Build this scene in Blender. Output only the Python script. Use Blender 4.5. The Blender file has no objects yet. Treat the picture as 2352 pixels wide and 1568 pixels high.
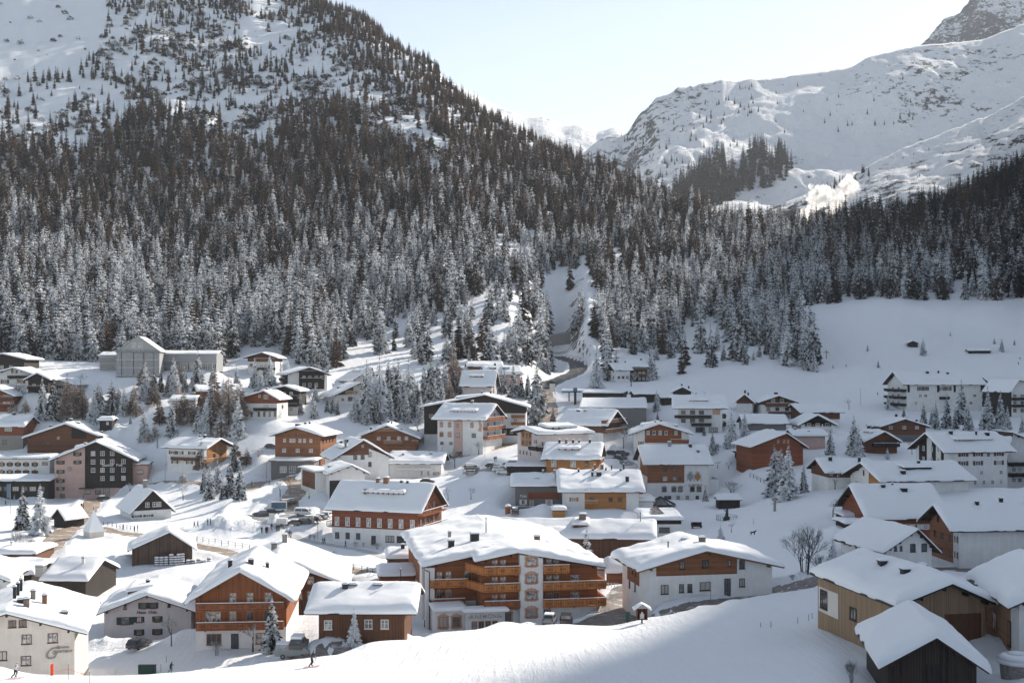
import bpy, math, random
import numpy as np
from mathutils import Vector, Matrix
random.seed(7); RNG = np.random.default_rng(11)
R = math.radians
F, HC, U0, VH = 2839.0, 43.0, 1176.0, 845.0      # focal length in px of a 2352-wide picture, camera height, principal point
COL = bpy.context.scene.collection
TILE = {0:(0,0,1),1:(0,746.5,.25634),2:(0,1148.4,.2677),3:(574.2,1148.4,.2677),4:(574.2,746.5,.25634),5:(1148.4,746.5,.25634),
        6:(1148.4,1148.4,.2677),7:(1722.6,1148.4,.2676),8:(1722.6,746.5,.2676),
        9:(551.2,1091,.1465),10:(1136.9,1033.6,.0952),11:(1424,1136.9,.16845),12:(0,1033.6,.16115),13:(941.7,1182.9,.18554)}
def tp(t, x, y):
    a, b, k = TILE[t]; return a + k*x, b + k*y
def P3(u, v, Y): return ((u-U0)/F*Y, Y, HC-(v-VH)/F*Y)

# ------------------------------------------------------------------ materials
MATS = {}
def newmat(name):
    m = bpy.data.materials.new(name); m.use_nodes = True
    nt = m.node_tree; b = nt.nodes['Principled BSDF']; MATS[name] = m
    return m, nt, b
def N(nt, typ, **kw):
    n = nt.nodes.new(typ)
    for k, v in kw.items():
        if hasattr(n, k): setattr(n, k, v)
        else: n.inputs[k].default_value = v
    return n
def ramp(nt, fac, stops):
    r = nt.nodes.new('ShaderNodeValToRGB'); nt.links.new(fac, r.inputs[0]); e = r.color_ramp.elements
    while len(e) < len(stops): e.new(.5)
    for i, (p, c) in enumerate(stops):
        e[i].position = p; e[i].color = (c[0], c[1], c[2], 1) if hasattr(c, '__len__') else (c, c, c, 1)
    return r
def mix(nt, f, a, b, mode='MIX'):
    m = nt.nodes.new('ShaderNodeMix'); m.data_type = 'RGBA'; m.blend_type = mode
    for i, x in ((0, f), (6, a), (7, b)):
        if hasattr(x, 'is_output') or hasattr(x, 'links'): nt.links.new(x, m.inputs[i])
        else: m.inputs[i].default_value = x if i == 0 else (x[0], x[1], x[2], 1)
    return m.outputs[2]
def mth(nt, op, a, b=0.0, clamp=False):
    m = nt.nodes.new('ShaderNodeMath'); m.operation = op; m.use_clamp = clamp
    for i, x in enumerate((a, b)):
        if hasattr(x, 'links'): nt.links.new(x, m.inputs[i])
        else: m.inputs[i].default_value = x
    return m.outputs[0]
def coord(nt, kind='Object', scale=(1,1,1)):
    t = nt.nodes.new('ShaderNodeTexCoord'); mp = nt.nodes.new('ShaderNodeMapping'); mp.inputs['Scale'].default_value = scale
    nt.links.new(t.outputs[kind], mp.inputs[0]); return mp.outputs[0]
def noise(nt, vec, scale, detail=4, rough=.55, dist=0):
    n = nt.nodes.new('ShaderNodeTexNoise'); n.inputs['Scale'].default_value = scale; n.inputs['Detail'].default_value = detail
    n.inputs['Roughness'].default_value = rough; n.inputs['Distortion'].default_value = dist
    nt.links.new(vec, n.inputs['Vector']); return n.outputs[0]
def bump(nt, b, h, strength=.4, dist=.1):
    n = nt.nodes.new('ShaderNodeBump'); n.inputs['Strength'].default_value = strength; n.inputs['Distance'].default_value = dist
    nt.links.new(h, n.inputs['Height']); nt.links.new(n.outputs[0], b.inputs['Normal'])
def simple(name, col, rough=.8, var=.12, sc=3., metal=0, spec=.3, bmp=0):
    m, nt, b = newmat(name); v = coord(nt)
    n = noise(nt, v, sc, 5)
    if name.startswith('plaster'):
        ms_ = coord(nt, 'Object', (1.2, 1.2, .12)); n = mth(nt, 'ADD', mth(nt, 'MULTIPLY', n, .55), mth(nt, 'MULTIPLY', noise(nt, ms_, 1.4, 5, .65), .45)); var = var*2.2
    lo = [c*(1-var) for c in col]; hi = [min(1, c*(1+var)) for c in col]
    r = ramp(nt, n, [(.3, lo), (.7, hi)]); nt.links.new(r.outputs[0], b.inputs['Base Color'])
    b.inputs['Roughness'].default_value = rough; b.inputs['Metallic'].default_value = metal
    b.inputs['Specular IOR Level'].default_value = spec
    if bmp: bump(nt, b, n, bmp, .05)
    return m
def wood(name, col, col2=None, vertical=True, pitch=.16, var=.3):
    m, nt, b = newmat(name); t = nt.nodes.new('ShaderNodeTexCoord').outputs['Object']
    sp = nt.nodes.new('ShaderNodeSeparateXYZ'); nt.links.new(t, sp.inputs[0])
    if vertical: a = mth(nt, 'ADD', sp.outputs[0], sp.outputs[1])
    else: a = sp.outputs[2]
    q = mth(nt, 'DIVIDE', a, pitch); cell = mth(nt, 'FLOOR', q); fr = mth(nt, 'FRACT', q)
    wn = nt.nodes.new('ShaderNodeTexWhiteNoise'); wn.noise_dimensions = '1D'; nt.links.new(cell, wn.inputs['W'])
    sc = (3, 3, .5) if vertical else (.5, .5, 6)
    mp = nt.nodes.new('ShaderNodeMapping'); mp.inputs['Scale'].default_value = sc; nt.links.new(t, mp.inputs[0])
    n = noise(nt, mp.outputs[0], 1.3, 6, .65)
    col2 = col2 or [c*.55 for c in col]
    n2 = noise(nt, t, .35, 3)
    f = mth(nt, 'ADD', mth(nt, 'MULTIPLY', wn.outputs[0], .45), mth(nt, 'ADD', mth(nt, 'MULTIPLY', n, .5), mth(nt, 'MULTIPLY', n2, .45)))
    r = ramp(nt, f, [(.38, col2), (.62, [(x*.7+y*.3)*.8+.02 for x, y in zip(col, col2)]), (.9, col)])
    gap = mth(nt, 'GREATER_THAN', fr, .1)
    c = mix(nt, gap, [c*.35 for c in col2], r.outputs[0]); nt.links.new(c, b.inputs['Base Color'])
    b.inputs['Roughness'].default_value = .75; b.inputs['Specular IOR Level'].default_value = .2
    bump(nt, b, gap, .5, .03)
    return m
def snowmat(name, bscale=1.5, bstr=.25, col=(.86, .875, .9), fine=14, fdist=.05):
    m, nt, b = newmat(name); v = coord(nt)
    n = noise(nt, v, bscale, 5, .55); n2 = noise(nt, v, fine, 3, .6)
    b.inputs['Base Color'].default_value = (*col, 1); b.inputs['Roughness'].default_value = .72
    b.inputs['Specular IOR Level'].default_value = .15
    h = mth(nt, 'ADD', mth(nt, 'MULTIPLY', n, 4), n2); bump(nt, b, h, bstr, fdist)
    return m
snowmat('roof_snow', .5, .3, fdist=.08); snowmat('soft_snow', 1.2, .5)
wood('wood_orange', (.36, .125, .048), (.20, .062, .026)); wood('wood_orange_h', (.35, .125, .05), (.20, .065, .028), False, .2)
wood('wood_brown', (.17, .075, .04), (.08, .035, .02)); wood('wood_brown_h', (.20, .085, .045), (.10, .042, .025), False, .2)
wood('wood_red_h', (.30, .09, .04), (.15, .045, .022), False, .22)
wood('wood_shingle', (.33, .14, .065), (.17, .07, .035), False, .14)
wood('wood_amber', (.52, .24, .08), (.33, .14, .045), False, .14)
wood('wood_dark', (.035, .025, .02), (.016, .012, .01)); wood('wood_dark_h', (.04, .028, .024), (.018, .014, .012), False, .22)
wood('wood_weathered', (.13, .085, .06), (.045, .032, .026), pitch=.28); wood('wood_barn', (.05, .034, .026), (.018, .013, .011), pitch=.25)
wood('wood_pale', (.38, .26, .16), (.28, .18, .11), pitch=.22); wood('wood_pale_h', (.42, .24, .14), (.30, .16, .09), False, .2)
wood('balcony_orange', (.56, .22, .07), (.40, .14, .045), pitch=.3)
simple('plaster_white', (.72, .71, .70), .9, .05, .6); simple('plaster_cream', (.66, .60, .54), .9, .06, .5)
simple('plaster_lilac', (.55, .50, .50), .9, .05, .5); simple('plaster_pink', (.52, .36, .32), .9, .06, .5)
simple('plaster_grey', (.16, .155, .155), .9, .08, .5); simple('concrete', (.22, .21, .20), .9, .12, .8, bmp=.2)
simple('roof_board', (.045, .03, .025), .7, .2, 2); simple('roof_board_brown', (.17, .085, .05), .7, .2, 2)
simple('metal_dark', (.03, .032, .035), .45, .1, 3, .4); simple('metal_grey', (.30, .31, .32), .4, .1, 3, .6)
simple('shutter_green', (.02, .05, .045), .6); simple('shutter_brown', (.13, .06, .035), .6); simple('shutter_tan', (.42, .20, .09), .6)
simple('frame_white', (.75, .74, .72), .6, .03); simple('frame_brown', (.15, .065, .035), .6); simple('frame_dark', (.03, .025, .022), .6)
simple('frame_orange', (.40, .16, .06), .6)
simple('ornament_pink', (.52, .33, .24), .9, .25, 12); simple('ornament_grey', (.30, .28, .26), .9, .25, 12)
simple('letter_dark', (.05, .045, .045), .7); simple('letter_grey', (.26, .24, .23), .7); simple('letter_white', (.7, .7, .68), .7)
simple('stone', (.26, .24, .22), .95, .3, 4, bmp=.6); simple('brick_stone', (.20, .15, .13), .95, .35, 6, bmp=.5)
simple('red_paint', (.35, .03, .02), .5); simple('safety_orange', (.75, .09, .03), .5, .05); simple('bin_green', (.02, .06, .05), .6)
simple('tyre', (.015, .015, .016), .8); simple('scaffold_net', (.34, .34, .35), .9, .1, 5); simple('yellow_paint', (.7, .6, .03), .6)
simple('flag_blue', (.09, .15, .21), .8); simple('skin', (.42, .25, .18), .6); simple('bark', (.06, .045, .037), .9, .3, 4)
simple('kiosk_white', (.62, .60, .58), .7); simple('copper_roof', (.20, .11, .06), .6)
m, nt, b = newmat('pane')
oi = nt.nodes.new('ShaderNodeObjectInfo'); v = coord(nt); n = noise(nt, v, 1.4, 3); q = mth(nt, 'ADD', mth(nt, 'MULTIPLY', oi.outputs['Random'], .8), mth(nt, 'MULTIPLY', n, .5))
r = ramp(nt, q, [(.35, (.03, .034, .04)), (.72, (.10, .105, .11)), (.92, (.38, .36, .34))]); nt.links.new(r.outputs[0], b.inputs['Base Color'])
b.inputs['Roughness'].default_value = .08; b.inputs['Specular IOR Level'].default_value = .9
m, nt, b = newmat('pane_bright')   # panes with pale blotches in the glass colour
v = coord(nt); n = noise(nt, v, 1.6, 3); r = ramp(nt, n, [(.42, (.09, .10, .11)), (.58, (.5, .5, .5))]); nt.links.new(r.outputs[0], b.inputs['Base Color'])
b.inputs['Roughness'].default_value = .1; b.inputs['Specular IOR Level'].default_value = .8
for nm, c in {'car_black': (.012, .013, .016), 'car_grey': (.07, .075, .08), 'car_white': (.6, .61, .62), 'car_silver': (.28, .29, .3), 'car_red': (.18, .02, .015),
              'car_blue': (.03, .045, .08)}.items():
    m, nt, b = newmat(nm); b.inputs['Base Color'].default_value = (*c, 1); b.inputs['Roughness'].default_value = .3; b.inputs['Coat Weight'].default_value = .6
for nm, c in {'cloth_black': (.02, .02, .022), 'cloth_blue': (.03, .06, .13), 'cloth_red': (.3, .03, .03), 'cloth_white': (.6, .6, .6), 'cloth_grey': (.08, .08, .085),
              'cloth_hivis': (.65, .75, .03), 'cloth_orange': (.5, .14, .04), 'cloth_brown': (.12, .07, .045)}.items():
    simple(nm, c, .9, .15, 8)
m, nt, b = newmat('water'); b.inputs['Base Color'].default_value = (.03,.045,.05,1); b.inputs['Roughness'].default_value = .15
m, nt, b = newmat('lamp_glow'); b.inputs['Base Color'].default_value = (1, .5, .15, 1); b.inputs['Emission Color'].default_value = (1, .4, .12, 1); b.inputs['Emission Strength'].default_value = 2.0

def foliage(name, dark, snow_amt, brown=None):
    """needles that carry snow where the branch faces up"""
    m, nt, b = newmat(name)
    g = nt.nodes.new('ShaderNodeNewGeometry'); sp = nt.nodes.new('ShaderNodeSeparateXYZ'); nt.links.new(g.outputs['True Normal'], sp.inputs[0])
    v = coord(nt, 'Object'); n = noise(nt, v, .75, 3, .65); n1 = noise(nt, v, .25, 2, .5)
    oi = nt.nodes.new('ShaderNodeObjectInfo')
    az = mth(nt, 'ABSOLUTE', sp.outputs[2])
    f = mth(nt, 'ADD', mth(nt, 'MULTIPLY', az, .9), mth(nt, 'ADD', mth(nt, 'MULTIPLY', n, 1.1), mth(nt, 'MULTIPLY', oi.outputs['Random'], .12)))
    s = mth(nt, 'MULTIPLY', mth(nt, 'SUBTRACT', f, 1.62-snow_amt), 7, True)
    base = ramp(nt, mth(nt, 'ADD', mth(nt, 'MULTIPLY', n, .6), mth(nt, 'MULTIPLY', oi.outputs['Random'], .4)), [(.3, [c*.6 for c in dark]), (.8, brown or [c*1.4 for c in dark])])
    c = mix(nt, s, base.outputs[0], (.84, .86, .89)); nt.links.new(c, b.inputs['Base Color'])
    b.inputs['Roughness'].default_value = .8; b.inputs['Specular IOR Level'].default_value = .1
    tl = nt.nodes.new('ShaderNodeBsdfTranslucent'); nt.links.new(c, tl.inputs[0]); ms = nt.nodes.new('ShaderNodeMixShader'); ms.inputs[0].default_value = .38
    out = next(q for q in nt.nodes if q.type == 'OUTPUT_MATERIAL'); nt.links.new(b.outputs[0], ms.inputs[1]); nt.links.new(tl.outputs[0], ms.inputs[2]); nt.links.new(ms.outputs[0], out.inputs[0])
    return m
foliage('spruce_snowy', (.034, .037, .030), .72); foliage('spruce_heavy', (.038, .035, .029), .60); foliage('spruce_mid', (.034, .029, .024), .46, (.13, .085, .06))
foliage('spruce_bare', (.036, .029, .023), .28, (.15, .095, .062)); foliage('spruce_darkbare', (.018, .019, .018), .20, (.03, .025, .02))
foliage('larch_frost', (.30, .23, .19), .62, (.52, .42, .36)); foliage('twig_frost', (.07, .06, .055), .85, (.12, .09, .075))

# ------------------------------------------------------------------ mesh helpers
class MB:
    def __init__(s): s.v = []; s.f = []; s.m = []; s.mi = 0
    def add(s, vs, fs, mi=None):
        o = len(s.v); s.v += [tuple(p) for p in vs]; s.f += [tuple(i+o for i in f) for f in fs]; s.m += [s.mi if mi is None else mi]*len(fs); return s
    def box(s, x0, y0, z0, x1, y1, z1, mi=None):
        return s.add([(x0,y0,z0),(x1,y0,z0),(x1,y1,z0),(x0,y1,z0),(x0,y0,z1),(x1,y0,z1),(x1,y1,z1),(x0,y1,z1)],
                     [(0,3,2,1),(4,5,6,7),(0,1,5,4),(1,2,6,5),(2,3,7,6),(3,0,4,7)], mi)
    def prism(s, poly, y0, y1, axis='y', mi=None):
        n = len(poly)
        if axis == 'y': vs = [(p[0], y0, p[1]) for p in poly] + [(p[0], y1, p[1]) for p in poly]
        elif axis == 'x': vs = [(y0, p[0], p[1]) for p in poly] + [(y1, p[0], p[1]) for p in poly]
        else: vs = [(p[0], p[1], y0) for p in poly] + [(p[0], p[1], y1) for p in poly]
        return s.add(vs, [tuple(range(n)), tuple(range(2*n-1, n-1, -1))] + [(i, i+n, (i+1) % n + n, (i+1) % n) for i in range(n)], mi)
    def tube(s, a, b, r0, r1=None, n=6, mi=None):
        r1 = r0 if r1 is None else r1; a = Vector(a); b = Vector(b); d = (b-a)
        if d.length < 1e-6: return s
        d.normalize(); x = d.orthogonal().normalized(); y = d.cross(x)
        vs = []
        for c, r in ((a, r0), (b, r1)):
            for k in range(n):
                t = 2*math.pi*k/n; vs.append(tuple(c + x*math.cos(t)*r + y*math.sin(t)*r))
        return s.add(vs, [tuple(reversed(range(n))), tuple(range(n, 2*n))] + [(k, (k+1) % n, (k+1) % n + n, k+n) for k in range(n)], mi)
    def cone(s, c, r0, r1, h, n=8, mi=None): return s.tube(c, (c[0], c[1], c[2]+h), r0, r1, n, mi)
    def mesh(s, name, mats, smooth=False, recalc=True):
        me = bpy.data.meshes.new(name); me.from_pydata(s.v, [], s.f)
        for m in ([mats] if isinstance(mats, str) else mats): me.materials.append(MATS[m])
        if any(s.m): me.polygons.foreach_set('material_index', s.m)
        if smooth: me.polygons.foreach_set('use_smooth', [True]*len(me.polygons))
        me.update()
        if recalc:
            import bmesh
            bm = bmesh.new(); bm.from_mesh(me); bmesh.ops.recalc_face_normals(bm, faces=bm.faces); bm.to_mesh(me); bm.free()
        return me
    def build(s, name, mats, parent=None, smooth=False, loc=None, rz=0, recalc=True):
        return put(name, s.mesh(name, mats, smooth, recalc), parent, loc, rz)
def put(name, me, parent=None, loc=None, rz=0):
    o = bpy.data.objects.new(name, me); COL.objects.link(o)
    if parent: o.parent = parent
    if loc is not None: o.location = loc
    if rz: o.rotation_euler[2] = rz
    return o
def empty(name, loc, rz=0):
    o = bpy.data.objects.new(name, None); o.empty_display_size = .5; COL.objects.link(o); o.location = loc; o.rotation_euler[2] = rz; return o
def tag(o, label=None, cat=None, group=None, kind=None):
    if label: o['label'] = label
    if cat: o['category'] = cat
    if group: o['group'] = group
    if kind: o['kind'] = kind
    return o
def grid_mesh(name, X, Y, Z, mat, smooth=True):
    nr, nc = X.shape; me = bpy.data.meshes.new(name)
    co = np.stack([X, Y, Z], -1).reshape(-1, 3).astype(np.float32)
    i = np.arange(nr*nc).reshape(nr, nc); q = np.stack([i[:-1,:-1], i[:-1,1:], i[1:,1:], i[1:,:-1]], -1).reshape(-1, 4)
    me.vertices.add(len(co)); me.vertices.foreach_set('co', co.ravel())
    me.loops.add(q.size); me.loops.foreach_set('vertex_index', q.ravel().astype(np.int32))
    me.polygons.add(len(q)); me.polygons.foreach_set('loop_start', np.arange(0, q.size, 4, dtype=np.int32))
    me.polygons.foreach_set('loop_total', np.full(len(q), 4, dtype=np.int32))
    me.polygons.foreach_set('use_smooth', np.ones(len(q), dtype=bool))
    if mat: me.materials.append(MATS[mat])
    me.update(calc_edges=True); return me
_ng = RNG.random((64, 64))
def vnoise(x, y):
    x = np.asarray(x, float); y = np.asarray(y, float)
    xi = np.floor(x).astype(int); yi = np.floor(y).astype(int); fx = x-xi; fy = y-yi
    fx = fx*fx*(3-2*fx); fy = fy*fy*(3-2*fy); g = lambda a, b: _ng[a % 64, b % 64]
    return (g(xi,yi)*(1-fx)+g(xi+1,yi)*fx)*(1-fy)+(g(xi,yi+1)*(1-fx)+g(xi+1,yi+1)*fx)*fy
def fbm(x, y, o=5, gain=.5):
    s = 0; a = 1; t = 0
    for k in range(o): s = s + a*vnoise(x*2**k+17*k, y*2**k+31*k); t += a; a *= gain
    return s/t - .5
# ------------------------------------------------------------------ the valley floor and its slopes: heights along lines of sight, read as z over distance
def v2z(Y, v): return HC-(v-VH)/F*Y
PRO = [
(-700, [(15,36),(60,22),(100,14),(152,2),(200,0),(300,2),(400,6),(440,20),(480,40),(540,60),(650,105),(800,170),(1000,260),(1250,400),(1600,620),(2500,1100)]),
(-300, [(15,36),(60,22),(100,14.6),(140,9),(152,2),(165,0),(200,-1),(300,0),(400,1),(440,14),(480,29),(540,42),(650,78),(800,124),(1000,205),(1250,325),(1500,505),(1650,630),(2500,1050)]),
(0,   [(15,36),(60,22),(100,15),(130,10.4),(142,9.1),(150,1),(165,-.5),(200,-3),(240,-1),(300,0),(410,0),(430,8),(450,18),(480,30),(540,41),(650,72),(800,112),(1000,187),(1250,305),(1500,472),(1650,585),(2500,950)]),
(300, [(15,36),(60,22),(100,16),(125,11.6),(134,9.8),(144,2.5),(165,0),(215,-4),(250,-2),(300,0),(415,1),(430,6),(470,22),(500,36),(520,39.5),(560,42),(650,69),(800,103),(1000,178),(1250,300),(1500,464),(1650,574),(2500,900)]),
(600, [(15,36),(60,22),(100,16),(129,11.8),(139,10),(150,4),(165,2),(185,1.5),(250,1),(305,0),(400,2),(440,14),(470,25),(500,33),(540,44),(600,52),(700,80),(850,128),(1050,196),(1300,318),(1550,474),(1750,610),(2500,840)]),
(850, [(15,36),(60,22),(100,16),(129,12.2),(150,10),(158,5),(165,4.5),(200,2),(250,1),(305,-.5),(350,1),(400,4),(430,9),(470,22),(520,34),(580,45),(640,58),(750,90),(900,145),(1100,225),(1350,355),(1600,494),(1750,520),(1900,500),(2500,400)]),
(1000,[(15,36),(60,22),(100,16),(129,12.5),(158,9.4),(167,4.5),(175,3.2),(200,2),(250,1),(305,0),(350,2),(400,5),(430,9),(480,24),(560,38),(620,52),(750,92),(900,146),(1150,252),(1350,345),(1500,402),(1650,370),(2000,280),(2500,200)]),
(1150,[(15,36),(60,22),(100,16),(129,12.7),(168,8.8),(175,4.5),(180,3),(200,1.5),(250,1),(300,1),(350,3),(400,7),(450,17),(500,28),(560,38),(620,50),(750,90),(900,141),(1100,208),(1250,262),(1380,318.6),(1500,290),(1800,200),(2500,150)]),
(1215,[(15,36),(60,22),(100,16),(129,12.7),(168,8.2),(180,3.7),(200,2),(300,1.5),(350,3.5),(400,7.5),(450,17),(500,27),(560,37),(620,47),(690,64),(760,84),(900,136),(1100,202),(1250,255),(1350,300),(1500,265),(1800,170),(2500,130)]),
(1262,[(15,36),(60,22),(100,16),(129,12.7),(172,7.4),(182,3.6),(200,2),(300,2),(350,4),(400,8),(450,18),(500,25),(560,31),(620,36),(680,42),(740,51),(800,74),(860,108),(950,150),(1100,206),(1250,262),(1330,284),(1500,245),(1800,150),(2500,120)]),
(1310,[(15,36),(60,22),(100,16),(129,12.6),(174,7),(184,3.6),(205,2.5),(300,2.5),(350,4),(400,8),(450,18),(500,25),(560,31),(620,36),(680,42),(720,50),(770,72),(820,95),(1000,158),(1200,228),(1280,262),(1450,205),(1800,110),(2500,100)]),
(1350,[(15,36),(60,22),(100,16),(129,12.6),(175,6.6),(184,3.8),(205,3),(300,2.7),(350,4),(400,8.5),(450,18.5),(500,25.5),(560,31),(610,36),(640,48),(680,64),(720,76),(800,100),(1000,158),(1200,226),(1260,250),(1450,200),(1800,100),(2500,90)]),
(1400,[(15,36),(60,22),(100,16),(129,12.6),(176,6.3),(185,4),(205,4),(300,3),(350,4),(400,9),(450,19),(500,26),(560,31),(620,38),(680,50),(730,64),(800,88),(900,124),(1100,192),(1230,236),(1400,190),(1800,90),(2500,80)]),
(1500,[(15,36),(60,22),(100,16),(129,12.6),(176,7.4),(186,5.6),(200,5.6),(300,3.5),(350,3.5),(385,4),(420,13),(450,20),(500,26),(560,33),(620,41),(680,48),(740,65),(810,88),(950,131),(1100,178),(1180,210.5),(1350,170),(1800,80),(2500,80)]),
(1600,[(15,36),(60,22),(100,16),(129,12.8),(178,8.3),(186,7),(230,5.5),(300,4),(350,4),(385,5),(420,14),(450,20.5),(500,26),(560,34),(640,47),(700,57),(760,74),(820,89),(950,128),(1120,189),(1300,150),(1800,80),(2500,80)]),
(1723,[(15,36),(60,22),(100,16),(129,13),(180,9.6),(190,9),(230,8),(300,5),(350,5),(385,7),(420,14),(460,20),(500,25),(560,32),(640,49),(700,64),(760,79),(840,99),(950,131),(1050,167),(1250,140),(1800,90),(2500,80)]),
(1900,[(15,36),(60,22),(100,15.5),(130,13),(150,11.8),(180,10.3),(200,9.4),(240,7),(300,5.5),(350,7),(400,14),(450,20),(520,27),(580,32),(650,51),(720,72),(760,82),(840,101),(920,131),(1000,156),(1200,130),(1800,100),(2500,90)]),
(2050,[(15,36),(60,22),(100,13.5),(125,12),(150,11.7),(200,10),(240,6.5),(300,6),(350,9),(400,15),(450,20),(520,27),(600,42),(680,63.5),(745,82),(850,111),(1000,163),(1200,140),(1800,120),(2500,100)]),
(2200,[(15,36),(60,22),(100,12.5),(125,12.5),(150,13),(200,11),(240,6),(300,7),(350,11),(400,16),(450,21),(520,27),(600,42),(680,63),(750,84),(850,119),(1000,182),(1200,180),(1800,160),(2500,120)]),
(2352,[(15,36),(60,22),(90,13.5),(125,14),(150,14),(200,12),(240,8),(300,9),(350,13),(400,18),(450,23),(520,30),(600,45),(680,65),(750,88),(835,140),(980,196),(1200,220),(1800,230),(2500,200)]),
(2500, [(15,36),(60,24),(90,15),(200,20),(300,25),(400,35),(500,48),(650,75),(784,125),(900,190),(1100,260),(1400,420),(1600,550),(2500,570)]),  # columns from here lie out of view, their heights shaped to cast shade
(2728, [(15,36),(60,25),(90,17),(200,25),(300,35),(400,48),(600,95),(800,190),(1100,380),(1430,650),(1700,680),(2500,680)]),
(2860, [(15,36),(60,26),(90,18),(200,28),(300,42),(400,60),(600,120),(900,300),(1310,632),(1700,660),(2500,660)]),
(3037, [(15,36),(60,27),(90,20),(200,35),(300,55),(400,85),(600,160),(900,350),(1200,608),(1600,636),(2500,640)]),
(3170, [(15,36),(60,28),(90,21),(200,42),(300,65),(400,100),(600,190),(900,400),(1090,596),(1200,614),(1600,636),(2500,640)]),
(3300, [(15,36),(60,28),(90,22),(200,50),(400,120),(700,300),(930,512),(1000,562),(1060,590),(1500,620),(2500,640)]),
(3400, [(15,36),(60,28),(90,24),(200,60),(400,150),(700,380),(920,632),(1000,660),(1500,670),(2500,670)]),
(4200, [(15,36),(60,30),(90,30),(200,90),(400,220),(700,430),(860,630),(1500,650),(2500,650)]),
]
_ly = np.linspace(math.log(14), math.log(2500), 620); _Yg = np.exp(_ly)
_us = np.concatenate([np.arange(-700, 2700, 8.), np.arange(2700, 4201, 50.)])
def _table():
    cols = []
    for u, pts in PRO:
        p = np.array(pts, float); cols.append(np.interp(_Yg, p[:,0], p[:,1]))
    cols = np.array(cols); pu = np.array([p[0] for p in PRO], float)
    # smooth-step blend between the sight lines
    T = np.empty((len(_us), len(_Yg)))
    for j, u in enumerate(_us):
        k = min(max(np.searchsorted(pu, u)-1, 0), len(pu)-2); t = (u-pu[k])/(pu[k+1]-pu[k]); T[j] = cols[k]*(1-t)+cols[k+1]*t
    k = np.exp(-np.linspace(-2, 2, 9)**2); k /= k.sum()
    Tp = np.pad(T, ((4,4),(0,0)), 'edge'); T = sum(k[i]*Tp[i:i+len(_us)] for i in range(9))
    k = np.array([.1,.2,.4,.2,.1]); Tp = np.pad(T, ((0,0),(2,2)), 'edge'); T = sum(k[i]*Tp[:, i:i+len(_Yg)] for i in range(5))
    return T
ZT = _table()
# gentle natural relief on top, growing with distance
_UU, _YY = np.meshgrid(_us, _Yg, indexing='ij'); _XX = (_UU-U0)/F*_YY
_amp = np.interp(_YY, [60, 180, 300, 560, 700, 1000, 2000], [.25, .35, .7, 1.5, 7, 18, 30])*np.where(_us[:, None] > 2700, .5, 1.)*(1-.7*np.clip((300-_us[:, None])/120., 0, 1)*np.clip((_YY-900)/250., 0, 1))
ZT = ZT + _amp*fbm(_XX/55+3, _YY/55, 5, .55) + np.interp(_YY, [600, 800, 1500], [0, 6, 16])*np.abs(fbm(_XX/34, _YY/70+9, 4))*(_XX < -10)
ZT = ZT + .22*fbm(_XX/3., _YY/3., 3)*np.interp(_YY, [60, 120, 400, 700], [.5, 1, 1.4, 3])
ZT = ZT + .9*fbm(_XX/9.+7, _YY/9., 3)*np.interp(_YY, [205, 240, 540, 600], [0, 1, 1, 0])
# pads: (x, y, z, radius, hardness)
PADS = []
GRP = [((u-U0)/F*Y, Y, HC-(v-VH)/F*Y) for u, v, Y in ((1250,894,556),(1262,881,573),(1290,871,590),(1312,861,606),(1326,849,626),(1325,838,646),(1311,829,660),(1292,823,673),(1277,818,684))]
def _bil(T, u, Y):
    u = np.asarray(u, float); Y = np.asarray(Y, float)
    fi = np.interp(u, _us, np.arange(len(_us))); fj = np.interp(np.log(np.maximum(Y, 14.01)), _ly, np.arange(len(_ly)))
    i = np.minimum(fi.astype(int), len(_us)-2); j = np.minimum(fj.astype(int), len(_ly)-2); a = fi-i; b = fj-j
    return (T[i,j]*(1-a)+T[i+1,j]*a)*(1-b)+(T[i,j+1]*(1-a)+T[i+1,j+1]*a)*b
def gz(x, y):
    y = np.asarray(y, float); x = np.asarray(x, float)
    return _bil(ZT, U0+F*x/y, y)
def broad_pads(rad=34.):
    """lift the whole neighbourhood towards the houses' floors before levelling each plot"""
    global ZT
    ds = [(x, y, z-float(gz(x, y))) for x, y, z, r in PADS if y > 235]
    S = np.zeros_like(ZT); Wt = np.zeros_like(ZT)
    for x, y, d in ds:
        w = np.exp(-((_XX-x)**2+(_YY-y)**2)/(rad*rad)); S += w*d; Wt += w
    k = 1-np.exp(-Wt*1.2); ZT = ZT + S/np.maximum(Wt, 1e-6)*k
def apply_pads():
    global ZT
    PADS.extend([(x, y, z, 11.) for x, y, z in GRP])
    broad_pads(); broad_pads(20.)
    ds = [(x, y, z-float(gz(x, y)), r) for x, y, z, r in PADS]
    S = np.zeros_like(ZT); Wt = np.zeros_like(ZT)
    for x, y, d, r in ds:
        w = np.exp(-(((_XX-x)**2+(_YY-y)**2)/(r*r))**1.5); S += w*d; Wt += w
    ZT = ZT + S/np.maximum(Wt, 1)
def hit(u, v, Y0=60, Y1=1700):
    Y = np.exp(np.linspace(math.log(Y0), math.log(Y1), 500)); vv = VH+(HC-_bil(ZT, np.full(500, u), Y))/Y*F
    k = np.where(vv <= v)[0]
    if len(k) == 0: k = [499]
    k = k[0]
    if k > 0:
        t = (vv[k-1]-v)/max(vv[k-1]-vv[k], 1e-6); Yh = Y[k-1]+(Y[k]-Y[k-1])*min(max(t, 0), 1)
    else: Yh = Y[0]
    x = (u-U0)/F*Yh; return x, Yh, float(gz(x, Yh))
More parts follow.
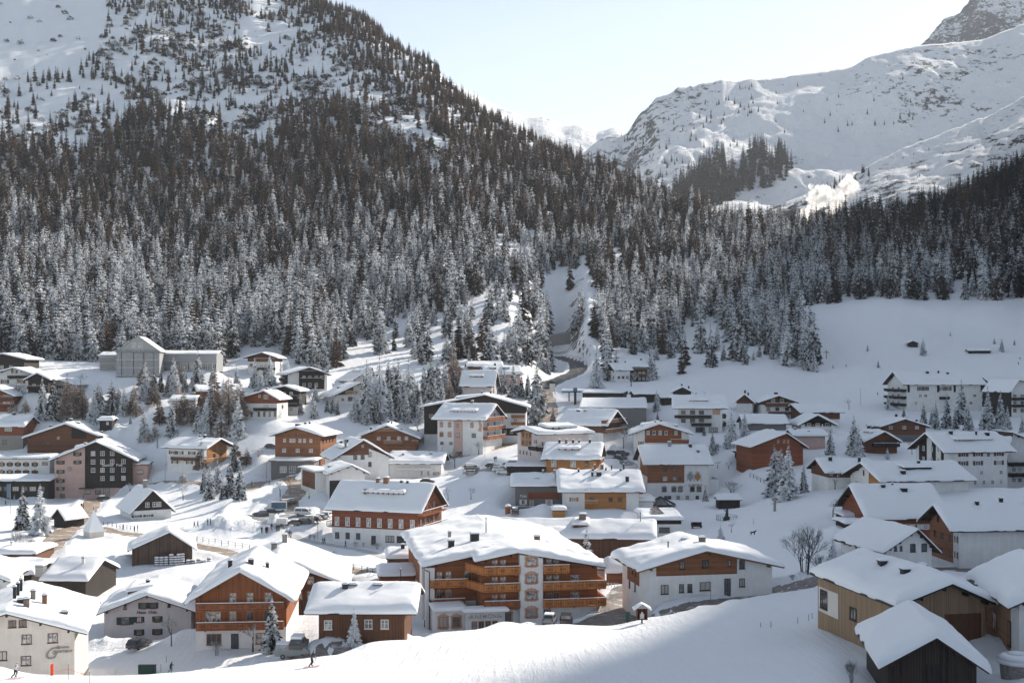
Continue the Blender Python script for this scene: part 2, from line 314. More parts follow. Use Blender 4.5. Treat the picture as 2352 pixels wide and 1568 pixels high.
# ------------------------------------------------------------------ building kit
WCACHE = {}
WSTY = {'w':('frame_white','pane',None,None),'W':('frame_white','pane_bright',None,None),'b':('frame_brown','pane',None,None),'B':('frame_brown','pane_bright',None,None),
 'd':('frame_dark','pane',None,None),'n':('frame_orange','pane',None,None),'N':('frame_orange','pane_bright',None,None),
 'sg':('frame_brown','pane','shutter_green',None),'sb':('frame_white','pane','shutter_brown',None),'st':('frame_white','pane','shutter_tan',None),'sw':('frame_white','pane','kiosk_white',None),
 'o':('frame_dark','pane',None,'ornament_grey'),'p':('frame_orange','pane_bright',None,'ornament_pink'),'P':('frame_orange','pane',None,'ornament_pink'),'so':('frame_brown','pane','shutter_green','ornament_pink')}
def win_meshes(w, h, st):
    k = (round(w,2), round(h,2), st)
    if k in WCACHE: return WCACHE[k]
    fm, pm, sh, orn = WSTY[st]; f = .09; d = .09
    m = MB()
    m.box(-w/2, -d, -h/2, -w/2+f, 0, h/2); m.box(w/2-f, -d, -h/2, w/2, 0, h/2)
    m.box(-w/2+f, -d, h/2-f, w/2-f, 0, h/2); m.box(-w/2+f, -d, -h/2, w/2-f, 0, -h/2+f)
    for i in range(1, max(2, int(round(w/.75)))):
        if w > .75:
            x = -w/2+w*i/max(2, int(round(w/.75))); m.box(x-.035, -d+.02, -h/2+f, x+.035, -.03, h/2-f)
    if st in ('w','W') and h > .9: m.box(-w/2+f, -d+.025, .05, w/2-f, -.032, .11)
    m.box(-w/2-.08, -d-.07, -h/2-.07, w/2+.08, 0, -h/2)          # sill
    frame = m.mesh('window', fm)
    pane = MB().box(-w/2+f, -.028, -h/2+f, w/2-f, -.001, h/2-f).mesh('pane', pm)
    shut = None
    if sh:
        a = MB().box(0, -.05, -h/2, w*.5, 0, h/2)
        for k2 in range(int(h/.12)): a.box(.05, -.062, -h/2+.04+k2*.12, w*.5-.05, -.05, -h/2+.1+k2*.12)
        shut = a.mesh('shutter', sh)
    om = None
    if orn:
        W2 = w/2+.32; pts = [(-W2, -h/2-.1), (-W2*.55, -h/2-.32), (-.12, -h/2-.28), (0, -h/2-.42), (.12, -h/2-.28), (W2*.55, -h/2-.32), (W2, -h/2-.1), (W2-.1, 0), (W2, h/2+.12),
              (W2*.7, h/2+.2), (W2*.5, h/2+.42), (.15, h/2+.45), (0, h/2+.6), (-.15, h/2+.45), (-W2*.5, h/2+.42), (-W2*.7, h/2+.2), (-W2, h/2+.12), (-W2+.1, 0)]
        om = MB().prism(pts, -.02, 0).mesh('painted_surround', orn)
    WCACHE[k] = (frame, pane, shut, om); return WCACHE[k]
def add_window(root, loc, rz, w, h, st, name='window'):
    fr, pa, sh, om = win_meshes(w, h, st)
    o = put(name, fr, root, loc, rz); put('pane' if name != 'door' else 'door_panel', pa, o)
    if sh: put('shutter', sh, o, (-w/2-.02-w*.5, 0, 0)); put('shutter', sh, o, (w/2+.02, 0, 0))
    if om: put('painted_surround', om, o)
    return o
def lettering(root, loc, rz, text, size, mat, shear=0, name='lettering', spacing=1.):
    c = bpy.data.curves.new('t', 'FONT'); c.body = text; c.size = size; c.extrude = .02; c.align_x = 'CENTER'; c.shear = shear; c.space_character = spacing
    c.offset = size*.012 if size < 2 else 0
    ob = bpy.data.objects.new('t', c); COL.objects.link(ob); dg = bpy.context.evaluated_depsgraph_get()
    me = bpy.data.meshes.new_from_object(ob.evaluated_get(dg)); bpy.data.objects.remove(ob)
    me.materials.clear(); me.materials.append(MATS[mat])
    o = bpy.data.objects.new(name, me); COL.objects.link(o); o.parent = root; o.location = loc; o.rotation_euler = (R(90), 0, rz); return o
class Roof:
    """gable roof over a W x D box; c runs across the ridge, l along it"""
    def __init__(s, ty, W, D, E, Rz, xr=.5, ER=None, ox=0, oy=0):
        s.ty = ty; s.Wc, s.Lc = (W, D) if ty == 'g' else (D, W); s.cr = xr*s.Wc; s.E = E; s.R = Rz
        s.ER = E if ER is None else ER; s.sL = (Rz-E)/max(s.cr,.01); s.sR = (Rz-s.ER)/max(s.Wc-s.cr,.01); s.ox, s.oy = ox, oy
    def z(s, c):
        c = np.asarray(c, float); return np.where(c < s.cr, s.R-s.sL*(s.cr-c), s.R-s.sR*(c-s.cr))
    def m(s, c, l, z): return (c+s.ox, l+s.oy, z) if s.ty == 'g' else (l+s.ox, c+s.oy, z)
    def gable(s, c0=None, c1=None, dz=0):
        c0 = 0 if c0 is None else c0; c1 = s.Wc if c1 is None else c1
        p = [(c0, float(s.z(c0))+dz)];
        if c0 < s.cr < c1: p.append((s.cr, s.R+dz))
        p.append((c1, float(s.z(c1))+dz)); return p
    def slab(s, root, mat, oc, ol, c0=None, c1=None, l0=None, l1=None, name='roof', tk=.24, notch=None):
        c0 = -oc if c0 is None else c0; c1 = s.Wc+oc if c1 is None else c1; l0 = -ol if l0 is None else l0; l1 = s.Lc+ol if l1 is None else l1
        top = s.gable(c0, c1, tk+.01); bot = s.gable(c0, c1, .01); poly = bot + top[::-1]
        mb = MB(); n = len(poly)
        mb.v = [s.m(p[0], l0, p[1]) for p in poly] + [s.m(p[0], l1, p[1]) for p in poly]
        k = len(bot)
        for i in range(k-1):      # end caps as convex quads
            mb.f += [(i, i+1, n-2-i, n-1-i), (n+i, n+n-1-i, n+n-2-i, n+i+1)]
        mb.f += [(i, i+n, (i+1) % n + n, (i+1) % n) for i in range(n)]; mb.m = [0]*len(mb.f)
        # purlin ends under the verge
        if ol > .7:
            for q in (.04, .25, .5, .75, .96):
                c = q*s.Wc
                if c0 <= c-.12 and c+.12 <= c1:
                    zz = float(s.z(c))
                    a = s.m(c-.11, l0+.12, zz-.34); b = s.m(c+.11, max(l0+.2, -.0), zz-.02)
                    mb.box(min(a[0],b[0]), min(a[1],b[1]), a[2], max(a[0],b[0]), max(a[1],b[1]), b[2])
        return mb.build(name, mat, root)
    def snow(s, root, th, oc, ol, c0=None, c1=None, l0=None, l1=None, seed=0, tk=.24, mat='roof_snow', rough=1., name='roof_snow'):
        c0 = -oc-.08 if c0 is None else c0; c1 = s.Wc+oc+.08 if c1 is None else c1; l0 = -ol-.08 if l0 is None else l0; l1 = s.Lc+ol+.08 if l1 is None else l1
        r = th*1.15; e = [0, .04, .12, .25, .45, .7, 1.]
        def axis(a, b, step):
            ed = [q*r for q in e if q*r < (b-a)/2-.05]; n = max(2, int((b-a-2*r)/step)+1)
            return np.unique(np.round(np.concatenate([[a+x for x in ed], np.linspace(a+min(r,(b-a)/2), b-min(r,(b-a)/2), n), [b-x for x in ed]]), 4))
        cc = axis(c0, c1, .55); cc = np.unique(np.append(cc, [min(max(s.cr+d, c0), c1) for d in (-.5,-.2,0,.2,.5)])); ll = axis(l0, l1, .8)
        Cg, Lg = np.meshgrid(cc, ll, indexing='ij')
        d = np.minimum.reduce([Cg-c0, c1-Cg, Lg-l0, l1-Lg]); q = np.clip(d/r, 0, 1)
        wob = 1+(1.0*fbm(Cg/4.+seed*3.1, Lg/4.+seed*1.7, 3)+.25*fbm(Cg/1.3+seed, Lg/9.+seed*2.3, 2))*rough
        t = th*np.sqrt(np.clip(1-(1-q)**2, 0, 1))*wob
        base = s.z(Cg); h = .55; rd = np.sqrt((Cg-s.cr)**2+h*h)-np.abs(Cg-s.cr)   # rounded ridge
        Z = base+tk+.015+t - (s.sL+s.sR)/2*rd*np.minimum(1, t/th)*.9
        # slight lip over the edge
        k = (q <= 0); Z = np.where(k, base+tk-.06, Z)
        bul = np.where((q > 0) & (q < .3), .12, 0.)
        rec = np.clip(fbm(Lg/2.2+seed*5, Lg*0+seed, 4, .6)*2.2, 0, .5)*np.clip(1-q*1.2, 0, 1)*(min(oc, 1)*.9 if rough else 0)
        Cb = Cg + np.where(Cg-c0 < r*.3, -bul, 0) + np.where(c1-Cg < r*.3, bul, 0) + np.where(Cg < s.cr, rec, -rec)*(np.minimum(Cg-c0, c1-Cg) < r); Lb = Lg + np.where(Lg-l0 < r*.3, -bul, 0) + np.where(l1-Lg < r*.3, bul, 0)
        if s.ty == 'g': me = grid_mesh(name, (Cb+s.ox).T, (Lb+s.oy).T, Z.T, mat)
        else: me = grid_mesh(name, Lb+s.ox, Cb+s.oy, Z, mat)
        return put(name, me, root)
def flatsnow(root, x0, y0, x1, y1, z, th=.5, seed=0, name='snow_cover', slope=0):
    rf = Roof('e', x1-x0, y1-y0, z, z+slope*(y1-y0)*.999, 1.0, z, x0, y0)
    return rf.snow(root, th, 0, 0, seed=seed, tk=0, name=name)
SPECS = []
def house(*a, **k): SPECS.append((a, k))
def prep(t, x0, yb, x1, Y, a, D, ty, ye, yr, th=.7, ov=(1.1,1.1), xr=.5, **k):
    a = R(a); u0, vb = tp(t, x0, yb); u1, _ = tp(t, x1, yb); px, py, pz = P3(u0, vb, Y); t1 = (u1-U0)/F
    W = (t1*Y-px)/(math.cos(a)-t1*math.sin(a)); oc, ol = ov
    zz = lambda yy, YY: HC-(tp(t, 0, yy)[1]-VH)/F*YY
    if ty == 'g':
        E = ye if ye < 25 else zz(ye, Y)-pz
        Rz = yr if yr < 25 else zz(yr, Y+xr*W*math.sin(a)-ol)-pz
        if yr < 25 and ye < 25: pass
    else:
        if ye < 25: E = ye; Rz = yr
        else:
            ze = zz(ye, Y-oc*math.cos(a)); zr = zz(yr, Y+W/2*math.sin(a)+xr*D*math.cos(a))-th*.8-.24
            s_ = (zr-ze)/(xr*D+oc); E = ze+s_*oc-pz; Rz = zr-pz
    return px, py, pz, a, W, E, max(Rz, E+.15)
def face_of(W, D):
    def fp(face, s, h, n=0.):
        if face == 'F': return (s*W, -n, h), 0.
        if face == 'R': return (W+n, s*D, h), R(90)
        if face == 'L': return (-n, D-s*D, h), R(-90)
        return (W-s*W, D+n, h), R(180)
    return fp
def chimney(root, rf, cq, lq, w=.6, h=1.5, mat='brick_stone', th=.7, capsnow=True):
    c, l = cq*rf.Wc, lq*rf.Lc; z = float(rf.z(c)); x, y, _ = rf.m(c, l, 0); m = MB()
    m.box(x-w/2, y-w/2, z, x+w/2, y+w/2, z+th+h, 0); m.box(x-w/2-.08, y-w/2-.08, z+th+h, x+w/2+.08, y+w/2+.08, z+th+h+.1, 1)
    if capsnow:
        k = len(m.v); zz = z+th+h+.1
        for q, r in ((0, w/2+.02), (.14, w/2+.05), (.26, w/2-.08), (.3, .05)):
            m.v += [(x-r, y-r, zz+q), (x+r, y-r, zz+q), (x+r, y+r, zz+q), (x-r, y+r, zz+q)]
        for j in range(3):
            for i in range(4): m.f.append((k+4*j+i, k+4*j+(i+1) % 4, k+4*j+4+(i+1) % 4, k+4*j+4+i)); m.m.append(2)
        m.f.append((k+12, k+13, k+14, k+15)); m.m.append(2)
    return m.build('chimney', [mat, 'metal_dark', 'roof_snow'], root)
def dormer(root, rf, side, l0, l1, cq, hd, nwin, mat, th, wst='w', seed=0, wh=.75):
    far = side == 'f'; s_ = rf.sR if far else rf.sL; cr = (rf.Wc-rf.cr) if far else rf.cr
    l0 *= rf.Lc; l1 *= rf.Lc; c0 = cq*cr; fc = (lambda c: rf.Wc-c) if far else (lambda c: c)
    zc = lambda c: rf.R-s_*(cr-c); hd = hd+th; st = .10; d = hd/max(s_-st, .12); d = min(d, (cr-c0)*1.02)
    z0 = zc(c0); pts = [(c0, z0-.1), (c0, z0+hd), (c0+d, z0+hd+st*d), (c0+d, z0+hd+st*d-.3)]
    m = MB(); n = 4; m.v = [rf.m(fc(p[0]), l0, p[1]) for p in pts]+[rf.m(fc(p[0]), l1, p[1]) for p in pts]
    m.f = [(0,1,2,3), (7,6,5,4)]+[(i, i+n, (i+1) % n+n, (i+1) % n) for i in range(n)]; m.m = [0]*6
    o = m.build('dormer', mat, root)
    # snow bank on the dormer
    cc = np.array([c0-.45, c0-.42, c0-.3, c0-.1, c0+.3]+list(np.linspace(c0+.8, c0+d+.2, 4))); ll = np.unique(np.concatenate([[l0-.3, l0-.27, l0-.15, l0+.2], np.linspace(l0+.4, l1-.4, max(2, int((l1-l0)/1.))), [l1-.2, l1+.15, l1+.27, l1+.3]]))
    Cg, Lg = np.meshgrid(cc, ll, indexing='ij'); dd = np.minimum.reduce([Cg-cc[0], Lg-ll[0], ll[-1]-Lg]); q = np.clip(dd/.5, 0, 1)
    T = .55*np.sqrt(1-(1-q)**2)*(1+.6*fbm(Cg/3+seed, Lg/3, 2)); Z = z0+hd+st*(Cg-c0)+T+np.where(q > 0, .02, -.04)
    if rf.ty == 'g': me = grid_mesh('dormer_snow', fc(Cg).T+rf.ox if not far else fc(Cg)+rf.ox, Lg.T+rf.oy if not far else Lg+rf.oy, Z.T if not far else Z, 'roof_snow')
    else: me = grid_mesh('dormer_snow', Lg+rf.ox if not far else Lg.T+rf.ox, fc(Cg)+rf.oy if not far else fc(Cg).T+rf.oy, Z if not far else Z.T, 'roof_snow')
    put('snow_cap', me, o)
    rz = {('g', False): R(-90), ('g', True): R(90), ('e', False): 0, ('e', True): R(180)}[(rf.ty, far)]
    for i in range(nwin):
        l = l0+(l1-l0)*(i+.5)/nwin; w = min(1.1, (l1-l0)/nwin*.6); x, y, _ = rf.m(fc(c0-.01), l, 0)
        fr, pa, _, _ = win_meshes(w, wh, wst); put('window', fr, o, (x, y, z0+hd-.12-wh/2), rz)
        # the pane sits in the dormer window's frame mesh position
        put('pane', pa, o, (x, y, z0+hd-.12-wh/2), rz)
    return o
def balcony(root, fp, face, s0, s1, h, dep=1.3, mat='wood_brown', rail=1.0, L=1., snow=True, slots=False, open_=False):
    (a, rz) = fp(face, s0, h); w = (s1-s0)*L; m = MB(); rm = 'metal_dark'
    m.box(0, -dep, -.2, w, 0, 0)
    for q in (0.1, .5, .9):
        m.box(q*w-.08, -dep*.9, -.38, q*w+.08, 0, -.2)
    b = m.build('balcony', mat, root, loc=a, rz=rz)
    r = MB(); r.box(-.02, -dep-.06, rail-.06, w+.02, -dep+.06, rail+.04)
    for x0_, y0_, x1_, y1_ in ((0, -dep-.03, w, -dep+.03), (0, -dep, .06, 0), (w-.06, -dep, w, 0)):
        if open_:
            for zz in (.15, .4, .65): r.box(x0_, y0_, zz, x1_, y1_, zz+.05)
        else: r.box(x0_, y0_, .06, x1_, y1_, rail-.16)
    n = max(2, int(w/1.7))
    for i in range(n+1):
        x = w*i/n; r.box(x-.05, -dep-.08, 0, x+.05, -dep+.02, rail+.1)
    if slots:
        for i in range(n):
            for j in range(5):
                x = w*(i+.5)/n+(j-2)*.2; r.box(x-.035, -dep-.036, .3, x+.035, -dep-.03, .68, 1)
    r.build('railing', [mat, 'metal_dark'], b)
    if snow:
        MB().box(0, -dep-.1, rail+.045, w, -dep+.1, rail+.13).build('snow_cap', 'soft_snow', b)
    return b
def build_house(name, label, cat, t, x0, yb, x1, Y, a, D, ty, ye, yr, wall='plaster_white', upper=None, hs=None, xr=.5, ov=(1.1,1.1), th=.7,
                roofm='roof_board', win=(), bal=(), chim=(), dorm=(), pan=(), txt=(), doors=(), ER=None, found=3., group=None, custom=None, **kw):
    px, py, pz, ar, W, E, Rz = prep(t, x0, yb, x1, Y, a, D, ty, ye, yr, th, ov, xr)
    root = empty(name, (px, py, pz), ar); tag(root, label, cat, group)
    rf = Roof(ty, W, D, E, Rz, xr, ER); fp = face_of(W, D); FL = {'F': W, 'B': W, 'L': D, 'R': D}
    # walls: the lower storeys, then whatever stands above hs in another cladding
    def body(z0, mat, zc=None, grow=0., nm='wall'):
        poly = [(-grow, z0)]
        if zc is not None: poly += [(-grow, zc), (rf.Wc+grow, zc)]
        else: poly += [(-grow, float(rf.z(0)))]+[(rf.cr, rf.R)]+[(rf.Wc+grow, float(rf.z(rf.Wc)))]
        poly += [(rf.Wc+grow, z0)]
        MB().prism(poly, -grow, rf.Lc+grow, 'y' if ty == 'g' else 'x').build(nm, mat, root)
    if upper and hs is not None:
        body(-found, wall, hs-.002); body(hs, upper, None, .05, 'upper_wall')
    else: body(-found, wall)
    for face, s0, s1, h0, h1, mat in pan:
        L = FL[face]; gab = (face in 'FB') == (ty == 'g')
        xs = sorted(set([s0, s1]+([rf.cr/L] if gab and s0 < rf.cr/L < s1 and face in 'FR' else [1-rf.cr/L] if gab and s0 < 1-rf.cr/L < s1 else [])))
        def lim(s):
            if gab: q = float(rf.z(s*L if face in 'FR' else L-s*L))
            else: q = float(rf.z(0 if face in 'FL' else rf.Wc)) if not gab else 0
            return min(h1, q-.03) if h1 is not None else q-.03
        poly = [(s0*L, h0)]+[(s*L, lim(s)) for s in xs]+[(s1*L, h0)]
        loc, rz = fp(face, 0, 0, 0.0 if not upper else .05)
        MB().prism(poly, -.07, -.002).build('cladding', mat, root, loc=loc, rz=rz)
    for face, ss, hh, w, h, st in win:
        L = FL[face]; gab = (face in 'FB') == (ty == 'g')
        for s in ss:
            for z in hh:
                if gab:
                    q = min(float(rf.z((s*L if face in 'FR' else L-s*L)-w/2)), float(rf.z((s*L if face in 'FR' else L-s*L)+w/2)))
                else: q = rf.E if face in 'FL' else rf.ER
                if z+h/2 > q-.05: continue
                off = .002
                if upper and hs is not None and z > hs: off = .052
                for pf, a0, a1, h0, h1, mt in pan:
                    if pf == face and a0 <= s <= a1 and z > h0 and (h1 is None or z < h1): off += .07
                loc, rz = fp(face, s, z, off); add_window(root, loc, rz, w, h, st)
    for face, s, w, h, st in doors:
        loc, rz = fp(face, s, h/2, .01); add_window(root, loc, rz, w, h, st, 'door')
    for b in bal:
        face, s0, s1, h, dep, mat = b[:6]; balcony(root, fp, face, s0, s1, h, dep, mat, L=FL[face], **(b[6] if len(b) > 6 else {}))
    r = rf.slab(root, roofm, *ov)
    if th: rf.snow(r, th, ov[0], ov[1], seed=len(name)+px*.1)
    for c in chim: chimney(r, rf, *c[:2], *(c[2:] if len(c) > 2 else ()), th=th)
    for i, dd in enumerate(dorm): dormer(r, rf, *dd[:7], th, *(dd[7:]), seed=i)
    for tx in txt:
        face, s, h, size, text, mat = tx[:6]; loc, rz = fp(face, s, h, .13)
        lettering(root, loc, rz, text, size, mat, *(tx[6:]))
    if custom: custom(root, rf, fp, W, D, E, Rz)
    return root
# ------------------------------------------------------------------ the buildings, nearest first
V = .5
def hotel_extra(root, rf, fp, W, D, E, Rz):
    """projecting right block of the timber hotel with its white window tower, balconies and the entrance wing"""
    sx = .285*W; pj = 5.2
    rp = Roof('g', W-sx, pj, float(rf.z(sx)), rf.R, (rf.cr-sx)/(W-sx), rf.ER, sx, -pj)
    poly = [(sx, -3), (sx, float(rf.z(sx))), (rf.cr, rf.R), (W, float(rf.z(W))), (W, -3)]
    MB().prism(poly, -pj, -.01).build('wall', 'wood_orange_h', root)
    poly = [(sx+.02, -3), (sx+.02, 4.2), (W+.03, 4.2), (W+.03, -3)]
    MB().prism(poly, -pj-.05, -.02).build('lower_wall', 'plaster_white', root)
    s1 = rp.slab(root, 'roof_board', 1.2, 1.2, c0=-1.0, l1=-.0 if False else pj-1.1); rp.snow(s1, .95, 1.2, 1.2, c0=-1.1, l1=pj+2.2, seed=5)
    # white tower with painted window surrounds
    tx0, tx1 = .515*W, .655*W
    MB().prism([(tx0, -3), (tx0, float(rf.z(tx0))-.06), (tx1, float(rf.z(tx1))-.06), (tx1, -3)], -pj-1.25, -pj+.02).build('window_tower', 'plaster_white', root)
    for z in (3.5, 6.3, 9.0, 11.7): add_window(root, ((tx0+tx1)/2, -pj-1.26, z), 0, 1.75, 1.35, 'p' if z > 4 else 'P')
    for k, z in enumerate((4.4, 7.2, 9.9)):
        # right of the tower
        x1 = W+1.1 if k < 2 else tx1+4.3
        f2 = lambda face, s, h, n=0.: ((s, -pj-n, h), 0.) if face == 'F' else fp(face, s, h, n)
        balcony(root, f2, 'F', tx1+.02, x1, z, 1.5, 'balcony_orange', rail=1.15, slots=True)
        if k < 2:
            b = MB().box(0, -1.2, -.18, pj+4, 0, 0).build('balcony', 'balcony_orange', root, loc=(W, -pj, z), rz=R(90))
            rr = MB().box(0, -1.25, .06, pj+4, -1.17, .95); rr.box(0, -1.3, 1.05, pj+4, -1.14, 1.16)
            for i in range(7): rr.box(i*(pj+4)/6-.05, -1.27, 0, i*(pj+4)/6+.05, -1.17, 1.2)
            rr.build('railing', 'balcony_orange', b)
        if k < 3:
            balcony(root, f2, 'F', sx+.4, tx0-.02, z, 1.5, 'balcony_orange' if k else 'wood_orange', rail=1.15, slots=k > 0)
        # diagonal run back to the recessed block
        if k > 0:
            a = Vector((sx+.4, -pj-1.5, z)); c = Vector((sx-1.9, -1.4, z)); L = (c-a).length; ang = math.atan2(a.y-c.y, a.x-c.x)
            b = MB().box(0, -.02, -.2, L, .9, 0).build('balcony', 'balcony_orange', root, loc=tuple(c), rz=ang)
            rr = MB().box(0, -.04, .06, L, .03, .95); rr.box(0, -.08, 1.05, L, .06, 1.16)
            for i in range(4): rr.box(i*L/3-.05, -.06, 0, i*L/3+.05, .02, 1.2)
            rr.build('railing', 'balcony_orange', b)
    for z in (5.5, 8.3, 11.0):
        for x in (.37*W, .42*W): add_window(root, (x, -pj-.01, z), 0, 1.0, 1.9, 'N')
        for x in (.70*W, .745*W): add_window(root, (x, -pj-.01, z), 0, 1.0, 1.9, 'N' if z > 7 else 'n')
        if float(rf.z(.86*W)) > z+1.3: add_window(root, (.86*W, -pj-.01, z+.1), 0, 1.5, 1.6, 'N')
    add_window(root, (.43*W, -pj-.06, 2.6), 0, 2.2, 1.7, 'P'); add_window(root, (.69*W, -pj-.06, 2.6), 0, 1.1, 2.2, 'd', 'door')
    # low entrance wing with the hotel sign
    ew = MB(); ew.box(.2, -6.5, -3, 4.9, -.1, 4.3); ew.box(4.9, -7.6, -3, 11.2, -pj-.1, 4.15); e = ew.build('entrance_wing', 'plaster_white', root)
    sn = flatsnow(e, -.1, -6.9, 5.3, -.2, 4.32, .5, 3); sn2 = flatsnow(e, 4.6, -8.0, 11.7, -pj-.1, 4.2, .55, 4)
    bd = MB().box(4.95, -7.75, 2.8, 11.1, -7.61, 4.0).build('sign_board', 'kiosk_white', root)
    lettering(root, (8.0, -7.77, 3.17), 0, 'ANEMONE', .85, 'letter_grey', spacing=1.25)
    for x in (5.6, 10.55):      # the little painted flowers either side of the name
        fl = MB()
        for k in range(5): fl.tube((x, -7.77, 3.2+.1*(k % 2)), (x+.28*math.cos(k*1.25), -7.77, 3.4+.25*math.sin(k*1.25)), .05, .02, 5)
        fl.build('painted_flower', 'letter_grey', root)
    for x in (1.5, 3.6): add_window(root, (x, -6.51, 2.5), 0, 1.3, 1.7, 'P')
    for x in (6.3, 7.4, 8.5, 9.6): add_window(root, (x, -7.61, 1.9), 0, .9, 1.6, 'n')
    balcony(root, lambda f_, s, h, n=0.: ((s, 0, h), 0.), 'F', 0, sx-2., 4.3, 1.5, 'wood_orange', rail=.9)
    # white corner piers on the left flank and the downpipe
    MB().box(-.7, -.75, -3, .75, .1, float(rf.z(-.2))-.2).box(-.7, 5, -3, .1, 9, float(rf.z(-.5))-.2).build('corner_pier', 'plaster_white', root)
    MB().tube((-.1, -.85, -3), (-.1, -.85, E-.9), .07).tube((-.1, -.85, E-.9), (-.9, -1.3, E-.5), .07).build('downpipe', 'metal_dark', root)
    for x, z in ((2.2, 8.5), (8.0, 8.5), (2.2, 5.8), (8.0, 5.8)): MB().box(x-.12, -.25, z-.3, x+.12, -.02, z+.3).build('wall_lamp', 'metal_dark', root)

house('pension_house', 'cream pension with G signature lettering, chimneys and snow guards at the bottom left corner', 'guesthouse', 2, -520, 1620, 640, 160, 14, 20, 'g', 1165, 985, th=.7, ov=(1.7,1.5), xr=.5,
  wall='plaster_cream', win=[('F',[.533,.61],[8.0],.95,.95,'bb'[:1]),('F',[.64,.835],[5.9],1.25,1.25,'B'),('F',[.635],[3.1],1.25,1.25,'B'),('F',[.46],[3.9],1.1,1.2,'b')],
  chim=[(.62,.12,.7,1.2,'brick_stone'),(.62,.45,.6,1.1,'concrete'),(.72,.38,.6,1.2,'copper_roof'),(.57,.2,.9,.6,'metal_dark'),(.5,.3,.4,1.6,'metal_dark'),(.5,.45,.4,1.6,'metal_dark'),(.5,.6,.4,1.6,'metal_dark'),(.9,.2,.8,.4,'copper_roof')],
  txt=[('F',.905,3.95,.62,'rissemann','letter_grey',.3),('F',.91,4.5,.5,'Pension','letter_grey',.3),('F',.81,3.2,2.2,'G','letter_grey',.5)])
house('apartment_house', 'lilac plastered house with green shutters and a name over its middle windows', 'house', 2, 893, 1185, 1640, 210, 8, 16, 'g', 955, 825, th=.75, ov=(1.6,1.4), wall='plaster_lilac',
  win=[('F',[.40,.61],[3.05,.9],.85,1.0,'sg'),('F',[.24],[2.9],1.4,1.3,'sg'),('F',[.45,.56],[5.4],.85,1.05,'sg'),('F',[.24],[5.1],.5,.5,'b'),('F',[.745],[5.3],.5,.5,'b')],
  chim=[(.42,.5,.6,.8,'metal_dark')], dorm=[('n',.25,.8,.45,.7,2,'wood_brown')], txt=[('F',.49,4.05,.75,'Haus  Odo','letter_dark')])
house('timber_chalet', 'orange timber chalet with three rows of balconies over a white ground floor', 'chalet', 2, 1680, 1275, 2455, 185, 5, 22, 'g', 838, 628, th=.8, ov=(1.5,1.5), wall='plaster_white', upper='wood_orange', hs=3.1,
  roofm='roof_board_brown', win=[('F',[.19],[7.5,4.9],2.4,1.9,'N'),('F',[.41,.60,.80],[7.6],1.1,1.5,'N'),('F',[.41,.60],[4.9],1.1,1.5,'n'),('F',[.46,.62],[10.2],1.2,1.3,'N'),('F',[.82],[4.9],1.8,1.8,'n'),('F',[.2],[1.4],2.2,1.7,'n'),('F',[.72],[1.4],1.6,1.7,'N')],
  doors=[('F',.43,1.1,2.2,'d')], bal=[('F',.02,.98,6.0,1.4,'wood_orange',dict(slots=True)),('F',.02,.98,3.15,1.4,'wood_orange',dict(slots=True))], chim=[(.3,.35,.6,1.2,'metal_dark'),(.56,.25,.8,.6,'metal_dark'),(.72,.4,.5,.7,'metal_dark')])
house('timber_chalet', 'brown chalet with capped twin chimneys, right behind the orange timber chalet', 'chalet', 3, -330, 1100, 800, 215, 8, 24, 'g', 745, 530, th=.85, ov=(1.5,1.4), wall='wood_brown',
  win=[('F',[.66,.75],[5.4,8.0],1.2,1.4,'N')], chim=[(.52,.72,.9,1.5,'stone'),(.45,.42,1.,1.2,'stone')])
house('snowy_chalet', 'long brown timber house under one huge snow slab with two skylight hollows', 'house', 3, 590, 1240, 1325, 172, 0, 13, 'e', 985, 700, th=.85, ov=(1.2,1.7), wall='wood_brown',
  win=[('F',[.11,.77],[6.0],1.1,1.2,'wW'[1]),('F',[.58],[6.0],1.1,1.2,'d'),('F',[.11],[2.8],1.1,1.3,'W'),('F',[.58,.77],[2.9],1.1,1.3,'w')],
  bal=[('R',.0,.9,4.6,1.3,'wood_brown')], chim=[(.34,.26,.8,.7,'metal_dark'),(.56,.9,.1,1.9,'metal_dark'),(.44,.34,1.2,.06,'metal_grey'),(.44,.64,1.2,.06,'metal_grey')])
house('anemone_hotel', 'large orange timber hotel with carved balconies, white window tower and ANEMONE sign', 'hotel', 3, 1540, 1110, 2915, 202, 10, 37, 'g', 560, 420, th=1.0, ov=(1.3,1.2), wall='plaster_white', upper='wood_orange_h', hs=4.6, xr=.5,
  win=[('F',[.06,.115],[8.6],1.0,1.7,'N'),('F',[.06,.115],[5.7],1.0,1.7,'n'),('F',[.155],[11.1],1.2,1.2,'N'),('F',[.235],[11.2,8.5],1.2,2.1,'n')],
  bal=[('F',.0,.225,7.2,1.4,'balcony_orange',dict(slots=True,rail=1.15))], chim=[(.16,.16,1.0,1.3,'metal_dark'),(.32,.22,1.4,1.3,'metal_dark'),(.2,.45,.5,1.1,'stone'),(.42,.34,.15,2.8,'metal_dark'),(.72,.2,.9,.9,'copper_roof'),(.77,.14,.6,.3,'copper_roof')],
  custom=hotel_extra)
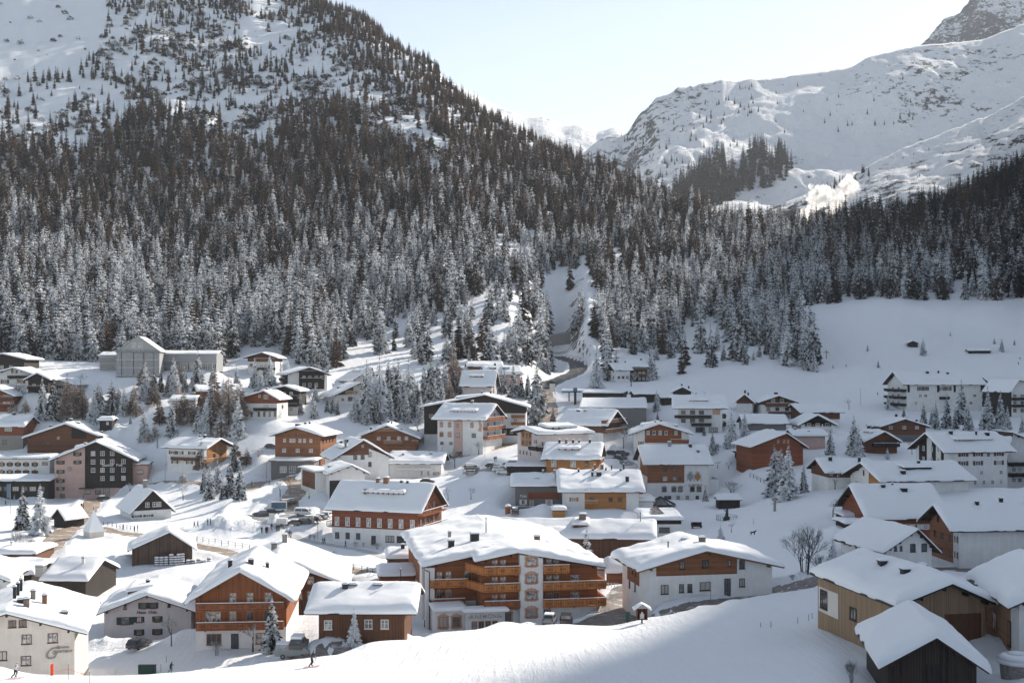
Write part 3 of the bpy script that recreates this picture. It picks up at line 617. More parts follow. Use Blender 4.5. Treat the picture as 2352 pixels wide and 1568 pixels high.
house('corner_house', 'white house with brown shingle panels and plain dark windows standing by the snowy road', 'house', 6, 1240, 910, 2335, 190, 10, 13, 'g', 590, 448, th=1.0, ov=(1.5,1.3), xr=.46, roofm='roof_board_brown',
  pan=[('F',.09,.72,4.6,None,'wood_shingle'),('L',.25,.78,2.6,None,'wood_shingle')],
  win=[('F',[.15],[6.1],1.6,1.2,'d'),('F',[.29],[6.2],.8,1.2,'d'),('F',[.47],[6.3],1.0,1.2,'d'),('F',[.66],[6.3],.45,1.0,'d'),('F',[.76,.915],[6.0],.9,1.3,'d'),('F',[.155],[2.5],1.2,1.4,'d'),('F',[.285,.35],[2.6],.75,1.3,'d'),('F',[.47],[2.8],1.7,1.3,'d'),('F',[.76],[3.2],.9,1.3,'d'),('L',[.35,.6],[2.0],.5,1.2,'d'),('L',[.5,.65],[4.4],.3,.9,'d')],
  doors=[('F',.645,1.0,3.9,'d')], chim=[(.5,.25,.9,.8,'brick_stone'),(.25,.35,.15,1.0,'metal_dark'),(.42,.55,.8,.1,'metal_dark')])
house('garage_shed', 'small shingled shed with thick snow between the timber hotel and the white house', 'shed', 6, 935, 765, 1190, 226, 0, 6, 'e', 632, 478, th=.9, ov=(.5,.6), wall='wood_shingle')
house('low_shed', 'low pale shed with a plain snow roof right beside the timber hotel', 'shed', 6, 740, 720, 900, 232, 0, 6, 'e', 600, 500, th=.8, ov=(.4,.5), wall='plaster_cream')
house('lean_to', 'low snow-covered annex left of the timber hotel', 'shed', 3, 1120, 760, 1420, 224, 8, 9, 'e', 662, 545, th=.8, ov=(.6,.5), wall='wood_red_h')
house('lean_to', 'small snow hip roof with one dark flue behind the annex', 'shed', 3, 1190, 620, 1400, 240, 8, 8, 'e', 510, 400, th=.8, ov=(.6,.5), wall='wood_brown', chim=[(.3,.6,.7,1.0,'metal_dark')])
# bottom right
house('hay_barn', 'black weathered hay barn with a deep domed snow load at the bottom right', 'barn', 7, 1185, 1900, 1945, 112, -8, 13.5, 'g', 1392, 1196, th=1.1, ov=(.9,.9), wall='wood_barn', xr=.53, pan=[('F',.42,.62,2.4,5.3,'wood_dark')])
house('pale_timber_house', 'new pale timber house with corner windows beside the ski slope', 'house', 7, 1235, 1240, 2020, 129, 10, 19, 'g', 895, 735, th=1.0, ov=(.5,1.3), wall='wood_pale', roofm='metal_dark', xr=.56,
  win=[('L',[.10],[5.0],1.9,1.5,'d'),('L',[.57],[4.9],4.2,1.1,'d'),('L',[.10],[1.6],1.9,2.2,'d'),('L',[.5],[1.4],1.6,1.4,'d'),('L',[.32],[4.8],.35,1.3,'n'),('F',[.42],[2.0],.5,1.2,'d')],
  pan=[('L',.02,.3,0.,2.9,'plaster_cream'),('F',.55,.95,.2,3.0,'wood_brown')], chim=[(.38,.55,.8,.45,'metal_dark'),(.36,.25,.8,.5,'metal_dark'),(.85,.55,.8,.5,'metal_dark')])
house('pale_timber_house', 'white house with a pale timber flank and arched door at the right edge', 'house', 7, 2310, 1310, 2900, 124, -7, 15, 'g', 870, 735, th=1.2, ov=(1.3,1.2), wall='plaster_white', roofm='metal_dark', xr=.6,
  pan=[('L',.0,.8,-2.5,None,'wood_pale_h')], win=[('L',[.12,.40],[4.5],1.2,1.1,'d'),('L',[.12,.40],[1.4],1.5,1.9,'N'),('L',[.70],[4.3],.9,1.0,'d')], doors=[('L',.78,1.0,2.6,'d')])
house('white_house', 'small white house with paired dark windows below the brown gabled guesthouse', 'house', 7, 1170, 620, 1560, 226, 15, 16, 'g', 420, 262, th=.8, ov=(1.2,1.1), xr=.62,
  win=[('L',[.15,.6],[3.6],1.4,1.1,'sb'),('L',[.35],[3.5],.4,.9,'d'),('F',[.2,.32],[4.3],.5,.9,'d'),('F',[.58,.83],[4.3],1.1,1.5,'d')])
house('gabled_guesthouse', 'white guesthouse with an orange-brown timber gable facing left', 'guesthouse', 7, 1797, 582, 2700, 235, 5, 13, 'e', 277, 12, th=.7, ov=(1.3,2.2), wall='plaster_white',
  pan=[('L',.0,.8,.6,None,'wood_shingle')], win=[('L',[.18,.42,.68],[2.2,5.2],.95,1.3,'b'),('L',[.3,.6],[8.3],.9,1.2,'d'),('L',[.9],[2.3,5.3],.8,1.3,'sb')], chim=[(.45,.3,.6,.5,'metal_dark'),(.5,.55,.6,.7,'metal_dark'),(.5,.8,.5,.8,'metal_dark')])
# centre
house('garage_shed', 'orange shingled garage with a domed snow cap left of the white and amber house', 'shed', 6, 455, 145, 560, 322, 0, 6, 'e', 90, 52, th=.8, ov=(.3,.3), wall='wood_amber')
house('amber_house', 'white and amber shingled house with many roof vents in the centre', 'house', 5, 575, 1640, 1245, 330, 0, 24, 'e', 1503, 1288, th=.9, ov=(1.1,1.6), wall='plaster_white', roofm='roof_board_brown',
  pan=[('F',.275,.83,-1,None,'wood_amber')], win=[('F',[.13],[5.6,2.4],1.2,1.1,'st'),('F',[.37],[5.6,2.4],1.1,1.2,'b'),('F',[.62,.745],[5.6,2.4],1.1,1.1,'b')],
  bal=[('F',.275,.45,4.1,.9,'wood_amber'),('F',.275,.45,1.1,.9,'wood_amber'),('R',.0,.4,4.1,1.2,'wood_amber')],
  chim=[(.15,.86,.9,1.4,'metal_dark'),(.31,.49,1.3,1.,'metal_dark'),(.3,.4,.6,1.1,'metal_dark'),(.42,.22,.5,.7,'metal_dark'),(.44,.42,.5,.6,'metal_dark'),(.49,.45,.5,1.2,'copper_roof'),(.46,.6,.4,.6,'metal_dark'),(.48,.68,.3,1.2,'metal_dark'),(.44,.8,.5,.6,'metal_dark'),(.5,.55,.8,1.1,'brick_stone'),(.49,.85,.4,1.4,'metal_dark')])
house('grey_guesthouse', 'low grey guesthouse with a red-brown fascia band over a walled terrace', 'guesthouse', 5, 138, 1690, 545, 345, 0, 12, 'e', 1452, 1318, th=.85, ov=(1.1,1.2), wall='plaster_grey',
  pan=[('F',.28,.96,4.2,6.0,'wood_red_h')], win=[('F',[.17,.74],[3.3],1.0,1.4,'sw'),('F',[.5,.68,.8],[.2],1.1,1.0,'w'),('F',[.16],[0.1],3.0,1.4,'w')], doors=[('F',.36,1.6,4.0,'d')],
  bal=[('F',-.12,1.0,1.3,2.2,'plaster_grey')], chim=[(.42,.62,.6,1.0,'stone'),(.42,.88,.8,1.0,'stone'),(.2,.48,1.4,.05,'metal_grey')], txt=[('F',.17,4.7,.9,'Tödo','letter_white',.2)])
def crest(root, rf, fp, W, D, E, Rz):
    for x, m1, m2 in ((13.0, 'ornament_grey', 'metal_grey'), (15.2, 'ornament_grey', 'shutter_tan')):
        s = MB().prism([(x-.8, 6.3), (x, 5.2), (x+.8, 6.3), (x+.85, 7.3), (x-.85, 7.3)], -.06, -.005).build('painted_crest', m2, root)
        o = MB(); 
        for k in range(7): o.tube((x, -.05, 7.2), (x+1.*math.cos(.3+k*.42), -.05, 7.3+1.2*math.sin(.3+k*.42)), .11, .04, 5)
        for sg in (-1, 1):
            for k in range(4): o.tube((x+sg*.8, -.05, 5.5+k*.5), (x+sg*1.25, -.05, 5.8+k*.5), .12, .04, 5)
        o.build('crest_mantling', m1, s)
    MB().tube((10.6, -.05, 3.7), (11.8, -.05, 4.35), .05).tube((18.0, -.05, 3.7), (16.8, -.05, 4.35), .05).build('painted_flourish', 'letter_grey', root)
    a = MB().box(W+.02, 2, -3, W+3.4, 11, 4.6).build('terrace_wing', 'plaster_white', root)
    MB().box(W+.02, 2, 4.6, W+3.4, 2.25, 5.7).box(W+3.15, 2.25, 4.6, W+3.4, 11, 5.9).build('parapet', 'plaster_white', a); flatsnow(a, W+.05, 2.3, W+3.1, 10.9, 4.62, .3)
house('crested_hotel', 'white hotel with painted coats of arms and AURORA written on its front', 'hotel', 5, 1320, 1560, 1872, 370, 3, 19, 'e', 1257, 1067, th=.95, ov=(1.1,1.3), wall='plaster_white',
  pan=[('F',.0,.6,4.9,None,'wood_shingle'),('L',.3,1.,6.8,None,'wood_shingle')], win=[('F',[.285,.44],[8.9],1.2,1.1,'b'),('F',[.285],[6.2],1.2,1.1,'W'),('F',[.44],[6.2],1.2,1.1,'b'),('F',[.53],[6.2],.6,.9,'d'),('F',[.275,.43,.535,.73,.84],[3.0],1.1,1.2,'o'),('F',[.3,.36,.5,.65,.81],[.55],1.0,1.0,'d')],
  chim=[(.44,.44,1.0,1.3,'metal_grey'),(.42,.78,.9,.7,'metal_dark'),(.22,.87,.8,.8,'brick_stone')], txt=[('F',.775,3.9,1.0,'AURORA','letter_grey',0,'lettering',1.1)], custom=crest)
house('garden_hut', 'dark garden hut with a square snow cap on the shaded lawn', 'hut', 5, 1960, 1640, 2150, 342, 0, 5, 'e', 1572, 1510, th=.9, ov=(.4,.5), wall='wood_dark')
house('red_timber_hotel', 'red-brown shingled hotel with two rows of tall windows over a white base', 'hotel', 3, 705, 362, 1440, 306, -19, 15, 'e', 88, -170, th=.8, ov=(1.1,1.4), wall='plaster_white', upper='wood_red_h', hs=3.9,
  win=[('F',[.06,.185,.31,.435,.56,.685,.81,.94],[9.0,5.4],1.15,2.1,'W'),('F',[.06,.185,.31],[1.9],1.1,1.5,'d'),('F',[.68,.81],[1.6],2.3,1.6,'d'),('F',[.93],[1.6],1.8,1.2,'d'),('R',[.12,.3,.48,.66,.84],[5.4,9.0],1.2,2.2,'b')],
  doors=[('F',.49,1.2,2.2,'b')], bal=[('R',0,1.,4.1,1.5,'wood_orange',dict(open_=True)),('R',0,1.,7.6,1.5,'wood_orange',dict(open_=True)),('L',.6,1.,4.1,1.5,'metal_grey',dict(open_=True))],
  dorm=[('n',.30,.78,.42,.75,8,'wood_brown_h','W')], chim=[(.46,.5,1.2,1.2,'copper_roof'),(.46,.4,.8,.9,'copper_roof'),(.46,.68,.6,.5,'metal_dark'),(.46,.75,.5,.5,'metal_dark'),(.2,.33,.5,1.4,'brick_stone')])
house('long_hall', 'very long low hall with rippled snow on its roof behind the timber hotel', 'hall', 6, -120, 480, 1290, 272, -6, 14, 'e', 325, 150, th=.9, ov=(.9,1.3), wall='wood_brown',
  win=[('F',[.44,.47,.5,.78,.84,.9],[4.2],1.5,.9,'N'),('R',[.5],[4.4],1.6,1.6,'d')], chim=[(.36,.585,1.5,1.8,'brick_stone'),(.4,.94,.15,2.0,'metal_dark')], dorm=[('n',.53,.62,.35,.8,1,'wood_brown','d')])
def pyramid(root, rf, fp, W, D, E, Rz):
    z = E+1.1; m = MB().add([(W*.25, D*.2, z), (W*.6, D*.2, z), (W*.6, D*.65, z), (W*.25, D*.65, z), (W*.42, D*.42, z+1.5)], [(0,1,4), (1,2,4), (2,3,4), (3,0,4), (0,3,2,1)]); o = m.build('skylight', 'pane', root)
    fr = MB(); 
    for a_ in ((W*.25, D*.2), (W*.6, D*.2), (W*.6, D*.65), (W*.25, D*.65)): fr.tube((a_[0], a_[1], z), (W*.42, D*.42, z+1.55), .1)
    fr.build('frame', 'wood_orange', o)
house('flat_annex', 'flat-roofed white annex with a glass pyramid skylight below the amber house', 'annex', 6, 1240, 300, 1550, 300, 0, 18, 'e', 3.6, 4.1, th=.8, ov=(.5,.6), wall='plaster_white', roofm='roof_board', win=[('F',[.55],[1.3],2.6,1.3,'d')], pan=[('F',-.02,1.02,2.7,3.7,'wood_dark')], custom=pyramid)
house('small_annex', 'narrow flat annex with a bare snow cap under the amber house balcony', 'annex', 6, 1150, 95, 1315, 332, 0, 12, 'e', 2.6, 3.0, th=.9, ov=(.3,.3), wall='plaster_white')
# second row
house('pink_hotel', 'tall pinkish hotel with a wood panel gable, left of the orange house', 'hotel', 5, 365, 1228, 790, 372, 24, 17, 'e', 985, 905, th=.9, ov=(1.2,1.6), wall='plaster_lilac',
  pan=[('L',.16,.62,4.2,10.6,'wood_pale_h')], win=[('L',[.26,.42,.56],[9.9,7.7,5.4],.8,1.2,'b'),('L',[.78],[9.2,6.0],1.0,1.3,'sb'),('L',[.12,.27,.42,.58],[2.2],.6,1.1,'d'),('F',[.08,.15],[8.2,5.5,2.8],.9,1.3,'sb')],
  bal=[('L',.86,1.2,3.9,3.,'wood_dark')], dorm=[('n',.22,.85,.35,.7,5,'wood_brown','W')])
house('orange_house', 'orange shingled house with a brick-red dormer and a row of roof flues', 'house', 5, 415, 1330, 862, 355, -10, 15, 'e', 1210, 1040, th=.85, ov=(1.1,1.3), wall='wood_amber', win=[('F',[.15,.54],[3.0],1.5,1.9,'W'),('F',[.82],[3.0],1.3,1.5,'b'),('F',[.2],[-.2],1.2,1.,'d')],
  bal=[('R',.0,.6,3.2,1.3,'wood_orange')], dorm=[('n',.22,.64,.32,.75,3,'wood_orange','w')], chim=[(.46,.2,.6,.7,'metal_dark'),(.44,.34,.7,.9,'brick_stone'),(.45,.48,.6,.8,'metal_dark'),(.46,.6,.5,.6,'metal_dark'),(.46,.82,.6,.8,'metal_dark')])
house('carport', 'snow-covered open carport on concrete posts below the pink hotel', 'carport', 5, 60, 1345, 400, 362, -6, 8, 'e', 2.6, 3.0, th=.45, ov=(.5,.5), wall='wood_dark', roofm='metal_dark')
house('balconied_inn', 'dark timber inn with a plain white roof slope and balconies on its right gable', 'inn', 5, 560, 1040, 925, 420, -27, 16, 'e', 903, 748, th=.8, ov=(1.1,1.9), wall='plaster_white', upper='wood_brown', hs=3.2,
  win=[('F',[.58,.82],[5.2],1.6,1.6,'w'),('R',[.2,.5,.8],[5.2,8.0],1.1,1.6,'d'),('F',[.2],[1.4],1.2,1.2,'d')], bal=[('R',-.1,1.05,3.4,1.5,'wood_brown'),('R',-.1,1.05,6.6,1.5,'wood_brown')], chim=[(.38,.22,1.1,.5,'metal_dark'),(.38,.38,.8,.6,'metal_grey')])
house('shuttered_inn', 'white and orange-brown inn with stepped dormers, behind the crested hotel', 'inn', 5, 1200, 1180, 1690, 402, -4, 16, 'g', 968, 892, th=.8, ov=(1.6,1.4), xr=.46, wall='plaster_white',
  pan=[('F',.2,.87,4.6,None,'wood_orange_h')], win=[('F',[.37,.48,.59],[11.2],.9,1.2,'sb'),('F',[.26,.37,.48,.59,.77],[7.9],1.0,1.3,'sb'),('F',[.13],[8.0,4.5],.9,1.2,'st')],
  bal=[('F',.66,1.0,4.8,1.2,'wood_orange')], dorm=[('n',.2,.75,.35,.6,3,'wood_orange'),('f',.15,.75,.35,.6,3,'wood_orange')], chim=[(.5,.25,.7,.7,'brick_stone'),(.4,.2,.5,.5,'metal_dark')])
house('white_apartments', 'white apartment house with long dark balconies and a painted oval, left of the dark spruces', 'apartments', 5, 1595, 960, 1992, 440, -7, 16, 'e', 752, 620, th=.75, ov=(1.1,2.), wall='plaster_white',
  win=[('F',[.12],[7.1],1.6,1.3,'n'),('F',[.33,.53],[7.1,4.2],1.8,1.5,'b'),('F',[.12],[4.2],1.6,1.3,'b'),('F',[.5,.8],[1.0],3.2,1.7,'d'),('R',[.3,.7],[4.2,7.1],1.2,1.6,'d')],
  pan=[('F',.78,.95,6.4,8.6,'ornament_pink')], bal=[('F',-.08,.75,5.3,1.4,'wood_dark'),('F',.3,.75,2.5,1.4,'wood_dark'),('R',0,1,5.3,1.3,'wood_dark'),('R',0,1,2.5,1.3,'wood_dark')], dorm=[('n',.27,.68,.3,.8,4,'wood_pale_h')], chim=[(.5,.42,.8,.5,'kiosk_white'),(.46,.62,.6,1.2,'kiosk_white')])
house('market_hall', 'big flat-roofed grey hall with evenly snowed roof below the road bend', 'hall', 5, 720, 960, 1312, 455, -5, 30, 'e', 745, 640, th=.5, ov=(.3,.3), wall='plaster_grey', roofm='metal_dark', xr=.98)
house('flat_workshop', 'long flat workshop clad in dark boards behind the market hall', 'workshop', 5, 740, 700, 1092, 500, -12, 16, 'e', 612, 578, th=.55, ov=(.4,.4), wall='wood_dark_h', roofm='metal_dark', xr=.98, win=[('F',[.4,.8],[1.8],.8,1.0,'w'),('R',[.3,.7],[1.8],1.0,1.2,'d')])
house('hillside_chalet', 'small white and dark chalet, left half of the linked hillside pair', 'chalet', 5, 1040, 505, 1165, 600, 16, 12, 'e', 408, 335, th=.6, ov=(1.,1.4), wall='plaster_white', upper='wood_dark', hs=5.2, win=[('L',[.3,.7],[2.0,5.2],1.0,1.3,'d'),('F',[.2,.5,.8],[2.0],1.3,1.3,'d')])
house('hillside_chalet', 'dark timber chalet with stacked balconies, right half of the linked hillside pair', 'chalet', 5, 1166, 505, 1308, 606, 4, 12, 'e', 380, 305, th=.6, ov=(1.,1.4), wall='wood_dark', win=[('F',[.3,.6,.85],[1.5,4.2],1.1,1.2,'w')], bal=[('F',0,1.05,2.9,1.2,'wood_brown'),('F',0,1.05,5.6,1.2,'wood_brown')], chim=[(.44,.8,.8,.6,'metal_dark')])
house('long_barn', 'long low dark barn at the foot of the snowfield, right of the workshop', 'barn', 5, 1210, 690, 1420, 492, 4, 10, 'e', 625, 578, th=.6, ov=(.7,.7), wall='wood_dark')
house('log_hut', 'little snow-rounded log hut between the long barn and the apartment house', 'hut', 5, 1450, 712, 1560, 480, 0, 8, 'e', 655, 620, th=.8, ov=(.5,.5), wall='wood_dark')
house('dark_chalet', 'small dark chalet with two lit gable windows above the white apartment house', 'chalet', 5, 1555, 700, 1712, 488, -6, 14, 'g', 598, 560, th=.6, ov=(1.1,1.), wall='wood_dark', win=[('F',[.42,.62],[5.4],1.0,1.1,'W')], chim=[(.5,.5,.6,.7,'metal_dark'),(.9,.5,.6,1.2,'metal_dark')])
house('brown_chalet', 'brown chalet peeping out right behind the white apartment house', 'chalet', 8, -115, 740, 22, 466, -12, 16, 'g', 655, 600, th=.7, ov=(1.2,1.2), wall='plaster_white', upper='wood_brown', hs=3., chim=[(.5,.4,.7,.9,'metal_dark'),(.7,.5,.6,.9,'metal_dark')])
# middle left: the white hall group and the chalets round it
house('brown_gabled_house', 'white house with a dark brown boarded gable and a ribbon dormer on its left slope', 'house', 4, 772, 1400, 1242, 376, 20, 17, 'g', 1185, 1040, th=.7, ov=(1.4,1.3), xr=.5, wall='plaster_white',
  pan=[('F',.0,.62,7.9,None,'wood_brown_h'),('F',.62,1.,9.8,None,'wood_brown_h')], win=[('F',[.38,.51],[13.4],.9,1.1,'b'),('F',[.13,.3,.5,.64,.77],[10.6],.9,1.2,'b'),('F',[.36,.5],[7.2],1.2,1.3,'d'),('F',[.64],[8.0,5.0],1.0,1.4,'d'),('L',[.2,.5,.8],[8.6],.6,1.4,'d')],
  dorm=[('n',.12,.72,.30,.7,6,'wood_dark')], chim=[(.20,.1,.6,2.6,'concrete'),(.25,.7,.7,1.,'metal_dark'),(.32,.5,.7,1.,'metal_dark'),(.62,.85,1.6,.7,'brick_stone')])
house('white_hall', 'white gabled hall with four slit windows, before the brown gabled house', 'hall', 4, 712, 1568, 1030, 352, 20, 15, 'g', 1330, 1262, th=.55, ov=(1.1,1.2), xr=.6, wall='plaster_white',
  win=[('F',[.17],[7.3],1.5,1.5,'d'),('F',[.43,.66,.88],[7.8],2.6,1.8,'W'),('F',[.5,.62],[10.5],.6,.9,'d'),('L',[.2,.42,.64,.86],[8.2],.7,1.5,'d')], chim=[(.18,.5,1.4,.3,'metal_dark')], pan=[('F',.0,.5,-1,5.6,'wood_dark_h')], txt=[('L',.45,2.6,1.0,'Lecher','letter_grey',.4)])
house('side_hall', 'low flat annex with red-brown cladding left of the white hall', 'annex', 4, 590, 1490, 720, 356, 24, 17, 'e', 1318, 1290, th=.45, ov=(.7,.7), xr=.95, wall='plaster_white', pan=[('L',.1,.95,.5,5.2,'wood_brown_h')])
house('row_annex', 'long low white building with tiny eave windows and two snow shelves', 'annex', 4, 1250, 1362, 1715, 402, -3, 17, 'e', 1248, 1128, th=.8, ov=(.8,.9), wall='plaster_white', win=[('F',[.06,.22,.31,.44,.58,.89],[4.9],.6,.8,'d'),('F',[.08],[3.8],.6,1.4,'d'),('F',[.62,.75],[1.4],.8,1.5,'w')],
  doors=[('F',.9,2.2,1.8,'N')], chim=[(.3,.22,.6,.4,'metal_dark'),(.35,.76,.7,.4,'metal_dark')], bal=[('F',.12,.85,2.8,2.,'plaster_white',dict(rail=.2))])
house('shop_chalet', 'brown shingled chalet with pale windows and a sunlit right roof slope, above the shop', 'chalet', 4, 225, 1360, 632, 414, -10, 17, 'g', 985, 925, th=.75, ov=(1.5,1.4), xr=.48, wall='wood_shingle', ER=None,
  win=[('F',[.21,.79],[12.3],.9,1.1,'W'),('F',[.35,.42,.55,.65],[12.3],.9,1.2,'W'),('F',[.2,.5,.79],[9.0],1.3,1.2,'W'),('F',[.2,.5,.79],[5.6],1.6,1.5,'w'),('R',[.15,.35,.55,.75],[9.0,12.0],.9,1.1,'d'),('F',[.46,.5],[14.4],.5,.7,'d')], chim=[(.2,.8,1.6,1.3,'metal_dark'),(.44,.6,.7,.8,'metal_dark'),(.5,.7,.5,.8,'metal_dark')])
house('village_shop', 'single-storey shop with a deep snow canopy below the brown shingled chalet', 'shop', 4, 190, 1338, 575, 404, -3, 9, 'e', 1218, 1195, th=.55, ov=(.8,.7), xr=.95, wall='plaster_grey', roofm='roof_board_brown', win=[('F',[.28,.5],[1.7],2.2,2.0,'w'),('F',[.75,.9],[1.6],2.0,1.8,'n')])
house('balcony_chalet', 'honey-brown chalet with two carved balconies centred in its gable', 'chalet', 4, 962, 1150, 1492, 434, 1, 20, 'g', 1010, 908, th=.75, ov=(1.4,1.6), wall='wood_shingle', win=[('F',[.36,.53,.70],[9.6],1.5,1.1,'W'),('F',[.36,.53,.70,.83],[5.4],1.2,1.1,'W')],
  bal=[('F',.3,.76,7.9,1.4,'wood_pale_h'),('F',.45,.76,3.6,1.4,'wood_pale_h'),('F',.92,1.04,3.6,1.4,'wood_orange')], chim=[(.2,.35,.8,.9,'metal_dark'),(.48,.6,.6,.8,'metal_dark'),(.55,.4,.5,.8,'metal_dark')])
house('muralled_hotel', 'pale pink hotel with painted window frames, a wall mural and balconies on its right side', 'hotel', 4, 1680, 1150, 2088, 430, -22, 17, 'e', 852, 695, th=.8, ov=(1.3,1.6), wall='plaster_white',
  pan=[('F',.36,.56,-1,None,'plaster_pink')], win=[('F',[.09,.27,.76],[12.9,10.1],.9,1.3,'p'),('F',[.45],[12.7,9.9],.9,1.2,'B'),('F',[.09,.27],[6.7],1.2,1.3,'P'),('F',[.45,.8],[6.6],1.5,1.5,'d'),('F',[.1,.3],[3.7],1.2,1.,'d'),('R',[.25,.6],[6.6,10.,13.],1.2,1.8,'N')],
  bal=[('R',.0,.95,5.4,1.7,'wood_orange'),('R',.0,.95,8.6,1.7,'wood_orange'),('R',.0,.95,11.8,1.7,'wood_orange')], dorm=[('n',.22,.78,.3,.6,7,'wood_dark_h')], chim=[(.5,.55,.8,.7,'copper_roof')],
  custom=lambda root, rf, fp, W, D, E, Rz: MB().prism([(W*.88, 8.2), (W*.97, 8.0), (W*.98, 10.4), (W*.94, 11.6), (W*.9, 11.2), (W*.92, 9.6)], -.03, -.004).build('wall_mural', 'ornament_pink', root))
house('black_white_lodge', 'wide lodge with a black boarded gable and white windows behind the pale pink hotel', 'lodge', 4, 1560, 1060, 2470, 448, -2, 20, 'g', 735, 632, th=.6, ov=(1.5,1.3), xr=.6, wall='plaster_white', upper='wood_dark_h', hs=11.,
  pan=[('F',.0,.2,3.4,None,'wood_dark_h'),('F',.72,.98,3.0,5.6,'wood_dark_h')], win=[('F',[.07],[13.6,10.],1.4,1.2,'w'),('F',[.07],[6.8],1.4,1.2,'d'),('F',[.55,.62,.64,.66,.72],[13.4],.8,1.2,'W'),('F',[.76,.9],[8.3],1.2,1.4,'W'),('F',[.74,.8,.86,.92],[4.3],1.0,1.0,'W')],
  bal=[('F',.86,.99,7.0,1.4,'wood_orange'),('F',.86,.99,9.6,1.4,'wood_orange')], chim=[(.56,.3,.6,1.,'copper_roof'),(.64,.6,.7,1.2,'copper_roof')], dorm=[('n',.3,.7,.5,.6,1,'wood_dark_h')])
house('wooded_house', 'house with a steep snowy roof and one dormer half hidden by the central spruces', 'house', 4, 1905, 700, 2165, 498, -8, 14, 'e', 558, 398, th=.7, ov=(1.1,1.3), wall='plaster_lilac', dorm=[('n',.2,.66,.4,.9,2,'wood_brown')])
house('wooded_house', 'pinkish gabled house with twin white dormers among the trees left of the road bend', 'house', 4, 2130, 560, 2420, 522, 12, 12, 'e', 448, 358, th=.7, ov=(1.,1.3), wall='plaster_pink', win=[('F',[.1,.3,.5],[3.],1.2,1.4,'b')], dorm=[('n',.1,.3,.4,.8,1,'wood_brown'),('n',.5,.7,.4,.8,1,'wood_brown')], chim=[(.45,.3,.7,1.,'metal_dark')])
house('wooded_house', 'snow-buried roof uphill of the pinkish house in the trees', 'house', 4, 1960, 420, 2250, 548, 6, 10, 'e', 375, 322, th=.8, ov=(1.,1.), wall='wood_brown')
# upper left
house('balcony_lodge', 'black and white lodge with three dark balcony floors under a wide low roof', 'lodge', 4, 345, 585, 690, 500, 20, 20, 'g', 440, 385, th=.6, ov=(1.6,1.6), xr=.52, wall='plaster_white',
  pan=[('F',.27,.93,.5,None,'wood_dark_h'),('L',.3,.9,1.5,None,'wood_dark_h')], win=[('F',[.4,.55,.72],[2.2,5.2,8.2],1.2,1.5,'w'),('F',[.86],[5.2],1.2,1.3,'sb')], bal=[('F',.28,.85,4.0,1.3,'wood_dark'),('F',.28,1.,7.0,1.3,'wood_dark'),('L',.2,.9,4.,1.2,'wood_dark')])
house('arched_chalet', 'chalet with a curving eave and dark skylight left of the central spruces', 'chalet', 4, 752, 712, 1032, 480, 20, 18, 'g', 632, 522, th=.75, ov=(1.6,1.8), xr=.82, wall='plaster_white', pan=[('F',.02,.62,4.2,None,'wood_brown_h')], win=[('F',[.4,.5],[6.0],1.2,1.4,'d'),('F',[.55],[2.2],2.6,1.6,'b'),('F',[.28],[2.],.8,1.,'d')],
  bal=[('F',.35,.72,4.3,1.3,'wood_pale')], chim=[(.38,.6,2.0,.15,'metal_dark'),(.9,.3,1.6,.4,'kiosk_white')])
house('slope_house', 'pale house with a single broad snow slope just left of the first tall spruces', 'house', 4, 925, 560, 1120, 520, 24, 20, 'g', 492, 385, th=.65, ov=(1.1,1.1), xr=.85, wall='plaster_lilac', dorm=[('n',.25,.8,.55,.5,4,'wood_brown')])
house('red_chalet', 'red-brown boarded chalet with a white base and small square gable windows', 'chalet', 4, -82, 832, 242, 455, -6, 14, 'g', 658, 595, th=.6, ov=(1.2,1.4), wall='plaster_white', upper='wood_red_h', hs=5.4, xr=.66,
  win=[('F',[.52,.88],[8.2],.8,1.1,'w'),('F',[.7],[7.9],1.7,1.5,'w'),('F',[.7],[4.4],2.2,1.1,'w'),('F',[.3,.5,.65,.8,.95],[1.5],.8,1.8,'d'),('R',[.5],[4.,7.],1.,1.1,'so')], bal=[('F',.38,1.,2.9,1.4,'wood_dark')], chim=[(.62,.3,.6,.7,'metal_dark')])
house('dark_chalet', 'dark boarded chalet with wrapped balconies right behind the red-brown chalet', 'chalet', 4, 120, 800, 432, 474, -3, 14, 'g', 590, 552, th=.65, ov=(1.1,1.4), wall='plaster_white', upper='wood_dark_h', hs=3.4, xr=.64, win=[('F',[.6,.8],[2.,8.],1.3,1.3,'w'),('F',[.8],[5.],1.6,1.5,'d')], bal=[('F',.45,1.,3.2,1.4,'wood_dark'),('F',.45,1.,6.3,1.4,'wood_dark')], chim=[(.35,.5,.8,.5,'metal_dark')])
house('edge_chalet', 'timber chalet with a glazed gable at the forest edge above the black and white lodge', 'chalet', 4, -20, 440, 225, 535, -2, 14, 'g', 290, 252, th=.6, ov=(1.6,1.8), xr=.55, wall='plaster_white', upper='wood_brown', hs=5.5, win=[('F',[.12],[7.4,4.],1.2,1.2,'d'),('F',[.4,.55,.7],[8.],1.6,1.6,'b'),('F',[.5,.7],[3.5],1.5,1.5,'w')], bal=[('F',.3,1.02,5.8,1.6,'wood_brown'),('F',.3,1.02,2.,1.4,'wood_dark')])
house('dark_gable_house', 'dark timber house at the left edge, highest of the three under the forest', 'house', 1, -180, 420, 215, 500, 0, 16, 'g', 305, 262, th=.6, ov=(1.5,1.5), xr=.55, wall='wood_dark_h', win=[('F',[.3,.5,.7],[2.],1.2,1.3,'w')])
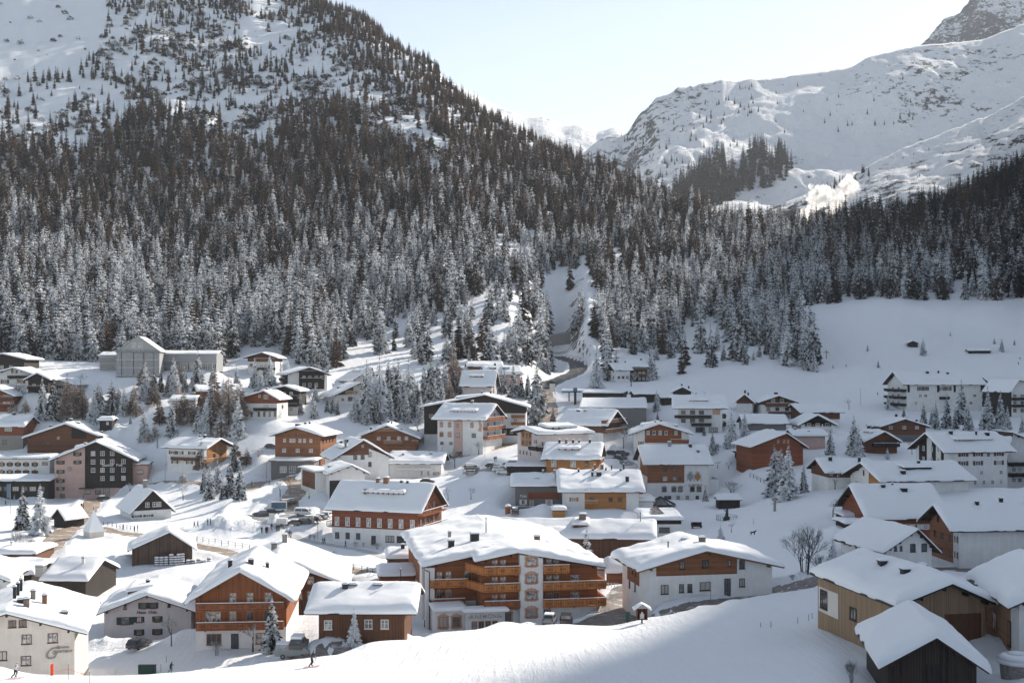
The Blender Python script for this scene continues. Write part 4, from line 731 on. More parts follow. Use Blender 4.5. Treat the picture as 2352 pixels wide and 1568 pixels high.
house('white_gable_house', 'white house with dark half-round shutters under the dark timber house', 'house', 1, -60, 565, 285, 480, 2, 16, 'g', 440, 388, th=.6, ov=(1.4,1.5), xr=.55, wall='plaster_white', win=[('F',[.3,.72],[2.6],1.6,1.5,'sb'),('F',[.55,.78],[6.4],1.2,1.2,'sb')], bal=[('F',.4,1.,4.,1.3,'wood_dark')])
house('dark_gable_house', 'low dark house right of the white one at the left forest edge', 'house', 1, 252, 600, 430, 468, 4, 14, 'g', 480, 436, th=.6, ov=(1.4,1.4), xr=.5, wall='wood_dark_h', win=[('F',[.3,.7],[2.5],1.2,1.2,'w')], bal=[('F',0,1.,1.4,1.3,'wood_dark')])
house('screened_house', 'pale house screened by the larches left of the scaffolded building', 'house', 1, 350, 680, 660, 478, 0, 12, 'g', 535, 488, th=.6, ov=(1.2,1.2), wall='plaster_lilac', win=[('F',[.3,.6,.8],[2.5,5.5],1.2,1.3,'sb')])
house('red_edge_chalet', 'red-brown chalet with stacked balconies cut by the left edge of the view', 'chalet', 1, -240, 760, 112, 462, 0, 14, 'g', 628, 552, th=.75, ov=(1.4,1.4), xr=.5, wall='wood_red_h', win=[('F',[.8,.9],[2.5,5.],1.1,1.3,'w')], bal=[('F',.6,1.05,4.,1.4,'wood_brown'),('F',.6,1.05,1.4,1.4,'wood_brown')])
house('snow_block_chalet', 'red-brown chalet with a boxy metre-deep snow load and a glazed veranda at the left edge', 'chalet', 1, -120, 1100, 206, 448, -3, 13, 'e', 915, 800, th=1.1, ov=(.8,.9), wall='stone', upper='wood_red_h', hs=4.6, win=[('F',[.6],[6.8],3.0,1.8,'d'),('F',[.5],[2.2],1.6,1.6,'d')], chim=[(.46,.55,1.,.8,'metal_dark')])
house('hut', 'tiny dark hut with one white window on the slope above the brown annex', 'hut', 1, 892, 918, 1002, 452, 0, 5, 'e', 858, 815, th=.9, ov=(.5,.7), wall='wood_dark', win=[('F',[.65],[1.6],.8,1.0,'W')])
house('inn_annex', 'wide reddish-brown timber annex with a shallow gable behind the pink and black inn', 'annex', 1, 245, 1185, 905, 442, 3, 20, 'g', 1005, 890, th=.75, ov=(1.5,1.5), xr=.53, wall='wood_brown_h', win=[('F',[.42],[7.],1.,1.1,'N'),('F',[.28],[5.2],.8,1.,'d')], pan=[('F',.6,.8,6.8,None,'wood_dark')], chim=[(.52,.3,1.,.9,'metal_dark'),(.62,.25,1.6,.5,'metal_dark'),(.22,.4,.9,1.1,'metal_dark'),(.3,.75,1.,.8,'metal_dark'),(.95,.3,.7,.4,'metal_dark')])
def inn_extra(root, rf, fp, W, D, E, Rz):
    s = MB().prism([(3.2+.9*math.cos(k*.785), 9.6+.9*math.sin(k*.785)) for k in range(8)], -.05, -.005).build('sundial', 'ornament_grey', root, loc=(1.7,0,0))
    MB().box(W+.02, 3, -3, W+3.6, 9, 4.5).build('side_porch', 'plaster_pink', root); MB().box(8, -2.0, 3.0, 13, -.02, 3.2).build('entrance_canopy', 'roof_board', root)
    flatsnow(root, W, 2.8, W+3.9, 9.2, 4.52, .4)
house('post_inn', 'five-storey inn, half pink plaster and half black timber, lettered Gasthof Post', 'inn', 1, 490, 1545, 1190, 414, 9, 19, 'g', 1200, 1052, th=.75, ov=(1.7,1.6), xr=.535, wall='plaster_pink', ER=12.6,
  pan=[('F',.385,1.,3.0,None,'wood_dark'),('L',.0,1.,-1,None,'plaster_lilac')],
  win=[('F',[.075],[11.8,8.7,5.6,3.0],1.3,1.2,'so'),('F',[.29],[14.5,11.8],1.3,1.2,'so'),('F',[.49,.61,.735],[14.7],1.35,1.5,'w'),('F',[.49,.61,.735,.88],[11.9],1.35,1.5,'w'),('F',[.49,.61,.735,.88],[9.1],1.35,1.5,'w'),('F',[.61,.735,.88],[6.3],1.35,1.5,'w'),('F',[.42,.55,.9],[1.8],1.8,1.5,'d'),('F',[.1],[.5],1.6,1.6,'d'),('L',[.5,.8],[11.8,8.7],1.1,1.2,'so')],
  doors=[('F',.66,2.0,2.8,'d')], dorm=[('n',.2,.7,.45,.5,3,'wood_brown')], chim=[(.35,.3,1.,.5,'metal_dark'),(.5,.75,1.2,.9,'metal_dark'),(.48,.4,.5,.3,'metal_dark')], txt=[('F',.735,10.35,1.15,'Gasthof   Post','letter_white',0)], custom=inn_extra)
house('inn_wing', 'long white wing with two rows of green-shuttered windows left of the pink and black inn', 'wing', 1, -160, 1420, 445, 426, -1, 13, 'e', 1198, 1150, th=.6, ov=(.8,.6), wall='plaster_white', win=[('F',[.2,.29,.41,.53,.65,.78],[6.7],1.1,1.1,'so'),('F',[.2,.29,.41,.53,.65,.78],[4.1],1.1,.9,'so'),('F',[.93],[7.],2.,1.1,'b')])
house('inn_terrace', 'dark glazed ground-floor hall with a broad snow roof in front of the white wing', 'hall', 1, -160, 1525, 430, 408, 0, 11, 'e', 1402, 1325, th=.55, ov=(.9,.9), xr=.96, wall='wood_dark', win=[('F',[.25,.38,.51,.64,.77,.9],[2.2],2.2,1.6,'d')])
house('slope_chalet', 'white chalet with a timber balcony gable on the right, above the stone stairs', 'chalet', 1, 1500, 1300, 1832, 425, -22, 14, 'e', 1104, 1000, th=.7, ov=(1.1,1.8), wall='plaster_white', pan=[('R',.1,.9,3.6,None,'wood_amber')], win=[('F',[.14,.34,.66],[6.2],1.5,1.1,'sb'),('F',[.2,.6],[3.],1.4,1.1,'sb'),('R',[.4,.65],[5.,7.4],1.,1.4,'d')], bal=[('R',-.05,1.,3.4,1.4,'wood_amber'),('F',.15,.85,3.9,1.2,'wood_brown')], chim=[(.5,.55,.6,.5,'metal_dark'),(.5,.68,.8,.6,'metal_dark')])
house('hidden_chalet', 'brown gabled chalet mostly hidden behind the brown larches', 'chalet', 1, 1790, 720, 2130, 482, 22, 12, 'e', 600, 528, th=.6, ov=(1.1,1.4), wall='wood_red_h')
house('hidden_shed', 'low shed with a smooth snow roof below the hidden chalet', 'shed', 1, 1540, 740, 1745, 462, 4, 9, 'e', 680, 622, th=.6, ov=(.9,.9), wall='plaster_lilac')
house('farmhouse', 'low farmhouse, white stucco left and blackened timber right, with white-framed windows', 'farmhouse', 2, 1140, 172, 1470, 348, 28, 19, 'g', 92, 8, th=.6, ov=(1.,1.), xr=.5, wall='plaster_white', upper='wood_dark_h', hs=2.8, win=[('F',[.1,.37,.56,.68],[4.2],1.1,1.3,'w'),('F',[.1,.4],[1.1],1.4,.7,'sb')], chim=[(.5,.5,1.1,1.5,'stone')])
house('old_barn', 'grey weathered hay barn with a thick snow quilt in the sunlit field', 'barn', 2, 1132, 556, 1650, 270, 16, 9, 'g', 424, 283, th=.85, ov=(.9,1.), xr=.62, wall='wood_weathered')
house('roof_terrace_house', 'dark slate-clad house with a rippled snow roof and a louvred vent, left edge', 'house', 2, 370, 850, 735, 238, -4, 15, 'e', 700, 480, th=.9, ov=(.4,.5), wall='wood_dark', chim=[(.12,-.15,1.6,1.0,'metal_grey'),(.3,.72,.5,1.3,'kiosk_white')])
house('lower_left_house', 'long snow-roofed house with a thin dark eave strip at the left edge', 'house', 2, -400, 720, 270, 246, -1, 14, 'e', 648, 505, th=.9, ov=(.8,.7), wall='wood_dark')
house('lower_left_house', 'snow-smothered roof with one thin flue behind the thin-eaved house', 'house', 2, -400, 560, 290, 272, 0, 12, 'e', 470, 400, th=.9, ov=(.6,.6), wall='wood_brown', chim=[(.3,.64,.3,1.2,'kiosk_white')])
house('corner_roof', 'dark-eaved snow roof against the left edge behind the cream pension', 'house', 2, -400, 760, 60, 222, 8, 12, 'g', 700, 610, th=.9, ov=(.8,.8), xr=.5, wall='plaster_white')
# right side, in the shade
house('big_snow_house', 'wide brown house under a broad snow slope above the small white house', 'house', 7, 1050, 420, 1660, 264, 0, 24, 'e', 172, -150, th=.8, ov=(1.,1.6), wall='wood_red_h', win=[('F',[.52,.6,.75,.85],[4.8],1.1,1.1,'sw')], chim=[(.42,.35,.8,.6,'metal_dark'),(.35,.62,1.2,.8,'metal_dark'),(.45,.5,.3,.5,'metal_dark')])
house('long_dormer_house', 'house with a sooty box dormer and lined snow, its white gable facing left', 'house', 8, 1160, 1440, 1870, 300, 10, 19, 'e', 1352, 1160, th=.6, ov=(1.,1.8), wall='plaster_white', pan=[('L',.55,1.,1.,None,'wood_amber')], win=[('L',[.4,.6],[4.,6.6],.7,1.3,'b')], dorm=[('n',.32,.66,.42,.9,1,'wood_dark','d')], chim=[(.1,.26,1.0,.9,'metal_dark'),(.34,.56,.6,1.2,'metal_dark')])
house('brown_ridge_house', 'brown timber house with two dark chimneys on a level ridge, behind the feathery larch', 'house', 8, 672, 1400, 1065, 320, 4, 14, 'e', 1276, 1133, th=.6, ov=(.9,1.1), wall='plaster_white', upper='wood_brown', hs=2.8, win=[('F',[.4,.62],[4.6],1.,1.2,'d')], chim=[(.36,.18,.8,1.,'metal_dark'),(.25,.78,.6,1.5,'metal_dark')])
house('grand_hotel', 'tall white hotel with half-timbered left gable and a long ribbon dormer on the right', 'hotel', 8, 1705, 1400, 2205, 330, 13, 16, 'e', 1102, 908, th=.6, ov=(1.1,2.1), wall='plaster_white',
  pan=[('L',.1,.34,2.,None,'wood_dark'),('L',.5,.62,2.,None,'wood_dark'),('L',.78,.86,2.,None,'wood_dark')], win=[('F',[.25,.5,.86],[9.0,6.6],1.5,1.2,'sb'),('F',[.68],[9.0],.7,1.1,'d'),('F',[.3,.56,.9],[4.],1.,1.1,'w'),('F',[.3,.45,.6,.75,.9],[1.4],.9,1.1,'w'),('L',[.25,.5,.7],[4.,7.,10.],1.,1.3,'w')], dorm=[('n',.24,.88,.42,.6,10,'wood_brown')], chim=[(.42,.28,.8,.8,'metal_dark'),(.38,.7,.4,1.,'metal_dark'),(.36,.88,.9,.8,'metal_dark')])
house('edge_annex', 'dark-balconied annex between the tall white hotel and the right edge', 'annex', 8, 2212, 1420, 2560, 350, 2, 15, 'g', 1062, 930, th=.6, ov=(1.2,1.2), xr=.1, wall='plaster_white', win=[('F',[.15,.3],[3.,6.],1.2,1.2,'w')], bal=[('F',0,1.,7.2,1.3,'wood_dark'),('F',0,1.,4.2,1.3,'wood_dark')])
house('red_brown_barn_house', 'red-brown boarded house with a wide gable behind the three dark spruces', 'house', 8, 28, 1215, 455, 372, 8, 16, 'g', 1040, 935, th=.7, ov=(1.2,1.3), xr=.64, wall='wood_red_h', win=[('F',[.5,.62,.7],[7.6],.8,1.1,'N'),('F',[.5,.7],[4.],1.2,1.3,'w')])
house('low_row', 'long low pinkish building with a level snow roof behind the red-brown boarded house', 'annex', 8, 395, 1060, 645, 392, 2, 12, 'e', 957, 885, th=.6, ov=(.8,1.), wall='plaster_pink', chim=[(.4,.1,.8,.5,'metal_dark'),(.2,.5,.6,.2,'metal_dark')])
house('black_gable_chalet', 'white chalet with a black boarded gable and arched shutters', 'chalet', 8, 438, 910, 712, 420, 0, 14, 'g', 848, 778, th=.65, ov=(1.3,1.4), wall='plaster_white', pan=[('F',0,1.,3.4,None,'wood_dark_h')], win=[('F',[.25,.52,.82],[2.2],1.4,1.2,'sb'),('F',[.35,.5,.6],[4.8],.8,1.,'W')])
house('plain_chalet', 'long-roofed chalet with its dark left gable half hidden behind the black-gabled one', 'chalet', 8, 455, 880, 770, 450, 12, 14, 'e', 757, 668, th=.6, ov=(1.,1.5), wall='plaster_white', upper='wood_brown', hs=3.)
house('balcony_farmhouse', 'brown and white farmhouse with two flowered balconies at the foot of the snowfield', 'farmhouse', 8, 102, 812, 378, 460, 0, 16, 'g', 658, 612, th=.6, ov=(1.5,1.6), wall='plaster_white', upper='wood_brown', hs=5.6, win=[('F',[.35,.62],[7.2],1.4,1.2,'w'),('F',[.2,.48,.78],[4.],1.4,1.3,'b'),('F',[.8],[1.4],1.4,1.3,'d')], bal=[('F',.1,.85,5.2,1.4,'wood_brown'),('F',.2,1.05,2.2,1.4,'wood_brown')], chim=[(.55,.4,1.2,.9,'metal_dark')])
house('plain_roof_house', 'plain house whose flat snow roof shows behind a round frosted tree', 'house', 8, -40, 900, 312, 420, -2, 14, 'e', 852, 760, th=.7, ov=(.8,.9), wall='plaster_grey')
house('twin_chimney_house', 'shallow-gabled dark brown house with three chimneys below the spruce grove', 'house', 8, 1142, 1000, 1506, 430, 0, 15, 'g', 868, 812, th=.6, ov=(1.3,1.3), wall='plaster_grey', upper='wood_brown_h', hs=2.4, win=[('F',[.18,.5,.8],[5.],1.2,1.,'w')], chim=[(.5,.6,.7,.9,'metal_dark'),(.7,.5,1.,.8,'metal_dark'),(.92,.4,.7,1.,'metal_dark')])
house('dormer_chalet', 'dark brown chalet with an open loggia and a snow-capped dormer beside the two big spruces', 'chalet', 8, 1002, 1098, 1262, 386, 2, 15, 'g', 992, 922, th=.65, ov=(1.1,1.3), xr=.55, wall='wood_brown_h', win=[('F',[.35,.7],[3.2],2.,1.2,'d')], bal=[('F',.18,1.04,2.2,1.5,'wood_dark')], dorm=[('n',.2,.75,.5,.6,2,'wood_dark')], chim=[(.5,.6,.6,.8,'metal_dark'),(.52,.9,.8,.8,'metal_dark')])
house('hillside_hotel', 'large white hotel with dark striped shutters and rounded corner balconies below the ski slope', 'hotel', 8, 1345, 735, 1992, 520, 7, 19, 'e', 517, 392, th=.55, ov=(1.,2.), wall='plaster_white',
  win=[('F',[.18,.25,.46,.55],[9.3],1.4,1.7,'sb'),('F',[.18,.25,.75,.9],[6.3],1.4,1.2,'w'),('F',[.12,.7,.85],[3.2],1.4,1.2,'w'),('L',[.3,.6],[3.,6.,9.],1.4,1.5,'d')], pan=[('F',.01,.04,7.8,None,'wood_dark'),('F',.98,1.,7.8,None,'wood_dark'),('F',.40,.43,7.8,None,'wood_dark'),('F',.62,.65,7.8,None,'wood_dark')],
  bal=[('L',.0,1.,2.2,1.7,'wood_dark'),('L',.0,1.,5.2,1.7,'wood_dark'),('L',.0,1.,8.2,1.7,'wood_dark'),('F',.43,.55,5.,1.2,'wood_dark')], chim=[(.4,.38,1.,.8,'metal_dark'),(.4,.53,.6,1.,'metal_dark'),(.36,.64,.9,.7,'metal_dark')])
house('dark_hotel_wing', 'dark gabled building right behind the large white hotel', 'hotel', 8, 2110, 700, 2420, 562, 16, 14, 'e', 528, 440, th=.55, ov=(1.,1.6), wall='wood_dark_h', win=[('L',[.3,.6],[3.,6.],1.,1.2,'w')])
house('edge_hotel', 'half-timbered hotel with dark corner balconies at the far right edge', 'hotel', 8, 2245, 785, 2700, 498, 12, 17, 'g', 545, 478, th=.55, ov=(1.3,1.5), xr=.1, wall='plaster_white', win=[('F',[.06,.2,.35],[2.5,5.4,8.2],1.4,1.4,'d')], bal=[('F',0,.5,4.,1.4,'wood_dark'),('F',0,.5,6.8,1.4,'wood_dark')], pan=[('L',0,1.,0,None,'wood_dark_h')])
house('field_hut', 'dark snow-buried hay hut beside a lone young spruce on the ski slope', 'hut', 8, 1358, 185, 1440, 655, -14, 7, 'g', 155, 138, th=.7, ov=(.6,.6), xr=.5, wall='wood_dark')
house('field_hut', 'long half-buried hay hut with a raised right gable on the ski slope', 'hut', 8, 1880, 240, 2065, 640, -10, 7, 'e', 222, 196, th=.8, ov=(.5,.7), wall='wood_dark')
house('lawn_shed', 'low dark shed with a smooth snow roof at the edge of the shaded lawn', 'shed', 7, 830, 240, 990, 262, 4, 7, 'e', 210, 160, th=.6, ov=(.5,.5), wall='wood_dark')
house('lawn_shed', 'smaller snow-covered shed tucked behind the low dark shed', 'shed', 7, 815, 175, 940, 278, 4, 6, 'e', 145, 105, th=.7, ov=(.5,.5), wall='wood_dark')
house('tree_hut', 'dark hut with a slanting snow roof under the spruces right of the crested hotel', 'hut', 5, 2160, 1245, 2330, 392, 4, 8, 'e', 1150, 1112, th=.5, ov=(.8,.8), wall='wood_dark')

def scaffold(root, rf, fp, W, D, E, Rz):
    m = MB()
    for i in range(10):
        x = W*i/9; z1 = float(rf.z(x))-.1 if 1 < i < 8 else E+.6
        m.tube((x, -.9, -1.5), (x, -.9, min(z1, E+.4)), .07)
    for z in (.2, 3.3, 6.5, 9.6): m.box(-.4, -1.1, z, W+.4, -.15, z+.12); m.tube((-.4, -1.05, z+1.), (W+.4, -1.05, z+1.), .05)
    m.build('scaffold', 'metal_grey', root)
    c = MB()
    for z in (.3, 3.4, 6.6):
        c.box(-.3, -1.1, z, W+.3, -.2, z+.16)
    c.build('snow_cap', 'soft_snow', root)
    for z in (.45, 3.55, 6.75):
        for x0, x1 in ((0, .11), (.13, .39), (.41, .63), (.65, .87), (.89, 1.)):
            MB().box(x0*W, -1.12, z, x1*W, -1.10, z+2.7).build('netting', 'scaffold_net', root)
house('scaffolded_building', 'four-storey building shell wrapped in scaffolding and grey netting at the forest edge', 'building', 1, 1048, 458, 1428, 500, 8, 19, 'g', 232, 98, th=.12, ov=(.6,.5), wall='scaffold_net', upper='metal_grey', hs=10.2, roofm='metal_grey',
  win=[('F',[.2,.3,.43,.5,.57,.7,.8],[1.9,4.9,8.1],1.1,2.0,'n'),('F',[.4,.55],[12.6],1.6,2.,'W')], custom=scaffold)
house('netted_wing', 'netted scaffold wing on the right of the wrapped building shell', 'wing', 1, 1440, 405, 1940, 516, 2, 14, 'e', 262, 225, th=.3, ov=(.5,.5), wall='scaffold_net', roofm='metal_grey', win=[('F',[.42,.58,.74,.9],[1.6],4.6,2.4,'w')], bal=[('F',0,.32,3.,1.2,'metal_grey',dict(open_=True)),('F',0,.32,.6,1.2,'metal_grey',dict(open_=True))])
house('netted_wing', 'short netted scaffold wing on the left of the wrapped building shell', 'wing', 1, 892, 405, 1045, 514, 0, 12, 'e', 275, 235, th=.3, ov=(.4,.4), wall='scaffold_net', roofm='metal_grey', bal=[('F',0,1.,4.5,1.1,'metal_grey',dict(open_=True)),('F',0,1.,1.8,1.1,'metal_grey',dict(open_=True))])
house('covered_gate', 'small timber shelter with a steep snow roof beside the street', 'shelter', 12, 770, 1095, 935, 330, -32, 6, 'g', 955, 850, th=.6, ov=(.7,.7), wall='wood_dark')
house('side_annex', 'pinkish flat annex against the right wall of the pink and black inn', 'annex', 1, 1195, 1345, 1320, 420, 6, 9, 'e', 3.6, 4.0, th=.5, ov=(.5,.5), wall='plaster_pink', win=[('F',[.5],[1.2],2.,1.4,'d')])
# ------------------------------------------------------------------ pads, roads, terrain
for a, k in SPECS:
    px, py, pz, ar, W_, E_, R_ = prep(*a[3:], **k); D_ = a[9]
    ca, sa = math.cos(ar), math.sin(ar)
    for fx, fy in ((.15, 0), (.85, 0), (.5, .45)):
        x = px+fx*W_*ca-fy*D_*sa; y = py+fx*W_*sa+fy*D_*ca
        if py > 160: PADS.append((x, y, pz-.05, max(4.5, min(W_, D_)*.45)))
apply_pads()
def catmull(P, step=2.):
    P = [Vector(p) for p in P]; P = [P[0]*2-P[1]]+P+[P[-1]*2-P[-2]]; out = []
    for i in range(1, len(P)-2):
        n = max(2, int((P[i+1]-P[i]).length/step))
        for k in range(n):
            t = k/n; a, b, c, d = P[i-1:i+3]
            out.append(.5*((2*b)+(c-a)*t+(2*a-5*b+4*c-d)*t*t+(3*b-a-3*c+d)*t**3))
    out.append(P[-2]); return out
ROADS = []
def road(name, pts, w, mat, berm=.6, xy=None, lift=.10):
    P = [Vector(hit(*tp(t, x, y), Y0)[:2]) for t, x, y, Y0 in pts] if xy is None else [Vector(p) for p in xy]
    C = catmull(P); ROADS.append((name, C, w, mat, berm, lift))
    return C
def carve():
    global ZT
    for name, C, w, mat, berm, lift in ROADS:
        c = np.array([(p.x, p.y) for p in C]); lo = c.min(0)-w-6; hi = c.max(0)+w+6
        I = np.where((_XX > lo[0]) & (_XX < hi[0]) & (_YY > lo[1]) & (_YY < hi[1])); X = _XX[I]; Y = _YY[I]
        d = np.full(len(X), 1e9); zc = np.zeros(len(X)); cz = np.array(gz(c[:,0], c[:,1]))
        k = np.ones(7)/7; cz = np.convolve(np.pad(cz, 3, 'edge'), k, 'valid')
        for q in range(0, len(c)):
            dd = np.hypot(X-c[q,0], Y-c[q,1]); m = dd < d; d[m] = dd[m]; zc[m] = cz[q]
        f = np.clip(1-(d-w/2)/3.5, 0, 1); f = f*f*(3-2*f)
        Z = ZT[I]; Z = Z*(1-f)+(zc-.05)*f
        if berm: Z = Z + berm*np.exp(-((d-w/2-1.3)/1.0)**2)*(.4+1.3*vnoise(X/2.5, Y/2.5))
        ZT[I] = Z
def lay_roads():
    for name, C, w, mat, berm, lift in ROADS:
        n = 7; X = []; Y = []
        for i, p in enumerate(C):
            d = (C[min(i+1, len(C)-1)]-C[max(i-1, 0)]).normalized(); nx, ny = -d.y, d.x
            jl = .35*(float(vnoise(i*.31, 3.7))-.5)*1.6
            X.append([p.x+nx*(w/2+jl)*s for s in np.linspace(-1, 1, n)]); Y.append([p.y+ny*(w/2+jl)*s for s in np.linspace(-1, 1, n)])
        X = np.array(X); Y = np.array(Y); Z = gz(X, Y)+lift
        Z[:, 0] -= .25; Z[:, -1] -= .25
        o = put(name, grid_mesh(name, X, Y, Z, mat)); tag(o, kind='structure')
road('street', [(2,380,465,230),(2,480,340,230),(2,600,230,230),(2,690,140,230),(2,760,70,230),(1,900,1500,300),(1,1060,1470,300),(1,1300,1420,300),(1,1560,1400,300)], 7, 'road_brown', .5)
road('river_road', [(2,640,245,240),(2,860,245,240),(2,1000,275,240),(2,1150,300,240),(2,1400,335,240),(2,1700,395,230),(2,1900,435,230),(2,2100,480,230),(3,300,480,230),(3,700,560,230),(3,1000,620,230)], 5.5, 'road_brown', .5)
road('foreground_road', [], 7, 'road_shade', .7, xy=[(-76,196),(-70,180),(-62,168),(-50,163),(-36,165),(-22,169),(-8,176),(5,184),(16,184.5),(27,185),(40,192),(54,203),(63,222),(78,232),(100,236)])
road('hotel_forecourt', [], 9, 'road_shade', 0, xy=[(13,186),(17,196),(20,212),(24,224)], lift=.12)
road('parking_lot', [(3,40,170,300),(3,200,150,300),(3,400,120,300),(3,560,110,300),(3,680,150,300)], 22, 'parking', .5)
road('village_lane', [(3,420,90,300),(3,330,20,300),(4,420,1480,320),(4,390,1420,320),(4,250,1400,330),(4,60,1430,330),(1,2180,1480,330),(1,1900,1440,330),(1,1560,1402,330)], 6.5, 'road_brown', .5, lift=.14)
road('footpath', [(3,-120,240,300),(3,150,270,290),(3,330,315,290),(3,600,370,280),(3,820,405,270),(3,1050,455,260),(3,1170,490,255)], 3.2, 'path_snow', .25)
road('main_road', [(4,1500,1300,380),(4,1700,1215,380),(4,1900,1170,380),(4,2150,1110,380),(5,100,1060,380),(5,300,990,380),(5,420,880,400),(5,450,760,440),(5,440,690,460),(5,410,620,500),(5,400,570,520)], 7.5, 'road_brown', .4)
GR = [(p[0], p[1]) for p in GRP]
road('stream', [(9,470,245,330),(9,330,290,330),(9,180,360,330),(9,40,470,320),(2,2000,170,300)], 6, 'water', .5, lift=-.25)
road('gorge_road', [], 10, 'asphalt', .8, xy=GR)
road('hotel_parking', [(4,1800,1300,370),(4,2000,1290,370),(4,2200,1300,370),(5,150,1290,350)], 13, 'parking', .4)
road('side_yard', [(5,960,1180,350),(5,1080,1190,350),(5,1200,1260,345),(5,1330,1300,340)], 8, 'parking', .4)
carve()
def mound(t, x, y, h, r, sx=1.):
    global ZT
    X, Y, Z = hit(*tp(t, x, y), 95); ZT = ZT + h*np.exp(-(((_XX-X)/sx)**2+(_YY-Y)**2)/(r*r))*(1+1.2*fbm(_XX/2., _YY/2., 3))
for q in ((9,950,900,1.6,4,2.),(2,1040,530,2.,4,1.),(2,960,1270,1.8,3.5,1.6),(9,1160,600,1.6,2.5,1.3),(9,540,780,1.8,2.2,1.),(3,640,1285,1.4,2.5,1.6),(2,1600,1180,1.8,3,1.),(13,2300,1160,1.2,3,1.5),(6,1310,905,1.0,2.2,1.),(7,1700,1110,1.5,3,1.5),(7,1900,1290,1.5,3.5,1.),(4,100,1230,2.,4,1.),(10,1000,1480,1.4,3,2.),(9,900,90,2.5,6,1.),(2,620,450,1.3,4,1.5),(2,1850,250,1.6,7,2.)): mound(*q)
# trampled and ploughed relief on the near slope
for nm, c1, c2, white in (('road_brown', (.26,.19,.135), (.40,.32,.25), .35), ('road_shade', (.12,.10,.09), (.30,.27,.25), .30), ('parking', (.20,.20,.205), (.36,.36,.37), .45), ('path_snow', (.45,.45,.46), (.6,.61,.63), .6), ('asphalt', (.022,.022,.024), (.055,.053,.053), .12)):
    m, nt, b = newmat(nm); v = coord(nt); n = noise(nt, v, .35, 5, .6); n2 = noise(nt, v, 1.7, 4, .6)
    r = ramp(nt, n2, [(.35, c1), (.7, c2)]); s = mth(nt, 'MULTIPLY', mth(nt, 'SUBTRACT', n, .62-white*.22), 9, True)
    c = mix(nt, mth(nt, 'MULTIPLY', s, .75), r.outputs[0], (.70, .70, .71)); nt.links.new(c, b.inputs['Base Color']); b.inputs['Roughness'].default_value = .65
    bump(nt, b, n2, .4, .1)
m, nt, b = newmat('ground_snow')
g = nt.nodes.new('ShaderNodeNewGeometry'); pos = g.outputs['Position']; sp = nt.nodes.new('ShaderNodeSeparateXYZ'); nt.links.new(pos, sp.inputs[0])
ns = nt.nodes.new('ShaderNodeSeparateXYZ'); nt.links.new(g.outputs['Normal'], ns.inputs[0])
def mapped(scale, rz=0):
    mp = nt.nodes.new('ShaderNodeMapping'); mp.inputs['Scale'].default_value = scale; mp.inputs['Rotation'].default_value = (0, 0, rz); nt.links.new(pos, mp.inputs[0]); return mp.outputs[0]
far = mth(nt, 'MULTIPLY', mth(nt, 'SUBTRACT', sp.outputs[1], 560.), .006, True)
n1 = noise(nt, mapped((1,1,1)), .045, 6, .62); n2 = noise(nt, mapped((1,1,1)), .16, 6, .7); n3 = noise(nt, mapped((1,1,1)), 1.3, 4, .65)
steep = mth(nt, 'SUBTRACT', 1., ns.outputs[2])
rock = mth(nt, 'ADD', mth(nt, 'MULTIPLY', n2, 1.), mth(nt, 'ADD', mth(nt, 'MULTIPLY', n1, .55), mth(nt, 'MULTIPLY', steep, .5)))
hi_ = mth(nt, 'MULTIPLY', mth(nt, 'SUBTRACT', sp.outputs[2], 95.), .006, True)
rk = mth(nt, 'MULTIPLY', mth(nt, 'MULTIPLY', mth(nt, 'SUBTRACT', rock, 1.06), 14, True), mth(nt, 'MULTIPLY', far, hi_))
# rock also breaks through on the gorge walls
gx = mth(nt, 'LESS_THAN', mth(nt, 'ABSOLUTE', mth(nt, 'SUBTRACT', sp.outputs[0], 32.)), 34.)
gr = mth(nt, 'MULTIPLY', mth(nt, 'MULTIPLY', mth(nt, 'SUBTRACT', rock, 1.0), 14, True), mth(nt, 'MULTIPLY', mth(nt, 'GREATER_THAN', sp.outputs[1], 640.), gx))
rk = mth(nt, 'MAXIMUM', rk, gr)
dk = ramp(nt, n3, [(.3, (.035,.032,.03)), (.7, (.11,.095,.085))])
c = mix(nt, rk, (.86,.875,.9), dk.outputs[0]); nt.links.new(c, b.inputs['Base Color'])
b.inputs['Roughness'].default_value = .75; b.inputs['Specular IOR Level'].default_value = .12
tr = noise(nt, mapped((.22, 2.2, 1), R(14)), .9, 5, .6, .6); tr2 = noise(nt, mapped((2.6, .18, 1), R(52)), .5, 4, .6, .5)
near = mth(nt, 'LESS_THAN', sp.outputs[1], 205.)
pst = mth(nt, 'MULTIPLY', mth(nt, 'ADD', mth(nt, 'MULTIPLY', tr, 2.4), mth(nt, 'MULTIPLY', tr2, 2.)), near)
n4 = noise(nt, mapped((1,1,1)), .42, 5, .7)
h = mth(nt, 'ADD', mth(nt, 'ADD', mth(nt, 'ADD', mth(nt, 'MULTIPLY', n3, .8), mth(nt, 'MULTIPLY', n4, 1.6)), mth(nt, 'MULTIPLY', pst, 1.1)), mth(nt, 'MULTIPLY', n2, 1.2))
bump(nt, b, h, .6, .2)
gm = grid_mesh('ground', _XX, _YY, ZT, 'ground_snow'); tag(put('ground', gm), kind='structure')
gm.flip_normals() if gm.polygons[0].normal.z < 0 else None
lay_roads()

